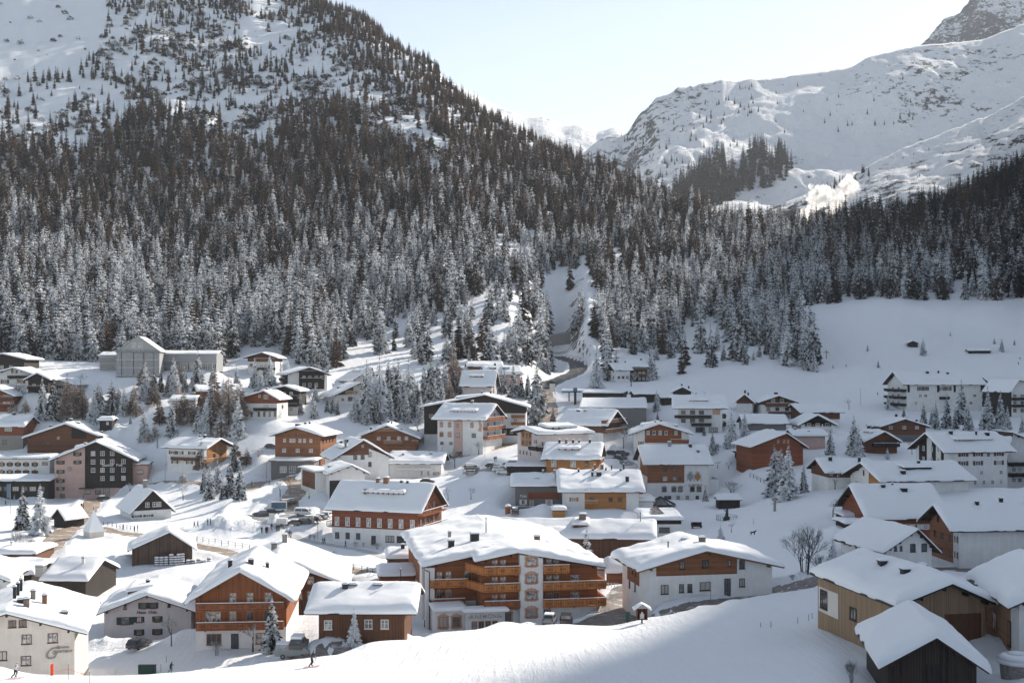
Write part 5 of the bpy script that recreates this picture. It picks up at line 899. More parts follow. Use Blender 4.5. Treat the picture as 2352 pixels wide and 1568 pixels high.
# ------------------------------------------------------------------ far mountains
def mountmat(name, lo, scrub, col=(.05,.045,.042), sc=1.):
    m, nt, b = newmat(name); g = nt.nodes.new('ShaderNodeNewGeometry'); pos = g.outputs['Position']
    ns = nt.nodes.new('ShaderNodeSeparateXYZ'); nt.links.new(g.outputs['Normal'], ns.inputs[0])
    mp = nt.nodes.new('ShaderNodeMapping'); mp.inputs['Scale'].default_value = (1, .6, 1.2); nt.links.new(pos, mp.inputs[0]); sx_ = nt.nodes.new('ShaderNodeSeparateXYZ'); nt.links.new(pos, sx_.inputs[0])
    a = noise(nt, mp.outputs[0], .0035*sc, 5, .6); d = noise(nt, mp.outputs[0], .045*sc, 6, .75); e = noise(nt, pos, .2, 3)
    f = mth(nt, 'ADD', mth(nt, 'MULTIPLY', a, .8), mth(nt, 'ADD', mth(nt, 'MULTIPLY', d, 1.4), mth(nt, 'MULTIPLY', mth(nt, 'SUBTRACT', 1., ns.outputs[2]), scrub)))
    f = mth(nt, 'ADD', f, mth(nt, 'MULTIPLY', mth(nt, 'MULTIPLY', mth(nt, 'SUBTRACT', 640., sx_.outputs[0]), .003, True), .13))
    s = mth(nt, 'MULTIPLY', mth(nt, 'SUBTRACT', f, lo), 12, True)
    dk = ramp(nt, e, [(.3, [c*.6 for c in col]), (.7, [c*1.8 for c in col])])
    nt.links.new(mix(nt, s, (.85, .865, .89), dk.outputs[0]), b.inputs['Base Color']); b.inputs['Roughness'].default_value = .85
    b.inputs['Specular IOR Level'].default_value = .1; bump(nt, b, mth(nt, 'ADD', mth(nt, 'MULTIPLY', a, 5), mth(nt, 'MULTIPLY', d, 2)), .7, 9.)
mountmat('hill_scrub', 1.215, .22, (.05,.05,.05)); mountmat('mountain_snow', 1.30, .26, (.05,.05,.052)); mountmat('peak_rock', 1.14, .4, (.13,.125,.125), 1.5); mountmat('far_snow', 1.46, .1, (.10,.10,.11), .7)
MOUNT = {}
def mountain(name, label, pts, Yb, Yr, amp, mat, back=.35, nz=1., jag=0.):
    us = np.arange(pts[0][0], pts[-1][0]+1, 5.); vr = np.interp(us, [p[0] for p in pts], [p[1] for p in pts]); vj = jag*2*fbm(us/26., us*0+3.3, 4, .65); vb = np.interp(us, [p[0] for p in pts], [p[2] for p in pts])
    k = np.exp(-np.linspace(-1.5, 1.5, 5)**2); k /= k.sum(); vr = np.convolve(np.pad(vr, 2, 'edge'), k, 'valid')+vj*np.where((name == 'mountain') & (us > 1660), .35, 1.)
    ts = np.concatenate([np.linspace(0, 1, 110), np.linspace(1.01, 1+back, 24)])
    Ug, Tg = np.meshgrid(us, ts, indexing='ij'); VR = vr[:, None]; VB = vb[:, None]
    Yg = Yb+(Yr-Yb)*Tg; up = np.minimum(Tg, 1)
    Vg = VB+(VR-VB)*up**.9; X = (Ug-U0)/F*Yg; Z = HC-(Vg-VH)/F*Yg
    Z = Z - np.maximum(Tg-1, 0)*(Yr-Yb)*1.1
    env = np.sin(np.clip(up, 0, 1)*math.pi)**.6*.85+.28
    gully = np.abs(fbm(X/(amp*5.), Yg/(amp*16.)+Z/(amp*9), 5, .6))*2.6
    Z = Z + amp*env*(fbm(X/(amp*9.)+5, Yg/(amp*9.), 6, .56)*1.8-gully*nz)+amp*.12
    me = grid_mesh(name, X, Yg, Z, mat)
    if me.polygons[0].normal.z < 0: me.flip_normals()
    o = put(name, me); tag(o, label, kind='structure'); MOUNT[name] = (us, ts, X, Yg, Z); return o
mountain('hillside', 'scrubby snow hillside', [(1560,585,640),(1620,540,620),(1700,508,600),(1800,468,600),(1941,414,590),(2060,352,580),(2170,312,570),(2280,268,560),(2352,224,550),(2500,190,500),(2800,330,500),(3100,420,500)], 1330, 1950, 26, 'hill_scrub', nz=.5, jag=4.)
mountain('mountain', 'broad snow mountain', [(1180,470,560),(1260,410,560),(1340,358,560),(1385,316,560),(1440,308,560),(1462,272,560),(1500,234,560),(1550,208,560),(1640,184,560),(1700,188,560),(1740,181,560),(1880,166,560),(1960,156,560),(1992,136,560),(2130,108,560),(2250,102,560),(2352,62,560),(2480,50,560),(2750,260,560),(3100,420,560)], 1950, 3250, 48, 'mountain_snow', nz=.8, jag=9.)
mountain('peak', 'rocky peak', [(2040,190,260),(2115,107,250),(2145,72,250),(2165,47,250),(2195,43,250),(2226,6,250),(2250,-25,250),(2352,-70,250),(2480,-90,250),(2700,100,250)], 3500, 4100, 90, 'peak_rock', nz=1.2, jag=16.)
mountain('far_mountain', 'sunlit far mountain', [(860,120,480),(1000,168,480),(1060,202,480),(1100,224,480),(1130,241,480),(1170,254,480),(1210,270,480),(1262,274,480),(1290,291,480),(1330,292,480),(1372,308,480),(1410,298,480),(1450,312,480),(1560,350,480)], 3900, 5600, 60, 'far_snow', nz=.5, jag=8.)

# ------------------------------------------------------------------ conifers
def conifer_mesh(name, seed, H=20., Rm=3.1, nl=24, nb=9, mat='spruce_heavy', droop=.35, ragged=.25, wide=.62, start=.04, pw=.85):
    r = random.Random(seed); vs = []; fs = []
    for i in range(nl):
        t = (i+.3*r.random())/nl; z = H*(start+(1-start)*t); rad = Rm*(1-t)**pw*(.82+.36*r.random())+.12
        n = max(4, int(nb*(1-.45*t))); ph = r.random()*6.28
        for k in range(n):
            if r.random() < ragged*.35: continue
            a = ph+6.283*k/n+r.uniform(-.2, .2); L = rad*r.uniform(1-ragged, 1+ragged*.6); w = L*wide*r.uniform(.7, 1.15)*(.62 if n > 6 else .8)
            ca, sa = math.cos(a), math.sin(a); dz = -L*droop*r.uniform(.6, 1.4); lift = L*.10
            o = len(vs); m = .58
            def p(d, s, zz): return (ca*d-sa*s, sa*d+ca*s, z+zz)
            vs += [p(0, 0, .15*L), p(L*m, -w/2, dz*.6-.16*L), p(L*m, 0, dz*.35+lift), p(L*m, w/2, dz*.6-.16*L), p(L, 0, dz)]
            fs += [(o, o+1, o+2), (o, o+2, o+3), (o+1, o+4, o+2), (o+2, o+4, o+3)]
    o = len(vs); vs += [(.12, 0, H*.93), (-.1, .1, H*.93), (-.1, -.1, H*.93), (0, 0, H*1.01)]; fs += [(o, o+1, o+3), (o+1, o+2, o+3), (o+2, o, o+3)]
    me = bpy.data.meshes.new(name); me.from_pydata(vs, [], fs); me.materials.append(MATS[mat]); me.update(); return me
def with_trunk(me, H=20.):
    import bmesh
    b = bmesh.new(); b.from_mesh(me); r = bmesh.ops.create_cone(b, segments=5, radius1=.3, radius2=.04, depth=H+1.2, matrix=Matrix.Translation((0,0,H/2-.75))); b.to_mesh(me); b.free(); return me
def trunk_mesh(H=20., r0=.32): return MB().tube((0,0,-1.5), (0,0,H*.9), r0, .05, 6).mesh('trunk', 'bark')
TRUNK = trunk_mesh()
CR = {'s': [conifer_mesh('crown', i, nl=30, nb=12, mat='spruce_snowy', Rm=3.9, droop=.42) for i in range(5)],
      'm': [conifer_mesh('crown', 20+i, nl=30, nb=11, mat='spruce_mid', Rm=2.8) for i in range(3)],
      'l': [conifer_mesh('crown', 40+i, nl=30, nb=9, mat='larch_frost', Rm=4.8, droop=.12, ragged=.5, wide=.3, start=.12) for i in range(3)],
      'b': [conifer_mesh('crown', 60+i, nl=22, nb=8, mat='spruce_bare', Rm=2.6, ragged=.35) for i in range(2)]}
LOW = {'s': [conifer_mesh('crown', 80+i, nl=19, nb=9, mat='spruce_heavy', Rm=3.0+.7*i, wide=.8, pw=.7) for i in range(3)],
       'm': [conifer_mesh('crown', 90+i, nl=18, nb=9, mat='spruce_mid', Rm=2.9+.7*i, wide=.8, pw=.7) for i in range(3)],
       'b': [conifer_mesh('crown', 100+i, nl=17, nb=8, mat='spruce_bare', Rm=2.8+.6*i, wide=.8, pw=.7, ragged=.35) for i in range(3)],
       'd': [conifer_mesh('crown', 110+i, nl=17, nb=8, mat='spruce_darkbare', Rm=3.0, wide=.8, pw=.7, ragged=.3) for i in range(2)]}
TN = [0]
def tree(kind, x, y, z, H, label, group=None, wide=1., parts=True, lib=None, name=None):
    TN[0] += 1; ms = (lib or CR)[kind]; me = ms[TN[0] % len(ms)]; s = H/20.; rz = random.random()*6.28
    name = name or ('larch_tree' if kind == 'l' else 'spruce_tree')
    if parts:
        o = empty(name, (x, y, z-.2), rz); o.scale = (s*wide, s*wide, s); put('trunk', TRUNK, o); c = put('crown', me, o)
    else:
        o = put(name, me, None, (x, y, z-.3), rz); o.scale = (s*wide, s*wide, s); c = o
    tag(o, label, 'tree', group); return c
def tree_px(t, x, yb, yt, kind, label, group, wide=1., Y0=70):
    u, v = tp(t, x, yb); _, vt = tp(t, x, yt); X, Y, Z = hit(u, v, Y0); H = (v-vt)/F*Y
    return tree(kind, X, Y, Z, H, label, group, wide)
ORD = ['leftmost', 'second from left', 'third from left', 'fourth from left', 'fifth from left', 'sixth from left', 'seventh from left', 'eighth from left', 'ninth from left', 'tenth from left', 'eleventh from left', 'twelfth from left', 'thirteenth from left', 'fourteenth from left', 'fifteenth from left', 'sixteenth from left', 'seventeenth from left']
KN = {'s': 'snowy spruce', 'l': 'frosted brown larch', 'm': 'dusted spruce', 'b': 'dark bare spruce'}
def clump(where, lst, Y0=70):
    lst = sorted(lst, key=lambda q: tp(q[0], q[1], 0)[0]); n = len(lst)
    for i, q in enumerate(lst):
        t, x, yb, yt = q[:4]; k = q[4] if len(q) > 4 else 's'; wd = q[5] if len(q) > 5 else 1.
        lab = (KN[k]+' '+where) if n == 1 else '%s, %s of the %s' % (KN[k], 'rightmost' if i == n-1 and n > 2 else ORD[i], where)
        tree_px(t, x, yb, yt, k, lab, 'trees '+where if n > 1 else None, wd, Y0)
clump('trees below the dark forest-edge houses', [(1,380,830,450),(1,480,830,430),(1,600,850,420,'l'),(1,740,850,560,'l')], 430)
clump('trees above the tiny dark hut', [(1,900,830,500),(1,1010,800,510),(1,1110,800,505),(1,1200,775,510,'l'),(1,1170,880,790)], 430)
clump('trees right below the scaffolded building', [(1,1385,670,370),(1,1440,590,380),(1,1510,560,390),(1,1655,590,355),(1,1785,540,280),(1,1905,560,320),(1,1600,720,510,'l'),(1,1500,640,470,'l')], 440)
clump('trees above the white slope chalet', [(1,1290,1030,735,'s',1.15),(1,1540,980,640),(1,1430,900,620,'l'),(1,1820,900,700),(1,1890,960,690),(1,1830,990,830),(1,1960,980,820,'l')], 400)
clump('trees by the hidden red chalet', [(1,1920,860,370,'l',1.1),(1,2050,890,385,'l',1.1),(1,2150,860,480,'l',1.1),(1,1800,750,560,'l'),(1,2120,560,350)], 430)
clump('trees at the black inn door', [(1,712,1530,1240,'s',1.15),(1,822,1500,1290)], 330)
clump('trees before the dark terrace hall', [(2,195,255,-135,'s',1.15),(2,345,290,-155,'s',1.25),(1,130,1560,1490)], 240)
clump('trees beside the lane bridge', [(1,1830,1500,1250),(1,1880,1560,1235),(1,1950,1500,1180),(1,2060,1545,1170),(1,2150,1560,1200),(1,2100,1300,1020),(1,1800,1320,1010,'l'),(1,1990,1560,1400)], 330)
clump('trees in the central grove', [(4,1045,850,290),(4,1160,830,270,'s',1.2),(4,1100,690,380),(4,1290,800,290),(4,1240,650,290),(4,1420,780,295),(4,1500,800,480),(4,1560,720,330),(4,1620,720,235),(4,1680,720,250),(4,1745,700,270),(4,1820,640,130,'l'),(4,1860,650,395),(4,1345,850,550),(4,1465,820,510),(4,1040,885,640,'s',1.1),(4,940,860,630)], 400)
clump('trees below the arched chalet', [(4,690,775,630),(4,740,780,600),(4,785,800,660),(4,452,800,590)], 400)
clump('trees before the black and white lodge', [(4,380,560,415),(4,340,560,440),(4,130,540,355),(4,172,530,300),(4,40,560,275),(4,700,450,350)], 440)
clump('trees around the pinkish gabled house', [(4,1950,610,370),(4,2005,610,450),(5,120,640,320),(5,40,610,390),(5,190,650,410),(5,250,660,400),(5,10,600,380)], 430)
clump('tall trees left of the main road', [(5,330,800,290,'s',1.1),(5,300,900,610,'s',1.1),(5,245,900,830),(5,370,760,470,'l'),(5,355,900,700)], 400)
clump('standing before the balconied dark inn', [(5,475,915,708)], 400)
clump('standing alone left of the linked chalets above the road', [(5,865,560,192,'s',1.15)], 560)
clump('at the right wall of the linked hillside chalets', [(5,1355,490,158,'s',1.2)], 570)
clump('trees round the grey market hall', [(5,1400,770,570),(5,1250,900,792),(5,1412,850,765)], 420)
clump('dark trees right of the white apartment house', [(5,2075,1095,728,'s',1.2),(5,2190,1000,755,'s',1.2),(5,1905,1155,925),(5,1828,990,878),(5,2220,900,800)], 380)
clump('in front of the crested hotel', [(5,1840,1575,1425,'s',1.2)], 340)
clump('spruces inside the road bend', [(5,430,455,265),(5,395,440,320),(5,445,440,360)], 600)
clump('trees before the red-brown boarded house', [(8,210,1460,1010,'s',1.25),(8,330,1500,1000,'s',1.25),(8,268,1400,1035),(8,460,1440,1175),(8,15,1200,960)], 310)
clump('trees left of the dark loggia chalet', [(8,890,1115,765,'s',1.2),(8,930,1130,845,'s',1.2),(8,690,1110,860),(8,1180,1150,1040,'s',1.3)], 370)
clump('grove below the large white hotel', [(8,1185,725,585,'s',1.2),(8,1320,800,690),(8,1490,880,650),(8,1595,890,640),(8,1560,860,700),(8,1690,880,580),(8,1760,890,700),(8,1815,850,458),(8,1870,905,655),(8,2040,890,515),(8,2150,880,550),(8,2000,880,700),(8,2210,895,680),(8,1900,900,760),(8,2335,1060,890)], 430)
clump('small trees scattered on the ski slope', [(8,1010,222,158),(8,1100,362,288),(8,1485,258,98,'s',1.3),(8,2160,228,105,'s',1.2),(8,2098,160,95),(8,712,368,328,'s',1.3),(8,1720,92,48),(8,825,355,320),(8,2270,170,110)], 540)
clump('dark trees near the wayside cross', [(8,500,385,60),(8,550,398,190),(8,590,275,105,'m'),(8,400,210,0),(8,360,230,20),(8,440,230,40),(8,235,150,-60,'m',1.2),(8,80,270,130),(8,190,290,120),(8,140,250,90),(8,30,300,210)], 560)
clump('with a pillowed tip before the orange timber chalet', [(3,190,1310,800,'s',1.15)], 140)
clump('against the long brown timber house', [(3,893,1258,905,'s',1.15)], 140)
clump('trees right behind the timber hotel', [(6,745,700,228,'s',1.15),(6,870,500,240,'s',1.15)], 215)
clump('of tiny size at the foot of the white window tower', [(6,295,1030,945,'s',1.3)], 180)
clump('at the edge of the shaded lawn', [(6,1893,350,195,'s',1.5)], 250)
clump('of ragged shape right of the big frosted bush', [(7,712,555,285,'s',1.1)], 200)
for i, (x, yb, yt, wh) in enumerate([(1335,1050,900,'below the big round spruce'),(1385,1010,860,'left of the white slope chalet'),(1700,1190,1010,'before the white slope chalet gable'),(1760,1250,1060,'right before the white slope chalet'),(560,850,640,'left of the brown larch by the dark hut'),(625,850,590,'among the larches over the brown annex'),(150,690,470,'before the low white forest-edge house'),(110,790,640,'right of the red-brown edge chalet'),(230,790,640,'above the boxy red-brown chalet'),(1650,820,560,'left of the hidden red chalet'),(1740,900,650,'below the hidden shed'),(1580,900,640,'on the bank under the hidden shed'),(1980,1010,740,'under the tall brown larches'),(2110,1180,1010,'right of the white slope chalet balcony'),(2210,1260,1080,'left of the brown shingled chalet'),(1640,1420,1290,'on the river bank by the fountain'),(690,720,520,'beside the screened pale house'),(1230,1330,1190,'against the pinkish side annex')]):
    tree_px(1, x, yb, yt, 'l', 'pale frosted broad tree '+wh, None, 1.5, 330)
clump('trees in the central grove back rows', [(4,1080,700,330,'s',1.2),(4,1200,770,430,'s',1.2),(4,1330,640,290,'s',1.2),(4,1380,720,420,'s',1.2),(4,1460,690,380,'s',1.2),(4,1530,860,590,'s',1.1),(4,1600,800,460,'s',1.2),(4,1660,790,450,'s',1.2),(4,1720,780,470),(4,1785,740,420,'l'),(4,1800,560,300),(4,1260,855,560),(4,1400,865,560),(4,1130,870,600)], 400)
random.seed(21); PD = [(p[0], p[1]) for p in PADS]
def loose(n, poly, label, group, H, kinds='ssl'):
    k = 0
    for _ in range(4000):
        if k >= n: break
        u = random.uniform(min(p[0] for p in poly), max(p[0] for p in poly)); v = random.uniform(min(p[1] for p in poly), max(p[1] for p in poly))
        if not inpoly(u, v, poly): continue
        X, Y, Z = hit(u, v, 380)
        if min(math.hypot(X-a, Y-b) for a, b in PD) < 11: continue
        h = random.uniform(*H); tree(random.choice(kinds), X, Y, Z, h, label, group, random.uniform(1.1, 1.45)); k += 1
def inpoly(x, y, P):
    c = False; j = len(P)-1
    for i in range(len(P)):
        if (P[i][1] > y) != (P[j][1] > y) and x < (P[j][0]-P[i][0])*(y-P[i][1])/(P[j][1]-P[i][1])+P[i][0]: c = not c
        j = i
    return c
MASK = [([(1385,880),(1400,795),(1480,812),(1560,770),(1690,800),(1720,850),(1500,872)], .13),
 ([(760,850),(800,775),(900,735),(1040,715),(1140,650),(1228,650),(1240,850),(1100,840),(900,845)], .27),
 ([(-400,-900),(235,-900),(245,60),(215,130),(170,175),(0,195),(-400,150)], 0.),
 ([(-400,1200),(-400,860),(0,855),(120,850),(260,852),(500,845),(570,800),(650,800),(700,850),(770,850),(830,775),(1000,770),(1235,800),(1235,1200)], .0),

 ([(1236,700),(1246,640),(1290,615),(1345,625),(1398,700),(1345,790),(1345,1100),(1235,1100),(1262,760)], .08), ([(1140,530),(1225,535),(1240,620),(1135,610)], .2), 
 ([(1335,1100),(1340,850),(1370,800),(1400,825),(1480,812),(1560,770),(1640,735),(1680,790),(1770,800),(1800,850),(1865,860),(1880,780),(1830,748),(1740,705),(1850,705),(1950,690),(2900,690),(2900,1200)], 0.),
 ([(590,-900),(1000,-900),(1000,160),(960,130),(905,80),(850,30),(800,60),(900,170),(1000,270),(1060,345),(1045,350),(900,200),(760,90),(640,0)], .98),
 ([(235,-900),(700,-900),(800,60),(900,170),(1010,280),(1060,345),(1010,380),(930,350),(870,300),(760,240),(700,270),(600,330),(480,320),(420,265),(330,215),(240,175),(215,130),(245,60)], .2),
 ([(-400,150),(0,195),(230,185),(330,240),(240,330),(0,350),(-400,350)], .16)]
def fdens(u, v, Y):
    if Y < 545: return 0.
    for P, d in MASK:
        if inpoly(u, v, P): return d
    if v < -60: return 0.
    return 1.
loose(20, [(320,885),(470,880),(560,930),(555,1010),(440,1000),(330,960)], 'frosted tree in the loose stand on the left slope above the shuttered chalet', 'loose frosted trees on the left slope', (8, 17), 'sssl')
loose(9, [(60,890),(200,900),(330,930),(300,985),(150,960)], 'frosted tree in the loose stand above the brown timber annex', 'loose frosted trees above the annex', (8, 16), 'ssl')
loose(10, [(560,870),(830,880),(840,960),(700,960),(570,900)], 'frosted tree in the loose stand between the lodge and the honey-brown chalet', 'loose frosted trees by the lodge', (7, 15), 'sss')
cand = []
sp_ = 6.3
for yy in np.arange(548, 1960, sp_*.95):
    for xx in np.arange(-.62*yy, .60*yy, sp_):
        x = xx+random.uniform(-.48, .48)*sp_; y = yy+random.uniform(-.48, .48)*sp_
        if random.random() < .25 and yy > 1000: continue
        cand.append((x, y))
cand = np.array(cand); cz = gz(cand[:,0], cand[:,1]); cu = U0+F*cand[:,0]/cand[:,1]; cv = VH+(HC-cz)/cand[:,1]*F
dn = fbm(cand[:,0]/40, cand[:,1]/40, 3)
gr_ = np.array(GR)
FT = []
for i in range(len(cand)):
    x, y = cand[i]; u, v = cu[i], cv[i]
    if u < -160 or u > 2620: continue
    d = fdens(u, v, y)
    if d == .2: d = .62 if dn[i] > .02 else .10
    if d <= 0 or random.random() > d*min(1., .93+1.2*dn[i] if d < 1 else min(.95, .84+1.5*dn[i])): continue
    if y < 700 and np.min(np.hypot(gr_[:,0]-x, gr_[:,1]-y)) < 13: continue
    low = (v-430)/230.+random.uniform(-.7, .7)+1.4*dn[i]
    if u > 1900: k = random.choice('ddb') if v < 500+random.uniform(-60, 60) else random.choice('mmb') if v < 600+random.uniform(-40, 40) else random.choice('sm')
    elif random.random() < .10: k = 'b'
    elif low > .72: k = 's'
    elif low > .12: k = 'm'
    else: k = 'b' if random.random() < .93 else 'm'
    if u < 560 and v < 330 and k == 'b' and random.random() < .6: k = 'd'
    H = random.uniform(15, 26)*(1.1 if y < 800 else 1.)*(random.uniform(.6,1.1) if d < .3 or d == .62 else 1.)*(.72 if y > 1250 else 1.)
    if random.random() < .2: H *= random.uniform(.4,.8)
    FT.append((H/y, x, y, float(cz[i]), H, k, u, v))
FT.sort(key=lambda q: -q[0])
n_ind = max(0, 296-TN[0]); IND = FT[:n_ind]; REST = FT[n_ind:]
PROTO = {}
for q in IND:
    _, x, y, z, H, k, u, v = q; kk = 'b' if k == 'd' else k
    side = ('left of the valley' if u < 760 else 'above the central grove' if u < 1235 else 'right of the gorge road' if u < 1800 else 'above the ski slope')
    lab = {'s': 'tall snow-laden spruce', 'm': 'tall dusted spruce', 'b': 'tall dark spruce'}[kk]+' in the front forest rank '+side
    c = tree(k, x, y, z, H, lab, 'front rank forest spruces', parts=False, lib=LOW); PROTO.setdefault((k, TN[0] % len(LOW[k])), c)
for ms in LOW.values():
    for me in ms: with_trunk(me)
def scatter(name, label, rows, protos, scale_ref, kind='stuff'):
    """rows: x, y, z, scale, proto index; one object that stands for what nobody could count"""
    me = bpy.data.meshes.new(name); me.from_pydata([(r[0], r[1], r[2]-.3) for r in rows], [], [])
    for an, j in (('sc', 3), ('pi', 4)):
        at = me.attributes.new(an, 'FLOAT', 'POINT'); at.data.foreach_set('value', [float(r[j]) for r in rows])
    o = put(name, me); tag(o, label, kind=kind)
    ng = bpy.data.node_groups.new(name+'_nodes', 'GeometryNodeTree'); ng.interface.new_socket('Geometry', in_out='INPUT', socket_type='NodeSocketGeometry'); ng.interface.new_socket('Geometry', in_out='OUTPUT', socket_type='NodeSocketGeometry')
    gi = ng.nodes.new('NodeGroupInput'); go = ng.nodes.new('NodeGroupOutput'); jn = ng.nodes.new('GeometryNodeJoinGeometry')
    def attr(n):
        a = ng.nodes.new('GeometryNodeInputNamedAttribute'); a.data_type = 'FLOAT'; a.inputs[0].default_value = n; return a.outputs[0]
    rv = ng.nodes.new('FunctionNodeRandomValue'); rv.data_type = 'FLOAT_VECTOR'; rv.inputs[0].default_value = (-.04, -.04, 0); rv.inputs[1].default_value = (.04, .04, 6.28)
    for k, po in enumerate(protos):
        ip = ng.nodes.new('GeometryNodeInstanceOnPoints'); oi = ng.nodes.new('GeometryNodeObjectInfo'); oi.inputs[0].default_value = po; oi.inputs[1].default_value = True
        cm = ng.nodes.new('FunctionNodeCompare'); cm.data_type = 'FLOAT'; cm.operation = 'EQUAL'; cm.inputs[1].default_value = float(k)
        ng.links.new(attr('pi'), cm.inputs[0]); ng.links.new(cm.outputs[0], ip.inputs['Selection']); ng.links.new(gi.outputs[0], ip.inputs['Points']); ng.links.new(oi.outputs['Geometry'], ip.inputs['Instance'])
        ng.links.new(attr('sc'), ip.inputs['Scale']); ng.links.new(rv.outputs[0], ip.inputs['Rotation']); ng.links.new(ip.outputs[0], jn.inputs[0])
    ng.links.new(jn.outputs[0], go.inputs[0]); md = o.modifiers.new('scatter', 'NODES'); md.node_group = ng; return o
# a few forest trees of the darker kinds that stand free, so every kind of tree has a real tree to copy
for k in ('s', 'm', 'b', 'd'):
    for j in range(len(LOW[k])):
        if (k, j) not in PROTO:
            q = next(r for r in REST if r[5] == k); REST.remove(q); o = put('spruce_tree', LOW[k][j], None, (q[1], q[2], q[3]-.3), 1.); s = q[4]/20; o.scale = (s, s, s)
            tag(o, 'dark spruce standing in the upper forest on the mountainside', 'tree', 'upper forest spruces'); PROTO[(k, j)] = o
keys = sorted(PROTO); kidx = {kk: i for i, kk in enumerate(keys)}
rows = [(q[1], q[2], q[3], q[4]/20.*random.uniform(.95, 1.05), kidx[(q[5], random.randrange(len(LOW[q[5]])))]) for q in REST]
scatter('forest', 'dense spruce forest covering both mountainsides', rows, [PROTO[k] for k in keys], 20)
print('forest rest', len(rows), 'individual', TN[0])
# low mountain pine scrub on the open slopes
def bush_mesh(name, seed, mat):
    r = random.Random(seed); vs = []; fs = []
    for i in range(80):
        a = r.random()*6.28; d = r.random()**.5*1.5; z = r.random()*2.3*(1-d/2.2); L = r.uniform(.5, 1.1); o = len(vs)
        x, y = d*math.cos(a), d*math.sin(a); b = r.random()*6.28
        vs += [(x, y, z), (x+L*math.cos(b), y+L*math.sin(b), z+r.uniform(-.1, .5)), (x+L*.5*math.cos(b+1.3), y+L*.5*math.sin(b+1.3), z+r.uniform(.1, .7))]; fs.append((o, o+1, o+2))
    me = bpy.data.meshes.new(name); me.from_pydata(vs, [], fs); me.materials.append(MATS[mat]); me.update(); return me
BM = [bush_mesh('scrub_bush', 5, 'spruce_darkbare'), bush_mesh('scrub_bush', 6, 'spruce_mid')]
bs = []
bc = RNG.random((60000, 2))
for a, b_ in bc:
    y = 640+a*960; x = (-.5+b_*1.0)*y; bs.append((x, y))
bs = np.array(bs); bz = gz(bs[:,0], bs[:,1]); bu = U0+F*bs[:,0]/bs[:,1]; bv = VH+(HC-bz)/bs[:,1]*F; bn = fbm(bs[:,0]/22, bs[:,1]/50, 4)
br = []
for i in range(len(bs)):
    u, v = bu[i], bv[i]
    if not (-100 < u < 1250 and v < 420): continue
    pr = 0
    if inpoly(u, v, MASK[8][0]): pr = .5 if bn[i] > .07 else .05
    elif inpoly(u, v, MASK[9][0]): pr = .3 if bn[i] > .05 else .03
    elif inpoly(u, v, MASK[2][0]): pr = .012
    elif inpoly(u, v, MASK[7][0]): pr = .6 if bn[i] > .0 else .08
    if random.random() < pr: br.append((bs[i,0], bs[i,1], float(bz[i])+.2, random.uniform(.8, 2.6), random.randrange(2)))
b0 = put('scrub_bush', BM[0], None, (br[0][0], br[0][1], br[0][2])); tag(b0, 'single dark dwarf pine bush on the open upper slope', 'bush')
b1 = put('scrub_bush', BM[1], None, (br[1][0], br[1][1], br[1][2])); tag(b1, 'single snow-dusted dwarf pine bush on the open upper slope', 'bush')
scatter('mountain_scrub', 'dwarf pine scrub dotted over the open upper slopes', br[2:], [b0, b1], 1)
# far wood on the snow mountain and loose trees on its ridges
def mount_pts(nm, n, test, Hr):
    us, ts, X, Y, Z = MOUNT[nm]; out = []
    for _ in range(n):
        i = random.randrange(X.shape[0]); j = random.randrange(109); x, y, z = X[i,j], Y[i,j], Z[i,j]
        u = U0+F*x/y; v = VH+(HC-z)/y*F
        if random.random() < test(u, v): out.append((x+random.uniform(-3,3), y, z, random.uniform(*(Hr if test(u, v) > .3 else (Hr[0]*.35, Hr[1]*.4)))/20, random.randrange(2)))
    return out
fw = lambda u, v: (.85 if inpoly(u, v, [(1540,450),(1580,425),(1620,385),(1660,360),(1690,400),(1720,365),(1740,345),(1770,370),(1800,360),(1825,400),(1770,430),(1700,440),(1670,470),(1600,480)]) else .10 if inpoly(u, v, [(1350,400),(1440,300),(1640,200),(1760,200),(1700,330),(1560,420),(1440,430)]) else .03 if inpoly(u, v, [(1640,200),(2100,160),(2100,280),(1900,330),(1750,300)]) else 0.)
scatter('far_wood', 'small dark wood on the far snow mountain', mount_pts('mountain', 14000, fw, (30, 52)), [PROTO[('d', 0)], PROTO[('d', 1)]], 20)
hw = lambda u, v: (.5 if inpoly(u, v, [(1850,440),(1990,390),(2000,410),(1880,460)]) else .04 if v > 300 else 0.)
scatter('hillside_wood', 'scattered young spruces on the scrubby hillside', mount_pts('hillside', 5000, hw, (9, 17)), [PROTO[('d', 0)], PROTO[('d', 1)]], 20)
# ------------------------------------------------------------------ leafless trees and bushes with rime
def bare_mesh(name, seed, H, spread=.5, depth=5, mat='twig_frost', lean=.9, stems=1, r0=.022):
    rnd = random.Random(seed); m = MB()
    def grow(p, d, L, r, k):
        q = p+d*L; m.tube(p, q, r, r*.65, 4 if k < 3 else 3)
        if k == 0: return
        for _ in range(3 if k > 1 else 4):
            nd = (d+Vector((rnd.uniform(-1,1), rnd.uniform(-1,1), rnd.uniform(-.35,.75)))*spread*1.5).normalized(); grow(p+d*L*rnd.uniform(.55, 1), nd, L*rnd.uniform(.55, .8), r*.6, k-1)
    for s in range(stems):
        a = rnd.random()*6.28; b = Vector((math.cos(a), math.sin(a), 0))*(.25*H*.2 if stems > 1 else 0)
        grow(b+Vector((0,0,-.3)), Vector((b.x*.5, b.y*.5, 1)).normalized(), H*.36, H*r0, depth-1)
    return m.mesh(name, mat, recalc=False)
BT = [bare_mesh('crown', 3+i, 6., .55, 6, r0=.018) for i in range(3)]; BB = [bare_mesh('crown', 33+i, 3., .5, 5, stems=8, r0=.010) for i in range(2)]
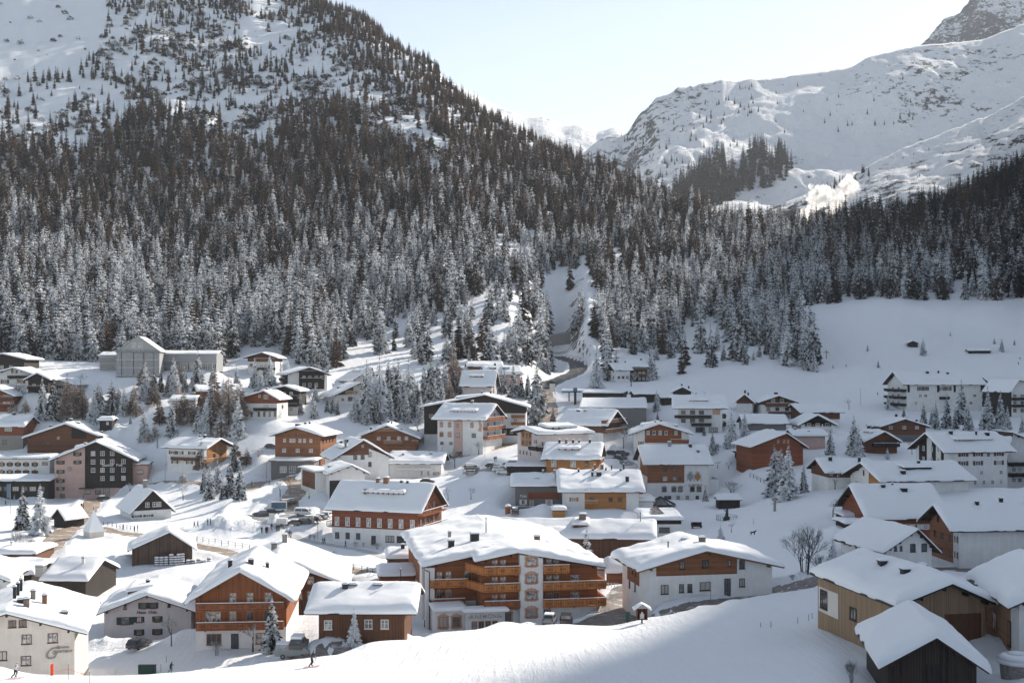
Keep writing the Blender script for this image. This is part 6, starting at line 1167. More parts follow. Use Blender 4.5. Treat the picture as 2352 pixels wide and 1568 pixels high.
def bare(t, x, yb, yt, label, Y0=70, big=False, wide=1., name=None):
    u, v = tp(t, x, yb); _, vt = tp(t, x, yt); X, Y, Z = hit(u, v, Y0); H = (v-vt)/F*Y; TN[0] += 1; me = (BB if big else BT)[TN[0] % (2 if big else 3)]
    o = empty(name or ('frosted_bush' if big else 'bare_tree'), (X, Y, Z-.1), random.random()*6); s = H/(2.6 if big else 6.2)
    o.scale = (s*wide, s*wide, s); put('branches' if big else 'crown', me, o)
    if not big: put('trunk', TRB, o)
    tag(o, label, 'bush' if big else 'tree')
TRB = MB().tube((0,0,-.6), (0,0,2.2), .16, .10, 7).mesh('trunk', 'bark')
for a in [(4,270,1540,1330,'bare tree with red-brown twigs at the lane junction',330),(4,1980,1560,1395,'bare young tree on the open white field right of the lot',300),(4,1775,1568,1430,'bare sapling behind the red-brown shingled hotel',300),
  (4,1510,1000,815,'rimed tree against the black lodge wall',400,False,1.2),(4,1950,1110,1000,'rimed tree under the painted mural',380,False,1.3),(4,2050,1160,1015,'rimed tree at the right foot of the pale pink hotel',380,False,1.2),
  (4,2190,1085,910,'tall rimed tree beside the balconies of the pale pink hotel',380,False,.9),(4,1910,1335,1195,'bare street tree by the curving main road',370),(4,1835,1280,1068,'dense rimed tree by the white gatepost',370,False,.8),(4,560,810,495,'large frosted tree between the red-brown chalet and the arched chalet',400,False,.9),
  (5,1175,550,370,'round frosted tree before the linked hillside chalets',540,False,1.2),(5,1108,1105,895,'frosted street tree right of the dark inn',380,False,.9),(5,1165,980,865,'frosted tree against the grey market hall',400,False,1.3),(5,820,1035,930,'frosted tree before the dark inn windows',380,False,1.2),(5,65,1035,895,'frosted tree on the left verge under the black lodge',400,False,1.1),
  (3,700,530,385,'snow-crusted bare tree above the brown chalet roof',230,False,1.2),(1,1310,1450,1330,'gnarled bare tree on the inn forecourt',320,False,1.2),(1,1165,1490,1390,'low bare tree right of the inn door',320,False,1.5),(1,1640,1568,1410,'sprawling snow-covered bare tree on the river bank',300,False,1.3),(1,1670,1310,1150,'frosted bushy tree below the white slope chalet',350,False,1.3),(1,1410,1100,920,'rimed tree at the left wall of the white slope chalet',390,False,.9),
  (7,712,155,-60,'feathery leafless larch on the shaded lawn',230,False,1.),(8,140,890,770,'round frosted tree before the plain snow roof',390,False,1.2),(8,850,725,612,'small bare tree at the ski slope foot',430,False,.9),(8,590,1245,1080,'frosted tree by the long low pinkish building',340,False,1.1),(8,730,1410,1160,'feathery tree in front of the brown ridge house',290,False,.7),(8,900,1490,1265,'dark gnarled tree right of the feathery one',280,False,1.),(8,1390,1110,960,'frosted tree between the shaded chalets',360,False,.8),
  (3,25,1300,920,'snow-caked small tree left of the pillowed spruce',140,False,.9),(2,1470,1250,920,'frosted sapling in front of the lilac house',170,False,.75),(6,1985,275,160,'pollarded bare tree on the shaded lawn',260,False,1.2),(1,200,640,475,'frosted tree under the low dark forest-edge house',420,False,1.1),(1,720,560,400,'frosted tree left of the scaffolded building',440,False,1.),(5,1950,1280,1190,'snow-clumped tree right of the crested hotel',340,False,1.6),(5,2050,1290,1180,'slender bare tree near the garden fence',340,False,1.)]:
    bare(*a)
for a in [(7,470,620,160,'big frosted multi-stemmed bush on the shaded slope',200,True,1.),(7,590,640,420,'smaller frosted bush right of the big one',195,True,.9),(7,870,1575,1330,'thin willow bush beside the black barn',95,True,.7),(3,515,335,270,'leafless shrub by the snow bank',270,True,.8),(3,552,340,285,'two-stemmed shrub beside the path',270,True,.9),(3,905,400,340,'snow-capped shrub under the red hotel windows',265,True,1.1),
  (3,975,400,350,'thin shrub right of the snow-capped one',265,True,.8),(3,1090,420,345,'mushroom-topped shrub by the red hotel corner',262,True,1.2),(3,820,350,290,'pale topiary shrub in front of the red hotel',270,True,1.),(2,1860,1330,1180,'snow-flecked shrub before the orange chalet',160,True,1.),(2,160,420,240,'rimed shrub at the street bend',230,True,1.1),(2,270,430,300,'rimed shrub right beside the street',230,True,1.),(5,2080,1500,1380,'frosted hedge bush on the shaded lawn',320,True,1.8),(5,1950,1130,1040,'dark frosted bush right of the crested hotel roof',340,True,1.2),(7,365,680,620,'small snowy bush by the white house corner',190,True,1.5),(4,80,1180,1090,'brown frosted bushes left of the shop',360,True,1.8),(8,2300,1300,1180,'frosted thicket at the right edge annex',320,True,1.5),(8,1850,1300,1230,'frosted thicket before the tall white hotel',300,True,1.8)]:
    bare(*a)
for a, k in SPECS: build_house(*a, **k)
def at(t, x, y, Y0=95): return hit(*tp(t, x, y), Y0)
# ------------------------------------------------------------------ vehicles
CM = {}
def car_parts(kind, col, snow):
    k = (kind, col, snow)
    if k in CM: return CM[k]
    if kind == 'car': L, Wd, H = 4.4, 1.78, 1.48; prof = [(-2.2,.35),(-2.18,.85),(-2.05,.98),(-1.0,1.0),(.95,.98),(1.95,.84),(2.18,.66),(2.2,.35)]; cab = [(-1.9,.98),(-1.35,1.44),(-.6,1.48),(.25,1.45),(1.05,.96)]
    elif kind == 'suv': L, Wd, H = 4.6, 1.9, 1.75; prof = [(-2.3,.4),(-2.3,.95),(-2.2,1.12),(.95,1.12),(2.0,1.0),(2.28,.8),(2.3,.4)]; cab = [(-2.15,1.1),(-1.85,1.66),(-.6,1.74),(.35,1.68),(1.1,1.1)]
    else: L, Wd, H = 4.9, 1.92, 1.98; prof = [(-2.45,.4),(-2.45,1.2),(1.3,1.2),(2.1,1.08),(2.42,.85),(2.45,.4)]; cab = [(-2.42,1.18),(-2.3,1.9),(-1.8,1.97),(.9,1.95),(1.35,1.75),(2.0,1.14)]
    h = Wd/2; b = MB().prism(prof, -h, h); n = len(cab); i_ = .16
    b.add([(p[0], -h+(.02 if p[1] < 1.2 else i_), p[1]) for p in cab]+[(p[0], h-(.02 if p[1] < 1.2 else i_), p[1]) for p in cab], [tuple(range(n)), tuple(range(2*n-1, n-1, -1))]+[(i, i+n, (i+1) % n+n, (i+1) % n) for i in range(n)])
    g = MB(); zt = cab[1][1]-.08; zb = cab[0][1]+.04; x0, x1 = cab[0][0]+.3, cab[-1][0]-.35
    for sg in (-1, 1):
        m3 = (x0+x1)/2
        for xa, xb in ((x0, m3-.05), (m3+.05, x1)): g.add([(xa, sg*(h-.015+.02), zb), (xb, sg*(h-.015+.02), zb), (xb-.3*(xb == x1), sg*(h-i_+.03), zt), (xa+.15*(xa == x0), sg*(h-i_+.03), zt)], [(0,1,2,3)])
    a, c = cab[-1], cab[-2]; f = lambda p, q, t: (p[0]+(q[0]-p[0])*t, p[1]+(q[1]-p[1])*t)
    for p, q, e in ((cab[-1], cab[-2], .03), (cab[0], cab[1], -.03)):
        u0_, u1_ = f(p, q, .12), f(p, q, .9); g.add([(u0_[0]+e, -h+.2, u0_[1]+.02), (u0_[0]+e, h-.2, u0_[1]+.02), (u1_[0]+e, h-.3, u1_[1]+.02), (u1_[0]+e, -h+.3, u1_[1]+.02)], [(0,1,2,3)])
    w = MB().tube((0,-.11,0), (0,.11,0), .33, .33, 12).tube((0,-.12,0), (0,.12,0), .17, .17, 8, 1)
    sn = None
    if snow:
        sn = MB(); zr = max(p[1] for p in cab)
        xs = [p[0] for p in cab if p[1] > zr-.12]; sn.box(min(xs), -h+.2, zr, max(xs), h-.2, zr+.12*snow)
    CM[k] = (b.mesh('body', col), g.mesh('windows', 'pane', recalc=False), w.mesh('wheel', ['tyre', 'metal_grey']), sn.mesh('snow_cap', 'soft_snow') if sn else None, L, Wd, [(1.35, 1), (1.35, -1), (-1.35, 1), (-1.35, -1)],
       MB().box(L/2-.02, -.75, .62, L/2+.03, -.45, .78).mesh('headlight', 'kiosk_white'), MB().box(-L/2-.03, -.8, .75, -L/2+.02, -.55, .95).mesh('tail_light', 'red_paint'))
    return CM[k]
def car(t, x, y, yaw, col, label, kind='car', snow=1, Y0=95, name=None):
    X, Y, Z = at(t, x, y, Y0); b, g, w, sn, L, Wd, ws, hl, tl = car_parts(kind, col, snow)
    o = empty(name or {'car': 'parked_car', 'suv': 'parked_car', 'van': 'minibus'}[kind], (X, Y, Z+.1), R(yaw)); tag(o, label, 'van' if kind == 'van' else 'car', 'parked cars')
    put('body', b, o); put('windows', g, o)
    for wx, s in ws: put('wheel', w, o, (wx, s*(Wd/2-.1), .33))
    for s in (0, 1): put('headlight', hl, o, (0, 1.2*s, 0)); put('tail_light', tl, o, (0, 1.35*s, 0))
    if sn: put('snow_cap', sn, o)
P_ = 'in the shaded parking lot'
for q in [(9,330,642,182,'car_grey','grey estate car at the far left end of the shaded parking lot'),(9,455,612,190,'car_black','black car between the grey estate and the picture van'),(9,670,488,200,'car_black','black car behind the picture van, nearer the lane','suv'),(9,770,452,205,'car_grey','grey hatchback nearest the lane end of the lot'),
 (9,1000,635,-12,'car_white','white minibus alone in the middle of the parking lot','van'),(9,830,785,176,'car_grey','snow-dusted grey car next to the white box trailer','car',2),(9,1000,760,168,'car_black','dark car second from the trailer in the front row'),(9,1055,742,165,'car_silver','silver estate third from the trailer in the front row','suv'),(9,1160,732,160,'car_black','black saloon fourth from the trailer in the front row'),(9,1235,702,158,'car_blue','dark blue car fifth from the trailer in the front row'),(9,1315,682,156,'car_white','white estate at the right end of the front row','suv'),
 (10,205,585,-4,'car_white','white hatchback in front of the hotel car row',),(10,120,545,-4,'car_white','white estate behind the white hatchback','suv'),(10,60,470,-6,'car_black','black car in the hotel row behind the white ones'),(10,-60,430,-6,'car_black','black car at the back left of the hotel row'),(10,360,392,170,'car_silver','silver car half under the left end of the carport','suv'),(10,650,500,170,'car_grey','grey car under the middle of the carport'),(10,490,1545,88,'car_black','black car parked before the grey guesthouse garage','suv'),
 (4,1770,1200,75,'car_red','dark red car on the verge left of the street tree'),(4,1900,1168,20,'car_grey','grey car by the hotel forecourt trees'),(4,1950,1158,18,'car_black','black car right of the grey one on the hotel forecourt','suv'),(4,190,1100,0,'car_black','black car left of the brown shingled chalet'),(4,1590,1420,-6,'car_black','black car peeping over the red hotel roof'),(4,1985,1345,-3,'car_silver','silver car in front of two black ones by the white gatepost'),(4,1990,1312,-4,'car_black','black car in the middle by the white gatepost','suv'),(4,1975,1284,-5,'car_black','black car at the back by the white gatepost'),
 (5,1095,1168,-5,'car_black','black car on the right of the side yard','suv'),(5,1005,1160,8,'car_black','black car on the left of the side yard'),(5,1080,1205,-8,'car_blue','dark blue car nearest the viewer in the side yard'),(5,457,530,30,'car_black','dark car driving down the gorge road','car',0,560,'driving_car'),(5,402,566,60,'car_silver','pale car entering the village below the gorge bend','suv',0,540,'driving_car'),
 (13,1730,1338,80,'car_silver','pale grey car beside the white window tower','car',1,176),(13,1935,1352,86,'car_black','big black car with a rusty reflection by the hotel garage','suv',0,176),(2,1195,1272,72,'car_black','black off-roader parked against the lilac house','suv',0,180),(12,1480,720,15,'car_black','black car on the inn forecourt'),(3,420,1280,88,'car_grey','snow-covered car under the timber deck','suv',3,160),(3,372,1352,4,'car_silver','beige minibus half hidden behind the piste edge','van',1,140),(1,2200,1215,0,'car_black','black car on the street behind the brown shingled chalet')]:
    car(*q)
# the picture van and the box trailer
X, Y, Z = at(9, 560, 578); o = empty('delivery_van', (X, Y, Z+.1), R(188)); tag(o, 'white high-roofed van with a blue mountain picture on its side', 'van')
MB().box(-3, -1, .4, 1.3, 1, 2.8).prism([(1.3,.4),(1.3,2.3),(1.9,2.2),(2.5,1.3),(3,1.2),(3,.4)], -1, 1).build('body', 'car_white', o); MB().box(-2.8, 1.001, .9, 1.1, 1.02, 2.6).build('side_picture', 'flag_blue', o)
for wx in (-1.9, 2.1):
    for s in (-1, 1): put('wheel', CM[('car','car_grey',1)][2], o, (wx, s*.95, .36))
MB().box(1.6, -.85, 1.5, 2.1, .85, 2.05).build('windscreen', 'pane', o)
X, Y, Z = at(9, 660, 800); o = empty('box_trailer', (X, Y, Z+.1), R(-4)); tag(o, 'small white box trailer with a snowy lid at the lot edge', 'trailer')
MB().box(-1.3, -.7, .5, 1.3, .7, 1.9).build('body', 'car_white', o); MB().box(1.3, -.05, .45, 2.2, .05, .55).build('drawbar', 'metal_dark', o); MB().box(-1.3, -.7, 1.9, 1.3, .7, 2.05).build('snow_cap', 'soft_snow', o)
for s in (-1, 1): put('wheel', CM[('car','car_grey',1)][2], o, (0, s*.8, .33))
# ------------------------------------------------------------------ people
def skin_mesh(name, V_, E_, Rad, mats, pick, lv=1):
    me = bpy.data.meshes.new(name); me.from_pydata(V_, E_, []); ob = bpy.data.objects.new(name, me); COL.objects.link(ob)
    ob.modifiers.new('s', 'SKIN'); 
    for i, r in enumerate(Rad): me.skin_vertices[0].data[i].radius = r if isinstance(r, tuple) else (r, r)
    me.skin_vertices[0].data[0].use_root = True
    sb = ob.modifiers.new('u', 'SUBSURF'); sb.levels = lv; sb.render_levels = lv
    out = bpy.data.meshes.new_from_object(ob.evaluated_get(bpy.context.evaluated_depsgraph_get())); bpy.data.objects.remove(ob)
    out.materials.clear()
    for m in mats: out.materials.append(MATS[m])
    for p in out.polygons: p.material_index = pick(p.center); p.use_smooth = True
    out.name = name; return out
PM = {}
def person_mesh(pose, jk, tr, hat):
    k = (pose, jk, tr, hat)
    if k in PM: return PM[k]
    if pose == 'ski': V_ = [(0,0,.86),(.06,0,1.08),(.14,0,1.30),(.19,0,1.42),(.22,0,1.50),(.24,0,1.66), (.02,.10,.84),(.22,.16,.50),(.02,.20,.12),(.2,.2,.06), (-.02,-.10,.84),(-.02,-.16,.46),(-.38,-.24,.14),(-.2,-.25,.07), (.14,.2,1.34),(.2,.34,1.1),(.42,.36,1.02),(.5,.36,1.0), (.14,-.2,1.34),(.1,-.34,1.08),(.3,-.38,.95),(.38,-.38,.93)]
    elif pose == 'walk': V_ = [(0,0,.92),(.01,0,1.15),(.02,0,1.38),(.02,0,1.5),(.04,0,1.58),(.05,0,1.74), (0,.1,.9),(.16,.11,.5),(.24,.11,.09),(.4,.11,.05), (0,-.1,.9),(-.04,-.11,.5),(-.3,-.11,.14),(-.18,-.11,.05), (.02,.2,1.42),(-.08,.26,1.14),(.02,.27,.9),(.05,.27,.83), (.02,-.2,1.42),(.08,-.26,1.14),(.22,-.26,.95),(.28,-.26,.9)]
    else: V_ = [(0,0,.92),(0,0,1.15),(0,0,1.38),(0,0,1.5),(.02,0,1.58),(.03,0,1.74), (0,.1,.9),(.02,.12,.5),(0,.13,.08),(.15,.14,.05), (0,-.1,.9),(.02,-.12,.5),(0,-.13,.08),(.15,-.14,.05), (0,.2,1.42),(0,.27,1.14),(.08,.25,.9),(.1,.24,.83), (0,-.2,1.42),(0,-.27,1.14),(.08,-.25,.9),(.1,-.24,.83)]
    E_ = [(0,1),(1,2),(2,3),(3,4),(4,5),(0,6),(6,7),(7,8),(8,9),(0,10),(10,11),(11,12),(12,13),(2,14),(14,15),(15,16),(16,17),(2,18),(18,19),(19,20),(20,21)]
    Rd = [(.15,.17),(.14,.17),(.15,.18),.065,.10,.085, .11,.08,.06,.05, .11,.08,.06,.05, .09,.065,.05,.045, .09,.065,.05,.045]
    hz = V_[4][2]
    def pick(c):
        if c.z > hz+.04: return 3 if c.z > hz+.08 or c.x < V_[5][0]-.02 else 2
        if c.z > hz-.05: return 2
        if abs(c.y) > .2 and c.z > .75 or c.z > .9: return 0
        return 4 if c.z < .14 else 1
    PM[k] = skin_mesh('person', V_, E_, Rd, [jk, tr, 'skin', hat, 'cloth_black'], pick); return PM[k]
def person(t, x, y, yaw, pose, jk, tr, label, hat='cloth_black', sc_=1., Y0=95):
    X, Y, Z = at(t, x, y, Y0); o = put('person', person_mesh(pose, jk, tr, hat), None, (X, Y, Z+.12), R(yaw)); o.scale = (sc_,)*3; tag(o, label, 'person'); return o, X, Y, Z
def skis(X, Y, Z, yaw, label, dy=(.2, -.24), dx=(.1, -.2)):
    for i in (0, 1):
        m = MB().box(-.8, -.05, 0, .75, .05, .03).add([(.75,-.05,0),(.75,.05,0),(.95,.0,.12),(.75,-.05,.03),(.75,.05,.03)], [(0,2,1),(3,4,2)])
        a = R(yaw); o = m.build('ski', 'safety_orange' if i == 0 else 'metal_dark', None, loc=(X+dx[i]*math.cos(a)-dy[i]*math.sin(a), Y+dx[i]*math.sin(a)+dy[i]*math.cos(a), Z+.06), rz=a)
        tag(o, label % ('left', 'right')[i], 'ski', 'skis of the skiers')
def poles(X, Y, Z, yaw, label, hx=.46):
    for i, s in enumerate((.37, -.38)):
        a = R(yaw); f = lambda px, py: (X+px*math.cos(a)-py*math.sin(a), Y+px*math.sin(a)+py*math.cos(a))
        p, q = f(hx, s), f(hx-.55, s*1.15); o = MB().tube((0,0,0), (p[0]-q[0], p[1]-q[1], 1.05), .014).tube((0,0,.06), (0,0,.09), .05).build('ski_pole', 'metal_dark', None, loc=(q[0], q[1], Z+.05)); tag(o, label % ('left', 'right')[i], 'ski pole', 'poles of the skiers')
o, X, Y, Z = person(3, 528, 1432, 25, 'ski', 'cloth_grey', 'cloth_black', 'skier in grey jacket striding up the sunlit piste with poles', Y0=100)
o.location.z -= .04; skis(X, Y, Z, 25, '%s ski under the grey-jacketed skier on the piste'); poles(X, Y, Z, 25, 'ski pole in the %s hand of the grey-jacketed skier')
o, X, Y, Z = person(2, 128, 1532, 20, 'ski', 'cloth_white', 'cloth_black', 'skier in white jacket beside the safety net, bottom left', 'cloth_white', Y0=100); skis(X, Y, Z, 20, '%s ski of the white-jacketed skier'); poles(X, Y, Z, 20, 'ski pole in the %s hand of the white-jacketed skier')
o, X, Y, Z = person(2, 1462, 1488, 10, 'ski', 'cloth_black', 'cloth_grey', 'skier in dark clothes bending beside the foreground road', Y0=140); skis(X, Y, Z, 10, '%s ski of the dark-clothed skier by the road')
PL = [(9,342,918,80,'walk','cloth_grey','cloth_black','pedestrian in grey at the left end of the sunlit path'),(9,408,918,70,'stand','cloth_black','cloth_black','adult in black beside the child in red'),(9,430,912,70,'stand','cloth_red','cloth_black','child in red beside an adult in black'),(9,495,866,90,'stand','cloth_blue','cloth_brown','pedestrian in blue below the white lot sign'),
 (9,578,892,100,'walk','cloth_black','cloth_grey','left of the two pedestrians by the trailer'),(9,610,888,100,'walk','cloth_brown','cloth_brown','right of the two pedestrians by the trailer'),(9,775,972,200,'walk','cloth_blue','cloth_red','pedestrian in blue jacket and red trousers at the path bend'),(9,800,976,200,'stand','cloth_blue','cloth_blue','pedestrian all in blue at the path bend'),
 (9,1298,1088,20,'walk','cloth_black','cloth_black','pedestrian in black in front of the red hotel corner'),(9,1325,1082,20,'walk','cloth_grey','cloth_black','pedestrian in grey with the one in black by the hotel corner'),(9,1652,1135,15,'walk','cloth_blue','cloth_black','lone pedestrian on the path under the red hotel'),(9,1085,378,250,'stand','cloth_hivis','cloth_black','worker in a yellow high-visibility vest by the white hall'),
 (9,185,178,0,'walk','cloth_brown','cloth_brown','leftmost walker on the lane bridge'),(9,380,156,0,'walk','cloth_white','cloth_brown','walker in pale clothes on the lane bridge'),(9,462,146,0,'stand','cloth_brown','cloth_black','walker in brown right of the pale one on the bridge'),(9,765,126,180,'walk','cloth_orange','cloth_brown','walker in orange-brown where the lane meets the bridge'),
 (12,1158,836,60,'stand','cloth_black','cloth_black','pedestrian in black in the middle of the street'),(12,1186,836,60,'stand','cloth_orange','cloth_brown','pedestrian in orange-brown in the middle of the street'),(12,1184,716,0,'walk','cloth_blue','cloth_blue','pedestrian in blue at the foot of the inn spruces'),(12,1376,682,180,'walk','cloth_brown','cloth_brown','pedestrian in brown on the inn forecourt'),
 (12,640,1432,60,'walk','cloth_black','cloth_hivis','pedestrian in black by the snowbank at the street mouth'),(12,78,790,0,'walk','cloth_blue','cloth_black','pedestrian in blue in front of the glazed hall'),(2,1055,262,10,'walk','cloth_blue','cloth_black','pedestrian in blue on the river road left of the barn'),(2,1155,275,10,'stand','cloth_black','cloth_black','left of the pair on the river road near the barn'),(2,1180,270,10,'stand','cloth_blue','cloth_black','right of the pair on the river road near the barn'),
 (2,1667,240,0,'walk','cloth_black','cloth_black','left one of the two walkers behind the barn roof'),(2,1696,238,0,'walk','cloth_grey','cloth_black','right one of the two walkers behind the barn roof'),(2,1782,218,0,'stand','cloth_black','cloth_grey','left one of the two people by the footbridge shrub'),(2,1806,216,0,'stand','cloth_blue','cloth_black','right one of the two people by the footbridge shrub'),(8,1096,612,90,'stand','cloth_grey','cloth_hivis','tiny skier in grey at the foot of the shaded ski slope'),
 (8,2320,302,200,'ski','cloth_black','cloth_blue','upper of two distant skiers at the right edge'),(8,2305,346,200,'ski','cloth_blue','cloth_blue','lower of two distant skiers at the right edge'),(4,2190,1225,60,'walk','cloth_blue','cloth_blue','left of two pedestrians on the main road'),(4,2204,1222,60,'walk','cloth_black','cloth_blue','right of two pedestrians on the main road')]
for q in PL: person(*q, Y0=200 if q[0] != 8 else 430) if len(q) < 9 else person(*q)
# the dark dog on the shaded lawn
V_ = [(-.3,0,.52),(0,0,.52),(.28,0,.56),(.42,0,.72),(.56,0,.78),(.72,0,.74),(-.34,.08,.3),(-.40,.08,.05),(-.34,-.08,.3),(-.30,-.08,.05),(.28,.08,.3),(.26,.08,.04),(.30,-.08,.3),(.36,-.08,.04),(-.5,0,.62),(-.62,0,.72),(.54,.05,.86),(.54,-.05,.86)]
E2 = [(0,1),(1,2),(2,3),(3,4),(4,5),(0,6),(6,7),(0,8),(8,9),(2,10),(10,11),(2,12),(12,13),(0,14),(14,15),(4,16),(4,17)]
dm = skin_mesh('dog', V_, E2, [.13,.12,.15,.09,.08,.04,.06,.03,.06,.03,.05,.03,.05,.03,.03,.015,.02,.02], ['cloth_black'], lambda c: 0)
X, Y, Z = at(11, 1812, 545, 200); o = put('dog', dm, None, (X, Y, Z+.02), R(10)); o.scale = (1.2,)*3; tag(o, 'large black dog standing on the shaded snowy lawn', 'dog')
# ------------------------------------------------------------------ small structures
def pole_obj(name, t, x, yb, yt, r, mat, label, cat, Y0=95):
    X, Y, Z = at(t, x, yb, Y0); h = (yb-yt)*TILE[t][2]/F*Y; o = MB().tube((0,0,-.3), (0,0,h), r, r*.8, 6).build(name, mat, None, loc=(X,Y,Z)); tag(o, label, cat); return o, X, Y, Z, h
def cross(): 
    X, Y, Z = at(8, 655, 288, 560); o = MB().box(-.14,-.14,-.5,.14,.14,4.6).box(-1.5,-.12,3.2,1.5,.12,3.48).build('wayside_cross', 'wood_dark', None, loc=(X,Y,Z)); tag(o, 'tall dark wooden cross standing on the snowfield right of the knoll', 'cross')
cross()
X, Y, Z = at(6, 1218, 1052, 160); o = empty('wayside_shrine', (X,Y,Z)); tag(o, 'small wooden wayside shrine with a snow cap at the piste edge', 'shrine')
MB().box(-.75,-.35,.5,.75,.45,.62).box(-.75,-.35,.5,-.62,.45,1.9).box(.62,-.35,.5,.75,.45,1.9).box(-.75,.35,.5,.75,.45,1.9).build('cabinet', 'wood_brown', o); MB().box(-.1,-.1,-.4,.1,.1,.5).build('post', 'wood_dark', o)
MB().prism([(-1.05,1.8),(0,2.6),(1.05,1.8),(1.05,1.95),(0,2.78),(-1.05,1.95)], -.6, .6).build('roof', 'wood_orange', o); rf = Roof('g', 2.2, 1.3, 1.95, 2.75, .5, None, -1.1, -.65); rf.snow(o, .4, 0, 0, tk=0, name='roof_snow')
MB().box(-.3,-.15,.62,.3,.2,1.3).box(-.12,-.2,1.3,.12,.1,1.55).build('figure', 'kiosk_white', o)
X, Y, Z = at(6, 1098, 1052, 160); o = MB().box(-.3,-.04,.2,.3,.04,1.6).box(-.05,-.05,-.4,.05,.05,.2).build('green_sign', 'bin_green', None, loc=(X,Y,Z)); tag(o, 'narrow green board standing left of the wayside shrine', 'sign')
# white pyramid monument
X, Y, Z = at(12, 1285, 1255, 250); o = empty('pyramid_monument', (X, Y+2.6, Z), R(42)); tag(o, 'white masonry block topped by a steep snow pyramid beside the street', 'monument')
MB().box(-1.9,-1.9,-1,1.9,1.9,1.5).build('base', 'plaster_cream', o); MB().add([(-2.05,-2.05,1.5),(2.05,-2.05,1.5),(2.05,2.05,1.5),(-2.05,2.05,1.5),(0,0,7.0)], [(0,1,4),(1,2,4),(2,3,4),(3,0,4),(0,3,2,1)]).build('roof', 'roof_snow', o); MB().tube((0,0,6.9),(0,0,7.7),.06).build('finial', 'metal_dark', o)
# ticket kiosk and garden well with its dome frame
X, Y, Z = at(10, 310, 1530, 280); o = empty('round_kiosk', (X,Y,Z)); tag(o, 'small round kiosk with a snow dome beside the black car', 'kiosk')
MB().tube((0,0,-.3),(0,0,2.),.75,.75,12).build('cabin', 'wood_orange', o); MB().tube((0,0,2.),(0,0,2.3),.85,.8,12).tube((0,0,2.3),(0,0,2.6),.8,.35,12).build('snow_cap', 'soft_snow', o)
X, Y, Z = at(11, 550, 140, 300); o = empty('glass_dome', (X,Y,Z)); tag(o, 'low dark conical glass skylight in the snow before the crested hotel', 'skylight'); m = MB(); g = MB()
for k in range(12):
    a = k*math.pi/6; b_ = (k+1)*math.pi/6; m.tube((4.2*math.cos(a),4.2*math.sin(a),.5),(0,0,2.6),.09,.09,4); m.tube((4.2*math.cos(a),4.2*math.sin(a),.5),(4.2*math.cos(b_),4.2*math.sin(b_),.5),.1,.1,4); m.tube((4.2*math.cos(a),4.2*math.sin(a),-.2),(4.2*math.cos(a),4.2*math.sin(a),.5),.12,.12,4)
    g.add([(4.1*math.cos(a),4.1*math.sin(a),.48),(4.1*math.cos(b_),4.1*math.sin(b_),.48),(0,0,2.5)], [(0,1,2)])
m.build('frame', 'metal_dark', o); g.build('glazing', 'pane', o)
X, Y, Z = at(11, 1455, 335, 250); o = empty('ring_fountain', (X,Y,Z)); tag(o, 'dark statue inside a round railing on the shaded lawn', 'fountain'); m = MB()
for k in range(24):
    a = k*math.pi/12; b_ = (k+1)*math.pi/12
    for z in (.1, 1.1): m.tube((2.6*math.cos(a),2.6*math.sin(a),z),(2.6*math.cos(b_),2.6*math.sin(b_),z),.04,.04,3)
    m.tube((2.6*math.cos(a),2.6*math.sin(a),-.2),(2.6*math.cos(a),2.6*math.sin(a),1.1),.03,.03,3)
m.build('railing', 'metal_dark', o); MB().tube((0,0,-.3),(0,0,.9),1.,.7,8).tube((0,0,.9),(.1,0,2.2),.45,.3,7).tube((.1,0,2.2),(.3,0,3.4),.3,.12,6).tube((.1,0,2.),(-.7,.1,2.6),.15,.08,5).build('statue', 'metal_dark', o)
X, Y, Z = at(11, 1045, 445, 250); o = empty('snowed_bench', (X,Y,Z)); tag(o, 'dark box bench at the end of the cleared strip', 'bench'); MB().box(-1.3,-.6,.4,1.3,.6,.6).box(-1.3,.4,.6,1.3,.6,1.4).build('seat', 'wood_dark', o); MB().box(-1.2,-.5,-.2,-.9,.5,.4).box(.9,-.5,-.2,1.2,.5,.4).build('leg', 'wood_dark', o)
X, Y, Z = at(11, 2110, 215, 250); o = MB().tube((0,0,-.4),(0,0,2.6),.35,.3,8).tube((0,0,2.6),(0,0,3.1),.75,.8,8).tube((0,0,3.1),(0,0,3.4),.7,.2,8).build('stone_pillar', ['stone'], None, loc=(X,Y,Z)); tag(o, 'thick snow-plastered pillar with a dark cap right of the garden hut', 'pillar')
# snow-loaded stools stacked against the old barn
for i, (x, y, n) in enumerate([(1330,545,4),(1370,540,4),(1410,535,4),(1455,528,5),(1520,540,5),(1550,525,5),(1490,545,4),(1600,510,2),(1640,505,2),(1690,495,2),(1730,490,1),(1780,485,2)]):
    u_, v_ = tp(2, x, y); ub, vb_ = tp(2, 1132, 556); x0_ = (ub-U0)/F*270; t_ = (u_-U0)/F; ca_, sa_ = math.cos(R(16)), math.sin(R(16)); s_ = (t_*268.5-x0_)/(ca_-t_*sa_); X, Y = x0_+s_*ca_+1.4*sa_, 270+s_*sa_-1.5; Z = float(gz(X, Y)); m = MB()
    for k in range(n):
        m.box(-.45,-.45,k*.5,.45,.45,k*.5+.16,0); m.tube((0,0,k*.5+.16),(0,0,k*.5+.42),.55,.42,8,1)
    o = m.build('crate_stack', ['wood_weathered', 'soft_snow'], None, loc=(X,Y,Z)); tag(o, ['tallest','left','outer left','inner left','middle','inner right','outer right','low','lower','short','single low','last low'][i]+' snow-capped crate stack, number %d from the barn door' % (i+1) if 0 else 'snow-capped crate stack, %s in the row by the old barn' % (ORD[i]), 'crates', 'snow-capped stacks by the old barn')
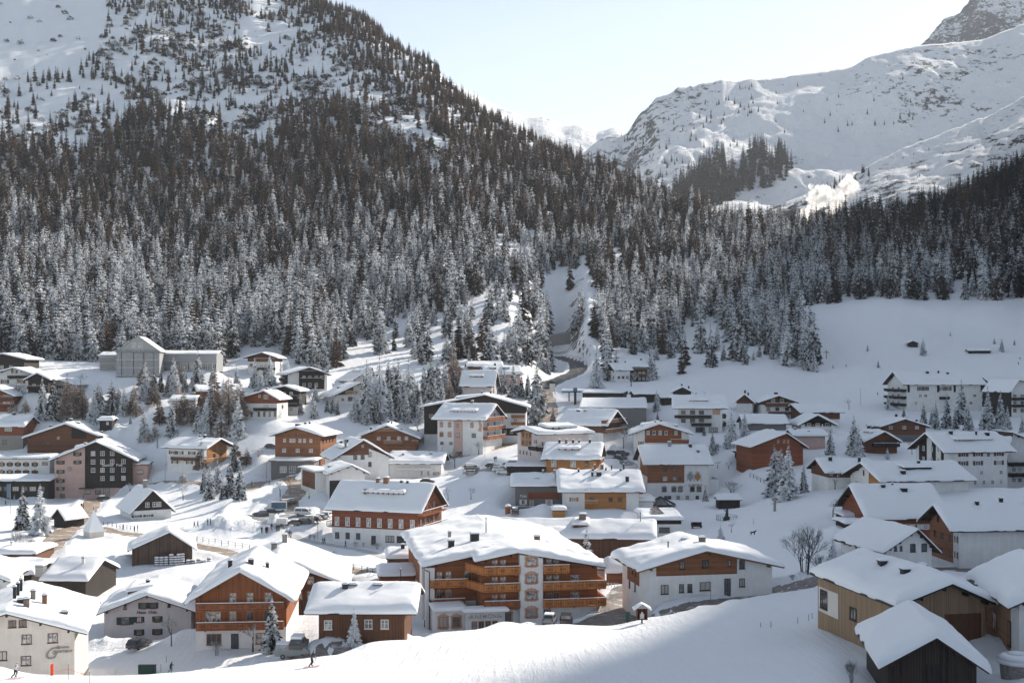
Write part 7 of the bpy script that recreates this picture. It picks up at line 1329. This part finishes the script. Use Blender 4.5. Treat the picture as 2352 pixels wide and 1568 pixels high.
# bins, notice boards, sign
for i, x in enumerate((1228, 1297)):
    X, Y, Z = at(2, x, 1492, 145); o = empty('recycling_bin', (X,Y,Z)); tag(o, ('left','right')[i]+' one of the two dark green containers by the foreground road', 'container', 'containers by the foreground road')
    MB().box(-.62,-.35,.1,.62,.35,1.25).build('body', 'bin_green', o); MB().box(-.66,-.39,1.25,.66,.39,1.35).build('lid', 'metal_dark', o)
X, Y, Z = at(13, 240, 1385, 160); o = empty('wheelie_bin', (X,Y,Z)); tag(o, 'dark bin with snow on its lid left of the hotel entrance wing', 'bin'); MB().box(-.8,-.5,0,.8,.5,1.3).build('body', 'metal_dark', o); MB().box(-.8,-.5,1.3,.8,.5,1.5).build('snow_cap', 'soft_snow', o)
X, Y, Z = at(9, 500, 800, 300); o = empty('lot_sign', (X,Y,Z)); tag(o, 'blank white board on a post in the parking lot snowbank', 'sign'); MB().tube((0,0,-.3),(0,0,2.),.05).build('post', 'metal_grey', o); MB().box(-.7,-.04,1.8,.7,.04,3.3).build('board', 'kiosk_white', o)
X, Y, Z = at(12, 148, 900, 300); o = empty('banner_flag', (X,Y,Z)); tag(o, 'tall pole with a faded blue banner left of the tall street spruces', 'flag'); MB().tube((0,0,-.3),(0,0,9.),.06).build('pole', 'metal_grey', o); MB().box(-1.1,-.02,4.6,-.1,.02,8.8).build('banner', 'flag_blue', o)
X, Y, Z = at(2, 995, 1568, 140); o = empty('road_sign', (X,Y,Z)); tag(o, 'small white and blue round road sign at the bottom edge', 'sign'); MB().tube((0,0,-1.5),(0,0,1.9),.04).build('post', 'metal_grey', o); MB().tube((0,-.03,1.6),(0,0,1.6),.35,.35,14).build('disc', 'kiosk_white', o)
for q in [(9,65,780,700,'left thin white stake at the parking lot edge'),(9,224,808,730,'second thin white stake at the parking lot edge'),(2,1428,1385,1330,'dark snow stake under the lilac house driveway'),(2,1380,1470,1400,'thin stake right of the green containers'),(7,92,1088,1048,'first slope stake left of the pale timber house'),(7,180,1090,1036,'leaning slope stake, second from left'),(7,410,1056,1000,'third slope stake left of the pale timber house'),(7,505,1032,975,'fourth slope stake left of the pale timber house'),(7,533,1015,965,'fifth slope stake, nearest the pale timber house'),(6,1808,850,770,'snow stake beside the white house driveway'),(8,950,690,540,'tall thin pole at the foot of the shaded ski slope'),(11,1820,395,310,'thin garden pole behind the black dog')]:
    pole_obj('snow_stake', q[0], q[1], q[2], q[3], .035 if q[0] != 8 else .06, 'wood_weathered', q[4], 'stake', 90 if q[0] != 9 else 300)
# safety net and orange rope at the bottom left
PT = [(-40,1405,1290),(115,1418,1295),(228,1440,1315),(342,1468,1332),(447,1492,1345)]; pts = []
for x, yb, yt in PT:
    X, Y, Z = at(2, x, yb, 100); h = (yb-yt)*.2677/F*Y; pts.append((X, Y, Z, h))
o = empty('safety_net', pts[0][:3]); tag(o, 'grey wire safety net on bent posts beside the piste, bottom left', 'net'); b0 = Vector(pts[0][:3]); m = MB()
for X, Y, Z, h in pts:
    p = Vector((X,Y,Z))-b0; MB().tube((p.x,p.y,p.z-.3),(p.x,p.y,p.z+h*.7),.045).tube((p.x,p.y,p.z+h*.7),(p.x-.35,p.y,p.z+h),.045).build('post', 'metal_dark', o)
for i in range(len(pts)-1):
    a, b = Vector(pts[i][:3])-b0, Vector(pts[i+1][:3])-b0; ha, hb = pts[i][3], pts[i+1][3]; N_ = 10
    for k in range(N_): 
        t0, t1 = k/N_, (k+1)/N_
        for s0, s1 in ((.1, .95), (.95, .1)):
            m.tube(a.lerp(b, t0)+Vector((0,0,(ha+(hb-ha)*t0)*s0)), a.lerp(b, t1)+Vector((0,0,(ha+(hb-ha)*t1)*s1)), .008, .008, 3)
    for s in (.1,.3,.5,.7,.95): m.tube(a+Vector((0,0,ha*s)), b+Vector((0,0,hb*s)), .01, .01, 3)
m.build('mesh', 'metal_grey', o)
X, Y, Z = at(2, 447, 1500, 100); o = MB().tube((0,0,-.2),(0,0,1.2),.17,.17,12).build('padded_post', 'safety_orange', None, loc=(X,Y,Z)); tag(o, 'orange padded post at the end of the safety net', 'post'); q0 = Vector((X,Y,Z+.4))
for i, (x, yb, yt) in enumerate([(586,1535,1402),(766,1590,1470)]):
    o, X, Y, Z, h = pole_obj('rope_stake', 2, x, yb, yt, .035, 'wood_pale', ('left','right')[i]+' wooden stake carrying the orange rope', 'stake'); q1 = Vector((X,Y,Z+1.1)); m = MB()
    for k in range(8):
        f = lambda t: q0.lerp(q1, t)-Vector((0,0,.5*t*(1-t))); m.tube(f(k/8)-q0, f((k+1)/8)-q0, .02, .02, 4)
    r = m.build('barrier_rope', 'safety_orange', None, loc=tuple(q0)); tag(r, ('first','second')[i]+' span of orange barrier rope from the padded post', 'rope', 'orange barrier rope'); q0 = q1
# fences, guard rails
def fence(name, pts, h, step, rails, mat, label, Y0=95, snow=False, offs=0):
    C = [Vector(p) for p in pts] if not isinstance(pts[0][0], int) or len(pts[0]) == 2 else [Vector(at(t, x, y, Y0)[:2]) for t, x, y in pts]
    C = catmull(C, step) if len(C) > 1 else C; P = [Vector((p.x, p.y, float(gz(p.x, p.y)))) for p in C]; o = empty(name, tuple(P[0])); tag(o, label, 'fence' if 'fence' in name else 'railing'); b = P[0]
    pm = MB().box(-.06,-.06,-.3,.06,.06,h).mesh('post', mat)
    for p in P[:95]: put('post', pm, o, tuple(p-b))
    m = MB()
    for i in range(len(P)-1):
        for z in rails: m.tube(P[i]-b+Vector((0,0,z)), P[i+1]-b+Vector((0,0,z)), .035, .035, 4)
    m.build('rail', mat, o)
fence('river_fence', [(2,850,212),(2,1000,236),(2,1150,262)], 1.1, 2.2, (.5, 1.05), 'wood_weathered', 'grey timber fence along the river road left of the old barn', 240)
fence('river_fence', [(2,1690,350),(2,1900,388),(2,2140,425)], 1.2, 2.2, (.6, 1.15), 'wood_weathered', 'grey timber fence along the river road right of the old barn', 230)
fence('river_fence', [(3,820,590),(3,960,610),(3,1100,636)], 1.2, 2.2, (.6, 1.15), 'wood_weathered', 'grey timber fence behind the long brown house roof', 225)
fence('bridge_railing', [(9,90,215),(9,300,190),(9,520,165)], 1.1, 2., (.55, 1.05), 'metal_grey', 'thin railing on the near side of the lane bridge', 320)
fence('garden_fence', [(8,0,1305),(8,60,1330),(8,120,1360)], 1.3, 2.5, (.6, 1.2), 'metal_dark', 'dark wire fence line on the shaded lawn', 300)
fence('picket_fence', [(6,795,735),(6,900,745),(6,1010,752)], .9, .6, (.3, .75), 'frame_white', 'low white picket fence right of the timber hotel', 205)
gr2 = catmull([Vector(p) for p in GR], 3.)
off = []
for i, p in enumerate(gr2):
    d = (gr2[min(i+1, len(gr2)-1)]-gr2[max(i-1, 0)]).normalized(); off.append((p.x+d.y*5.0, p.y-d.x*5.0))
fence('guard_rail', off[4::2], .9, 4., (.45, .8), 'metal_grey', 'steel guard rail round the outside of the gorge road bend')
# the upper road on its wall in the gorge
zA, zB = 60.5, 63.
o = empty('viaduct', (20, 690, 55)); tag(o, 'upper road carried on a concrete wall between the gorge cliffs', 'viaduct')
MB().add([(0,0,0.),(13,6,1.5),(13,6,zB-55),(0,0,zA-55),(-3,8,0.),(10,15,1.5),(10,15,zB-55),(-3,8,zA-55)], [(0,1,2,3),(1,5,6,2),(5,4,7,6),(4,0,3,7),(3,2,6,7),(0,4,5,1)]).build('wall', 'concrete', o)
MB().add([(0,-.1,zA-54.9),(13,5.9,zB-54.9),(13,6.2,zB-54.9),(0,.2,zA-54.9),(0,-.1,zA-54.1),(13,5.9,zB-54.1),(13,6.2,zB-54.1),(0,.2,zA-54.1)], [(0,1,5,4),(1,2,6,5),(2,3,7,6),(3,0,4,7),(4,5,6,7)]).build('parapet', 'metal_grey', o)
# filling station canopy and its price pylon
X, Y, Z = at(5, 560, 700, 440); o = empty('station_canopy', (X, Y+6, Z)); tag(o, 'flat snow-covered filling station canopy with a teal edge', 'canopy'); k_ = Y/F/3.902
MB().box(0,-4,4.4,15,4,5.).build('deck', 'flag_blue', o); flatsnow(o, -.2,-4.2,15.2,4.2,5.02,.6)
for x in (3, 12): MB().box(x-.3,-.3,-1,x+.3,.3,4.4).build('pillar', 'metal_grey', o)
X, Y, Z = at(5, 672, 705, 440); o = empty('price_pylon', (X, Y-2, Z)); tag(o, 'dark price pylon in front of the filling station canopy', 'sign'); MB().box(-.5,-.2,-.5,.5,.2,6.5).build('column', 'metal_dark', o); MB().box(-.8,-.25,5.,.8,.25,6.6).build('panel', 'flag_blue', o)
X, Y, Z = at(5, 470, 620, 500); o = empty('info_board', (X, Y, Z)); tag(o, 'framed white notice board by the bridge at the village entrance', 'sign'); MB().box(-1.2,-.1,1.2,1.2,.1,4.6).build('board', 'kiosk_white', o); MB().box(-1.2,-.1,-.5,-1.,.1,1.2).box(1.,-.1,-.5,1.2,.1,1.2).build('post', 'wood_brown', o)
# round hay-store at the lower right corner
X, Y, Z = at(7, 2300, 1500, 80); o = empty('snowed_stall', (X,Y,Z)); tag(o, 'round pale structure buried under a snow dome, lower right edge', 'shelter'); MB().tube((0,0,-1),(0,0,1.2),1.5,1.7,14).build('body', 'stone', o); MB().tube((0,0,1.2),(0,0,1.6),1.9,2.,16).tube((0,0,1.6),(0,0,2.1),2.,1.2,16).tube((0,0,2.1),(0,0,2.25),1.2,.2,16).build('snow_cap', 'soft_snow', o, smooth=True)
# street lamps
LM = MB().tube((0,0,-.3),(0,0,5.6),.06,.05).tube((0,0,5.6),(.7,0,5.9),.045).mesh('pole', 'metal_dark'); LH = MB().box(.5,-.15,5.8,1.1,.15,5.95).mesh('lamp_head', 'metal_grey')
for i, (t, x, y, Y0, w_) in enumerate([(4,2105,1180,380,'in front of the pale pink hotel balconies'),(4,150,1400,340,'left of the village shop'),(4,190,1380,340,'right before the village shop'),(9,785,330,320,'at the lane corner above the parking lot'),(4,1720,1250,380,'at the start of the curving main road'),(9,1220,1005,290,'at the left corner of the red hotel'),(1,1480,1400,330,'on the inn forecourt snow island')]):
    X, Y, Z = at(t, x, y, Y0); o = empty('street_lamp', (X,Y,Z), 1.3*i); put('pole', LM, o); put('lamp_head', LH, o); tag(o, 'thin street lamp '+w_, 'street lamp', 'street lamps of the village')
# ------------------------------------------------------------------ steam and contrail
m = bpy.data.materials.new('steam'); m.use_nodes = True; nt = m.node_tree; nt.nodes.clear(); out = nt.nodes.new('ShaderNodeOutputMaterial'); pv = nt.nodes.new('ShaderNodeVolumePrincipled'); v = coord(nt)
n = noise(nt, v, .17, 6, .75); dn_ = mth(nt, 'MULTIPLY', mth(nt, 'SUBTRACT', n, .44), 3., True); nt.links.new(dn_, pv.inputs['Density']); pv.inputs['Color'].default_value = (1, 1, 1, 1); pv.inputs['Anisotropy'].default_value = .55
nt.links.new(pv.outputs[0], out.inputs['Volume']); MATS['steam'] = m
import bmesh
bmm = bmesh.new(); rr_ = random.Random(4)
pf = [(1852,516,9),(1862,504,11),(1874,490,12),(1888,478,12),(1870,468,8),(1882,458,9),(1898,460,11),(1914,492,10),(1918,474,12),(1930,460,12),(1940,446,11),(1946,468,9),(1952,452,8),(1904,505,9),(1926,492,9),(1944,436,7),(1866,478,7)]
pf += [(u+rr_.uniform(-14, 14), v_+rr_.uniform(-12, 12), r*rr_.uniform(.25, .5)) for u, v_, r in pf for _ in range(4)]
for u, v_, r in pf:
    Y_ = 1120; x, y, z = P3(1900+(u-1900)*1.15, v_-12-(516-v_)*.18, Y_); s = r/F*Y_*1.4
    bmesh.ops.create_icosphere(bmm, subdivisions=2, radius=s, matrix=Matrix.Translation((x, y+rr_.uniform(-4, 4), z)))
me = bpy.data.meshes.new('steam_plume'); bmm.to_mesh(me); bmm.free(); me.materials.append(MATS['steam'])
ob = bpy.data.objects.new('tmp', me); COL.objects.link(ob); rm = ob.modifiers.new('r', 'REMESH'); rm.mode = 'VOXEL'; rm.voxel_size = 1.; ns = bpy.data.textures.new('c', 'CLOUDS'); ns.noise_scale = 5; ns.noise_depth = 4; dp = ob.modifiers.new('d', 'DISPLACE'); dp.texture = ns; dp.strength = 7.5; dp.mid_level = .5
me2 = bpy.data.meshes.new_from_object(ob.evaluated_get(bpy.context.evaluated_depsgraph_get())); bpy.data.objects.remove(ob); me2.name = 'steam_plume'
tag(put('steam_plume', me2), 'bright sunlit steam plume rising behind the right forest', kind='stuff')
m = bpy.data.materials.new('contrail'); m.use_nodes = True; nt = m.node_tree; nt.nodes.clear(); out = nt.nodes.new('ShaderNodeOutputMaterial'); tb = nt.nodes.new('ShaderNodeBsdfTranslucent'); tb.inputs[0].default_value = (1,1,1,1); nt.links.new(tb.outputs[0], out.inputs[0]); MATS['contrail'] = m
a = P3(1868, 141, 9500); b = P3(1929, 108, 9300); tag(MB().tube((0,0,0), (b[0]-a[0], b[1]-a[1], b[2]-a[2]), 1.5, 4.5, 8).build('contrail', 'contrail', None, loc=a), 'short white aircraft contrail in the pale sky', kind='stuff')
for o in bpy.data.objects:
    l = o.get('label')
    if l and len(l.split()) > 16: print('LONG', len(l.split()), o.name, l)
# ------------------------------------------------------------------ camera, sun, sky, air
sc = bpy.context.scene
cam = bpy.data.cameras.new('camera'); co = bpy.data.objects.new('camera', cam); COL.objects.link(co); co.location = (0, 0, HC); co.rotation_euler = (R(90), 0, 0)
cam.sensor_width = 36; cam.lens = F/2352*36; cam.shift_y = 61/2352; cam.clip_end = 20000; cam.clip_start = 1; sc.camera = co
SAZ, SEL = 41., 27.
d = Vector((math.sin(R(SAZ))*math.cos(R(SEL)), math.cos(R(SAZ))*math.cos(R(SEL)), math.sin(R(SEL))))
sl = bpy.data.lights.new('sun', 'SUN'); sl.energy = 4.8; sl.angle = R(.5); sl.color = (1, .91, .79); so = bpy.data.objects.new('sun', sl); COL.objects.link(so); so.rotation_euler = d.to_track_quat('Z', 'Y').to_euler()
w = bpy.data.worlds.new('World'); sc.world = w; w.use_nodes = True; nt = w.node_tree; bg = nt.nodes['Background']
sky = nt.nodes.new('ShaderNodeTexSky'); sky.sky_type = 'NISHITA'; sky.sun_disc = False; sky.sun_elevation = R(SEL); sky.sun_rotation = R(SAZ); sky.altitude = 1500; sky.air_density = 1.0; sky.dust_density = .9; sky.ozone_density = 1.0
hs = nt.nodes.new('ShaderNodeHueSaturation'); hs.inputs['Saturation'].default_value = .58; hs.inputs['Hue'].default_value = .492; nt.links.new(sky.outputs[0], hs.inputs['Color']); nt.links.new(hs.outputs[0], bg.inputs[0]); bg.inputs[1].default_value = .102
sc.view_settings.view_transform = 'Standard'; sc.view_settings.look = 'None'; sc.view_settings.exposure = .78; sc.view_settings.gamma = 1
# hazy winter air
hm = bpy.data.materials.new('haze'); hm.use_nodes = True; nt = hm.node_tree; nt.nodes.clear(); out = nt.nodes.new('ShaderNodeOutputMaterial'); pv = nt.nodes.new('ShaderNodeVolumePrincipled')
pv.inputs['Color'].default_value = (.88, .93, 1, 1); pv.inputs['Density'].default_value = 4.2e-5; pv.inputs['Anisotropy'].default_value = .0; nt.links.new(pv.outputs[0], out.inputs['Volume'])
MATS['haze'] = hm
MB().box(-4200, -60, -40, 4600, 7200, 1750).build('haze', 'haze'); tag(bpy.data.objects['haze'], 'thin cold haze over the valley', kind='stuff')
sc.cycles.max_bounces = 5; sc.cycles.diffuse_bounces = 2; sc.cycles.glossy_bounces = 2; sc.cycles.volume_bounces = 2; sc.cycles.transmission_bounces = 2; sc.cycles.transparent_max_bounces = 4
sc.cycles.use_adaptive_sampling = True; sc.cycles.adaptive_threshold = .03; sc.cycles.use_denoising = True
try: sc.cycles.volume_step_rate = 10; sc.cycles.volume_max_steps = 32
except Exception: pass
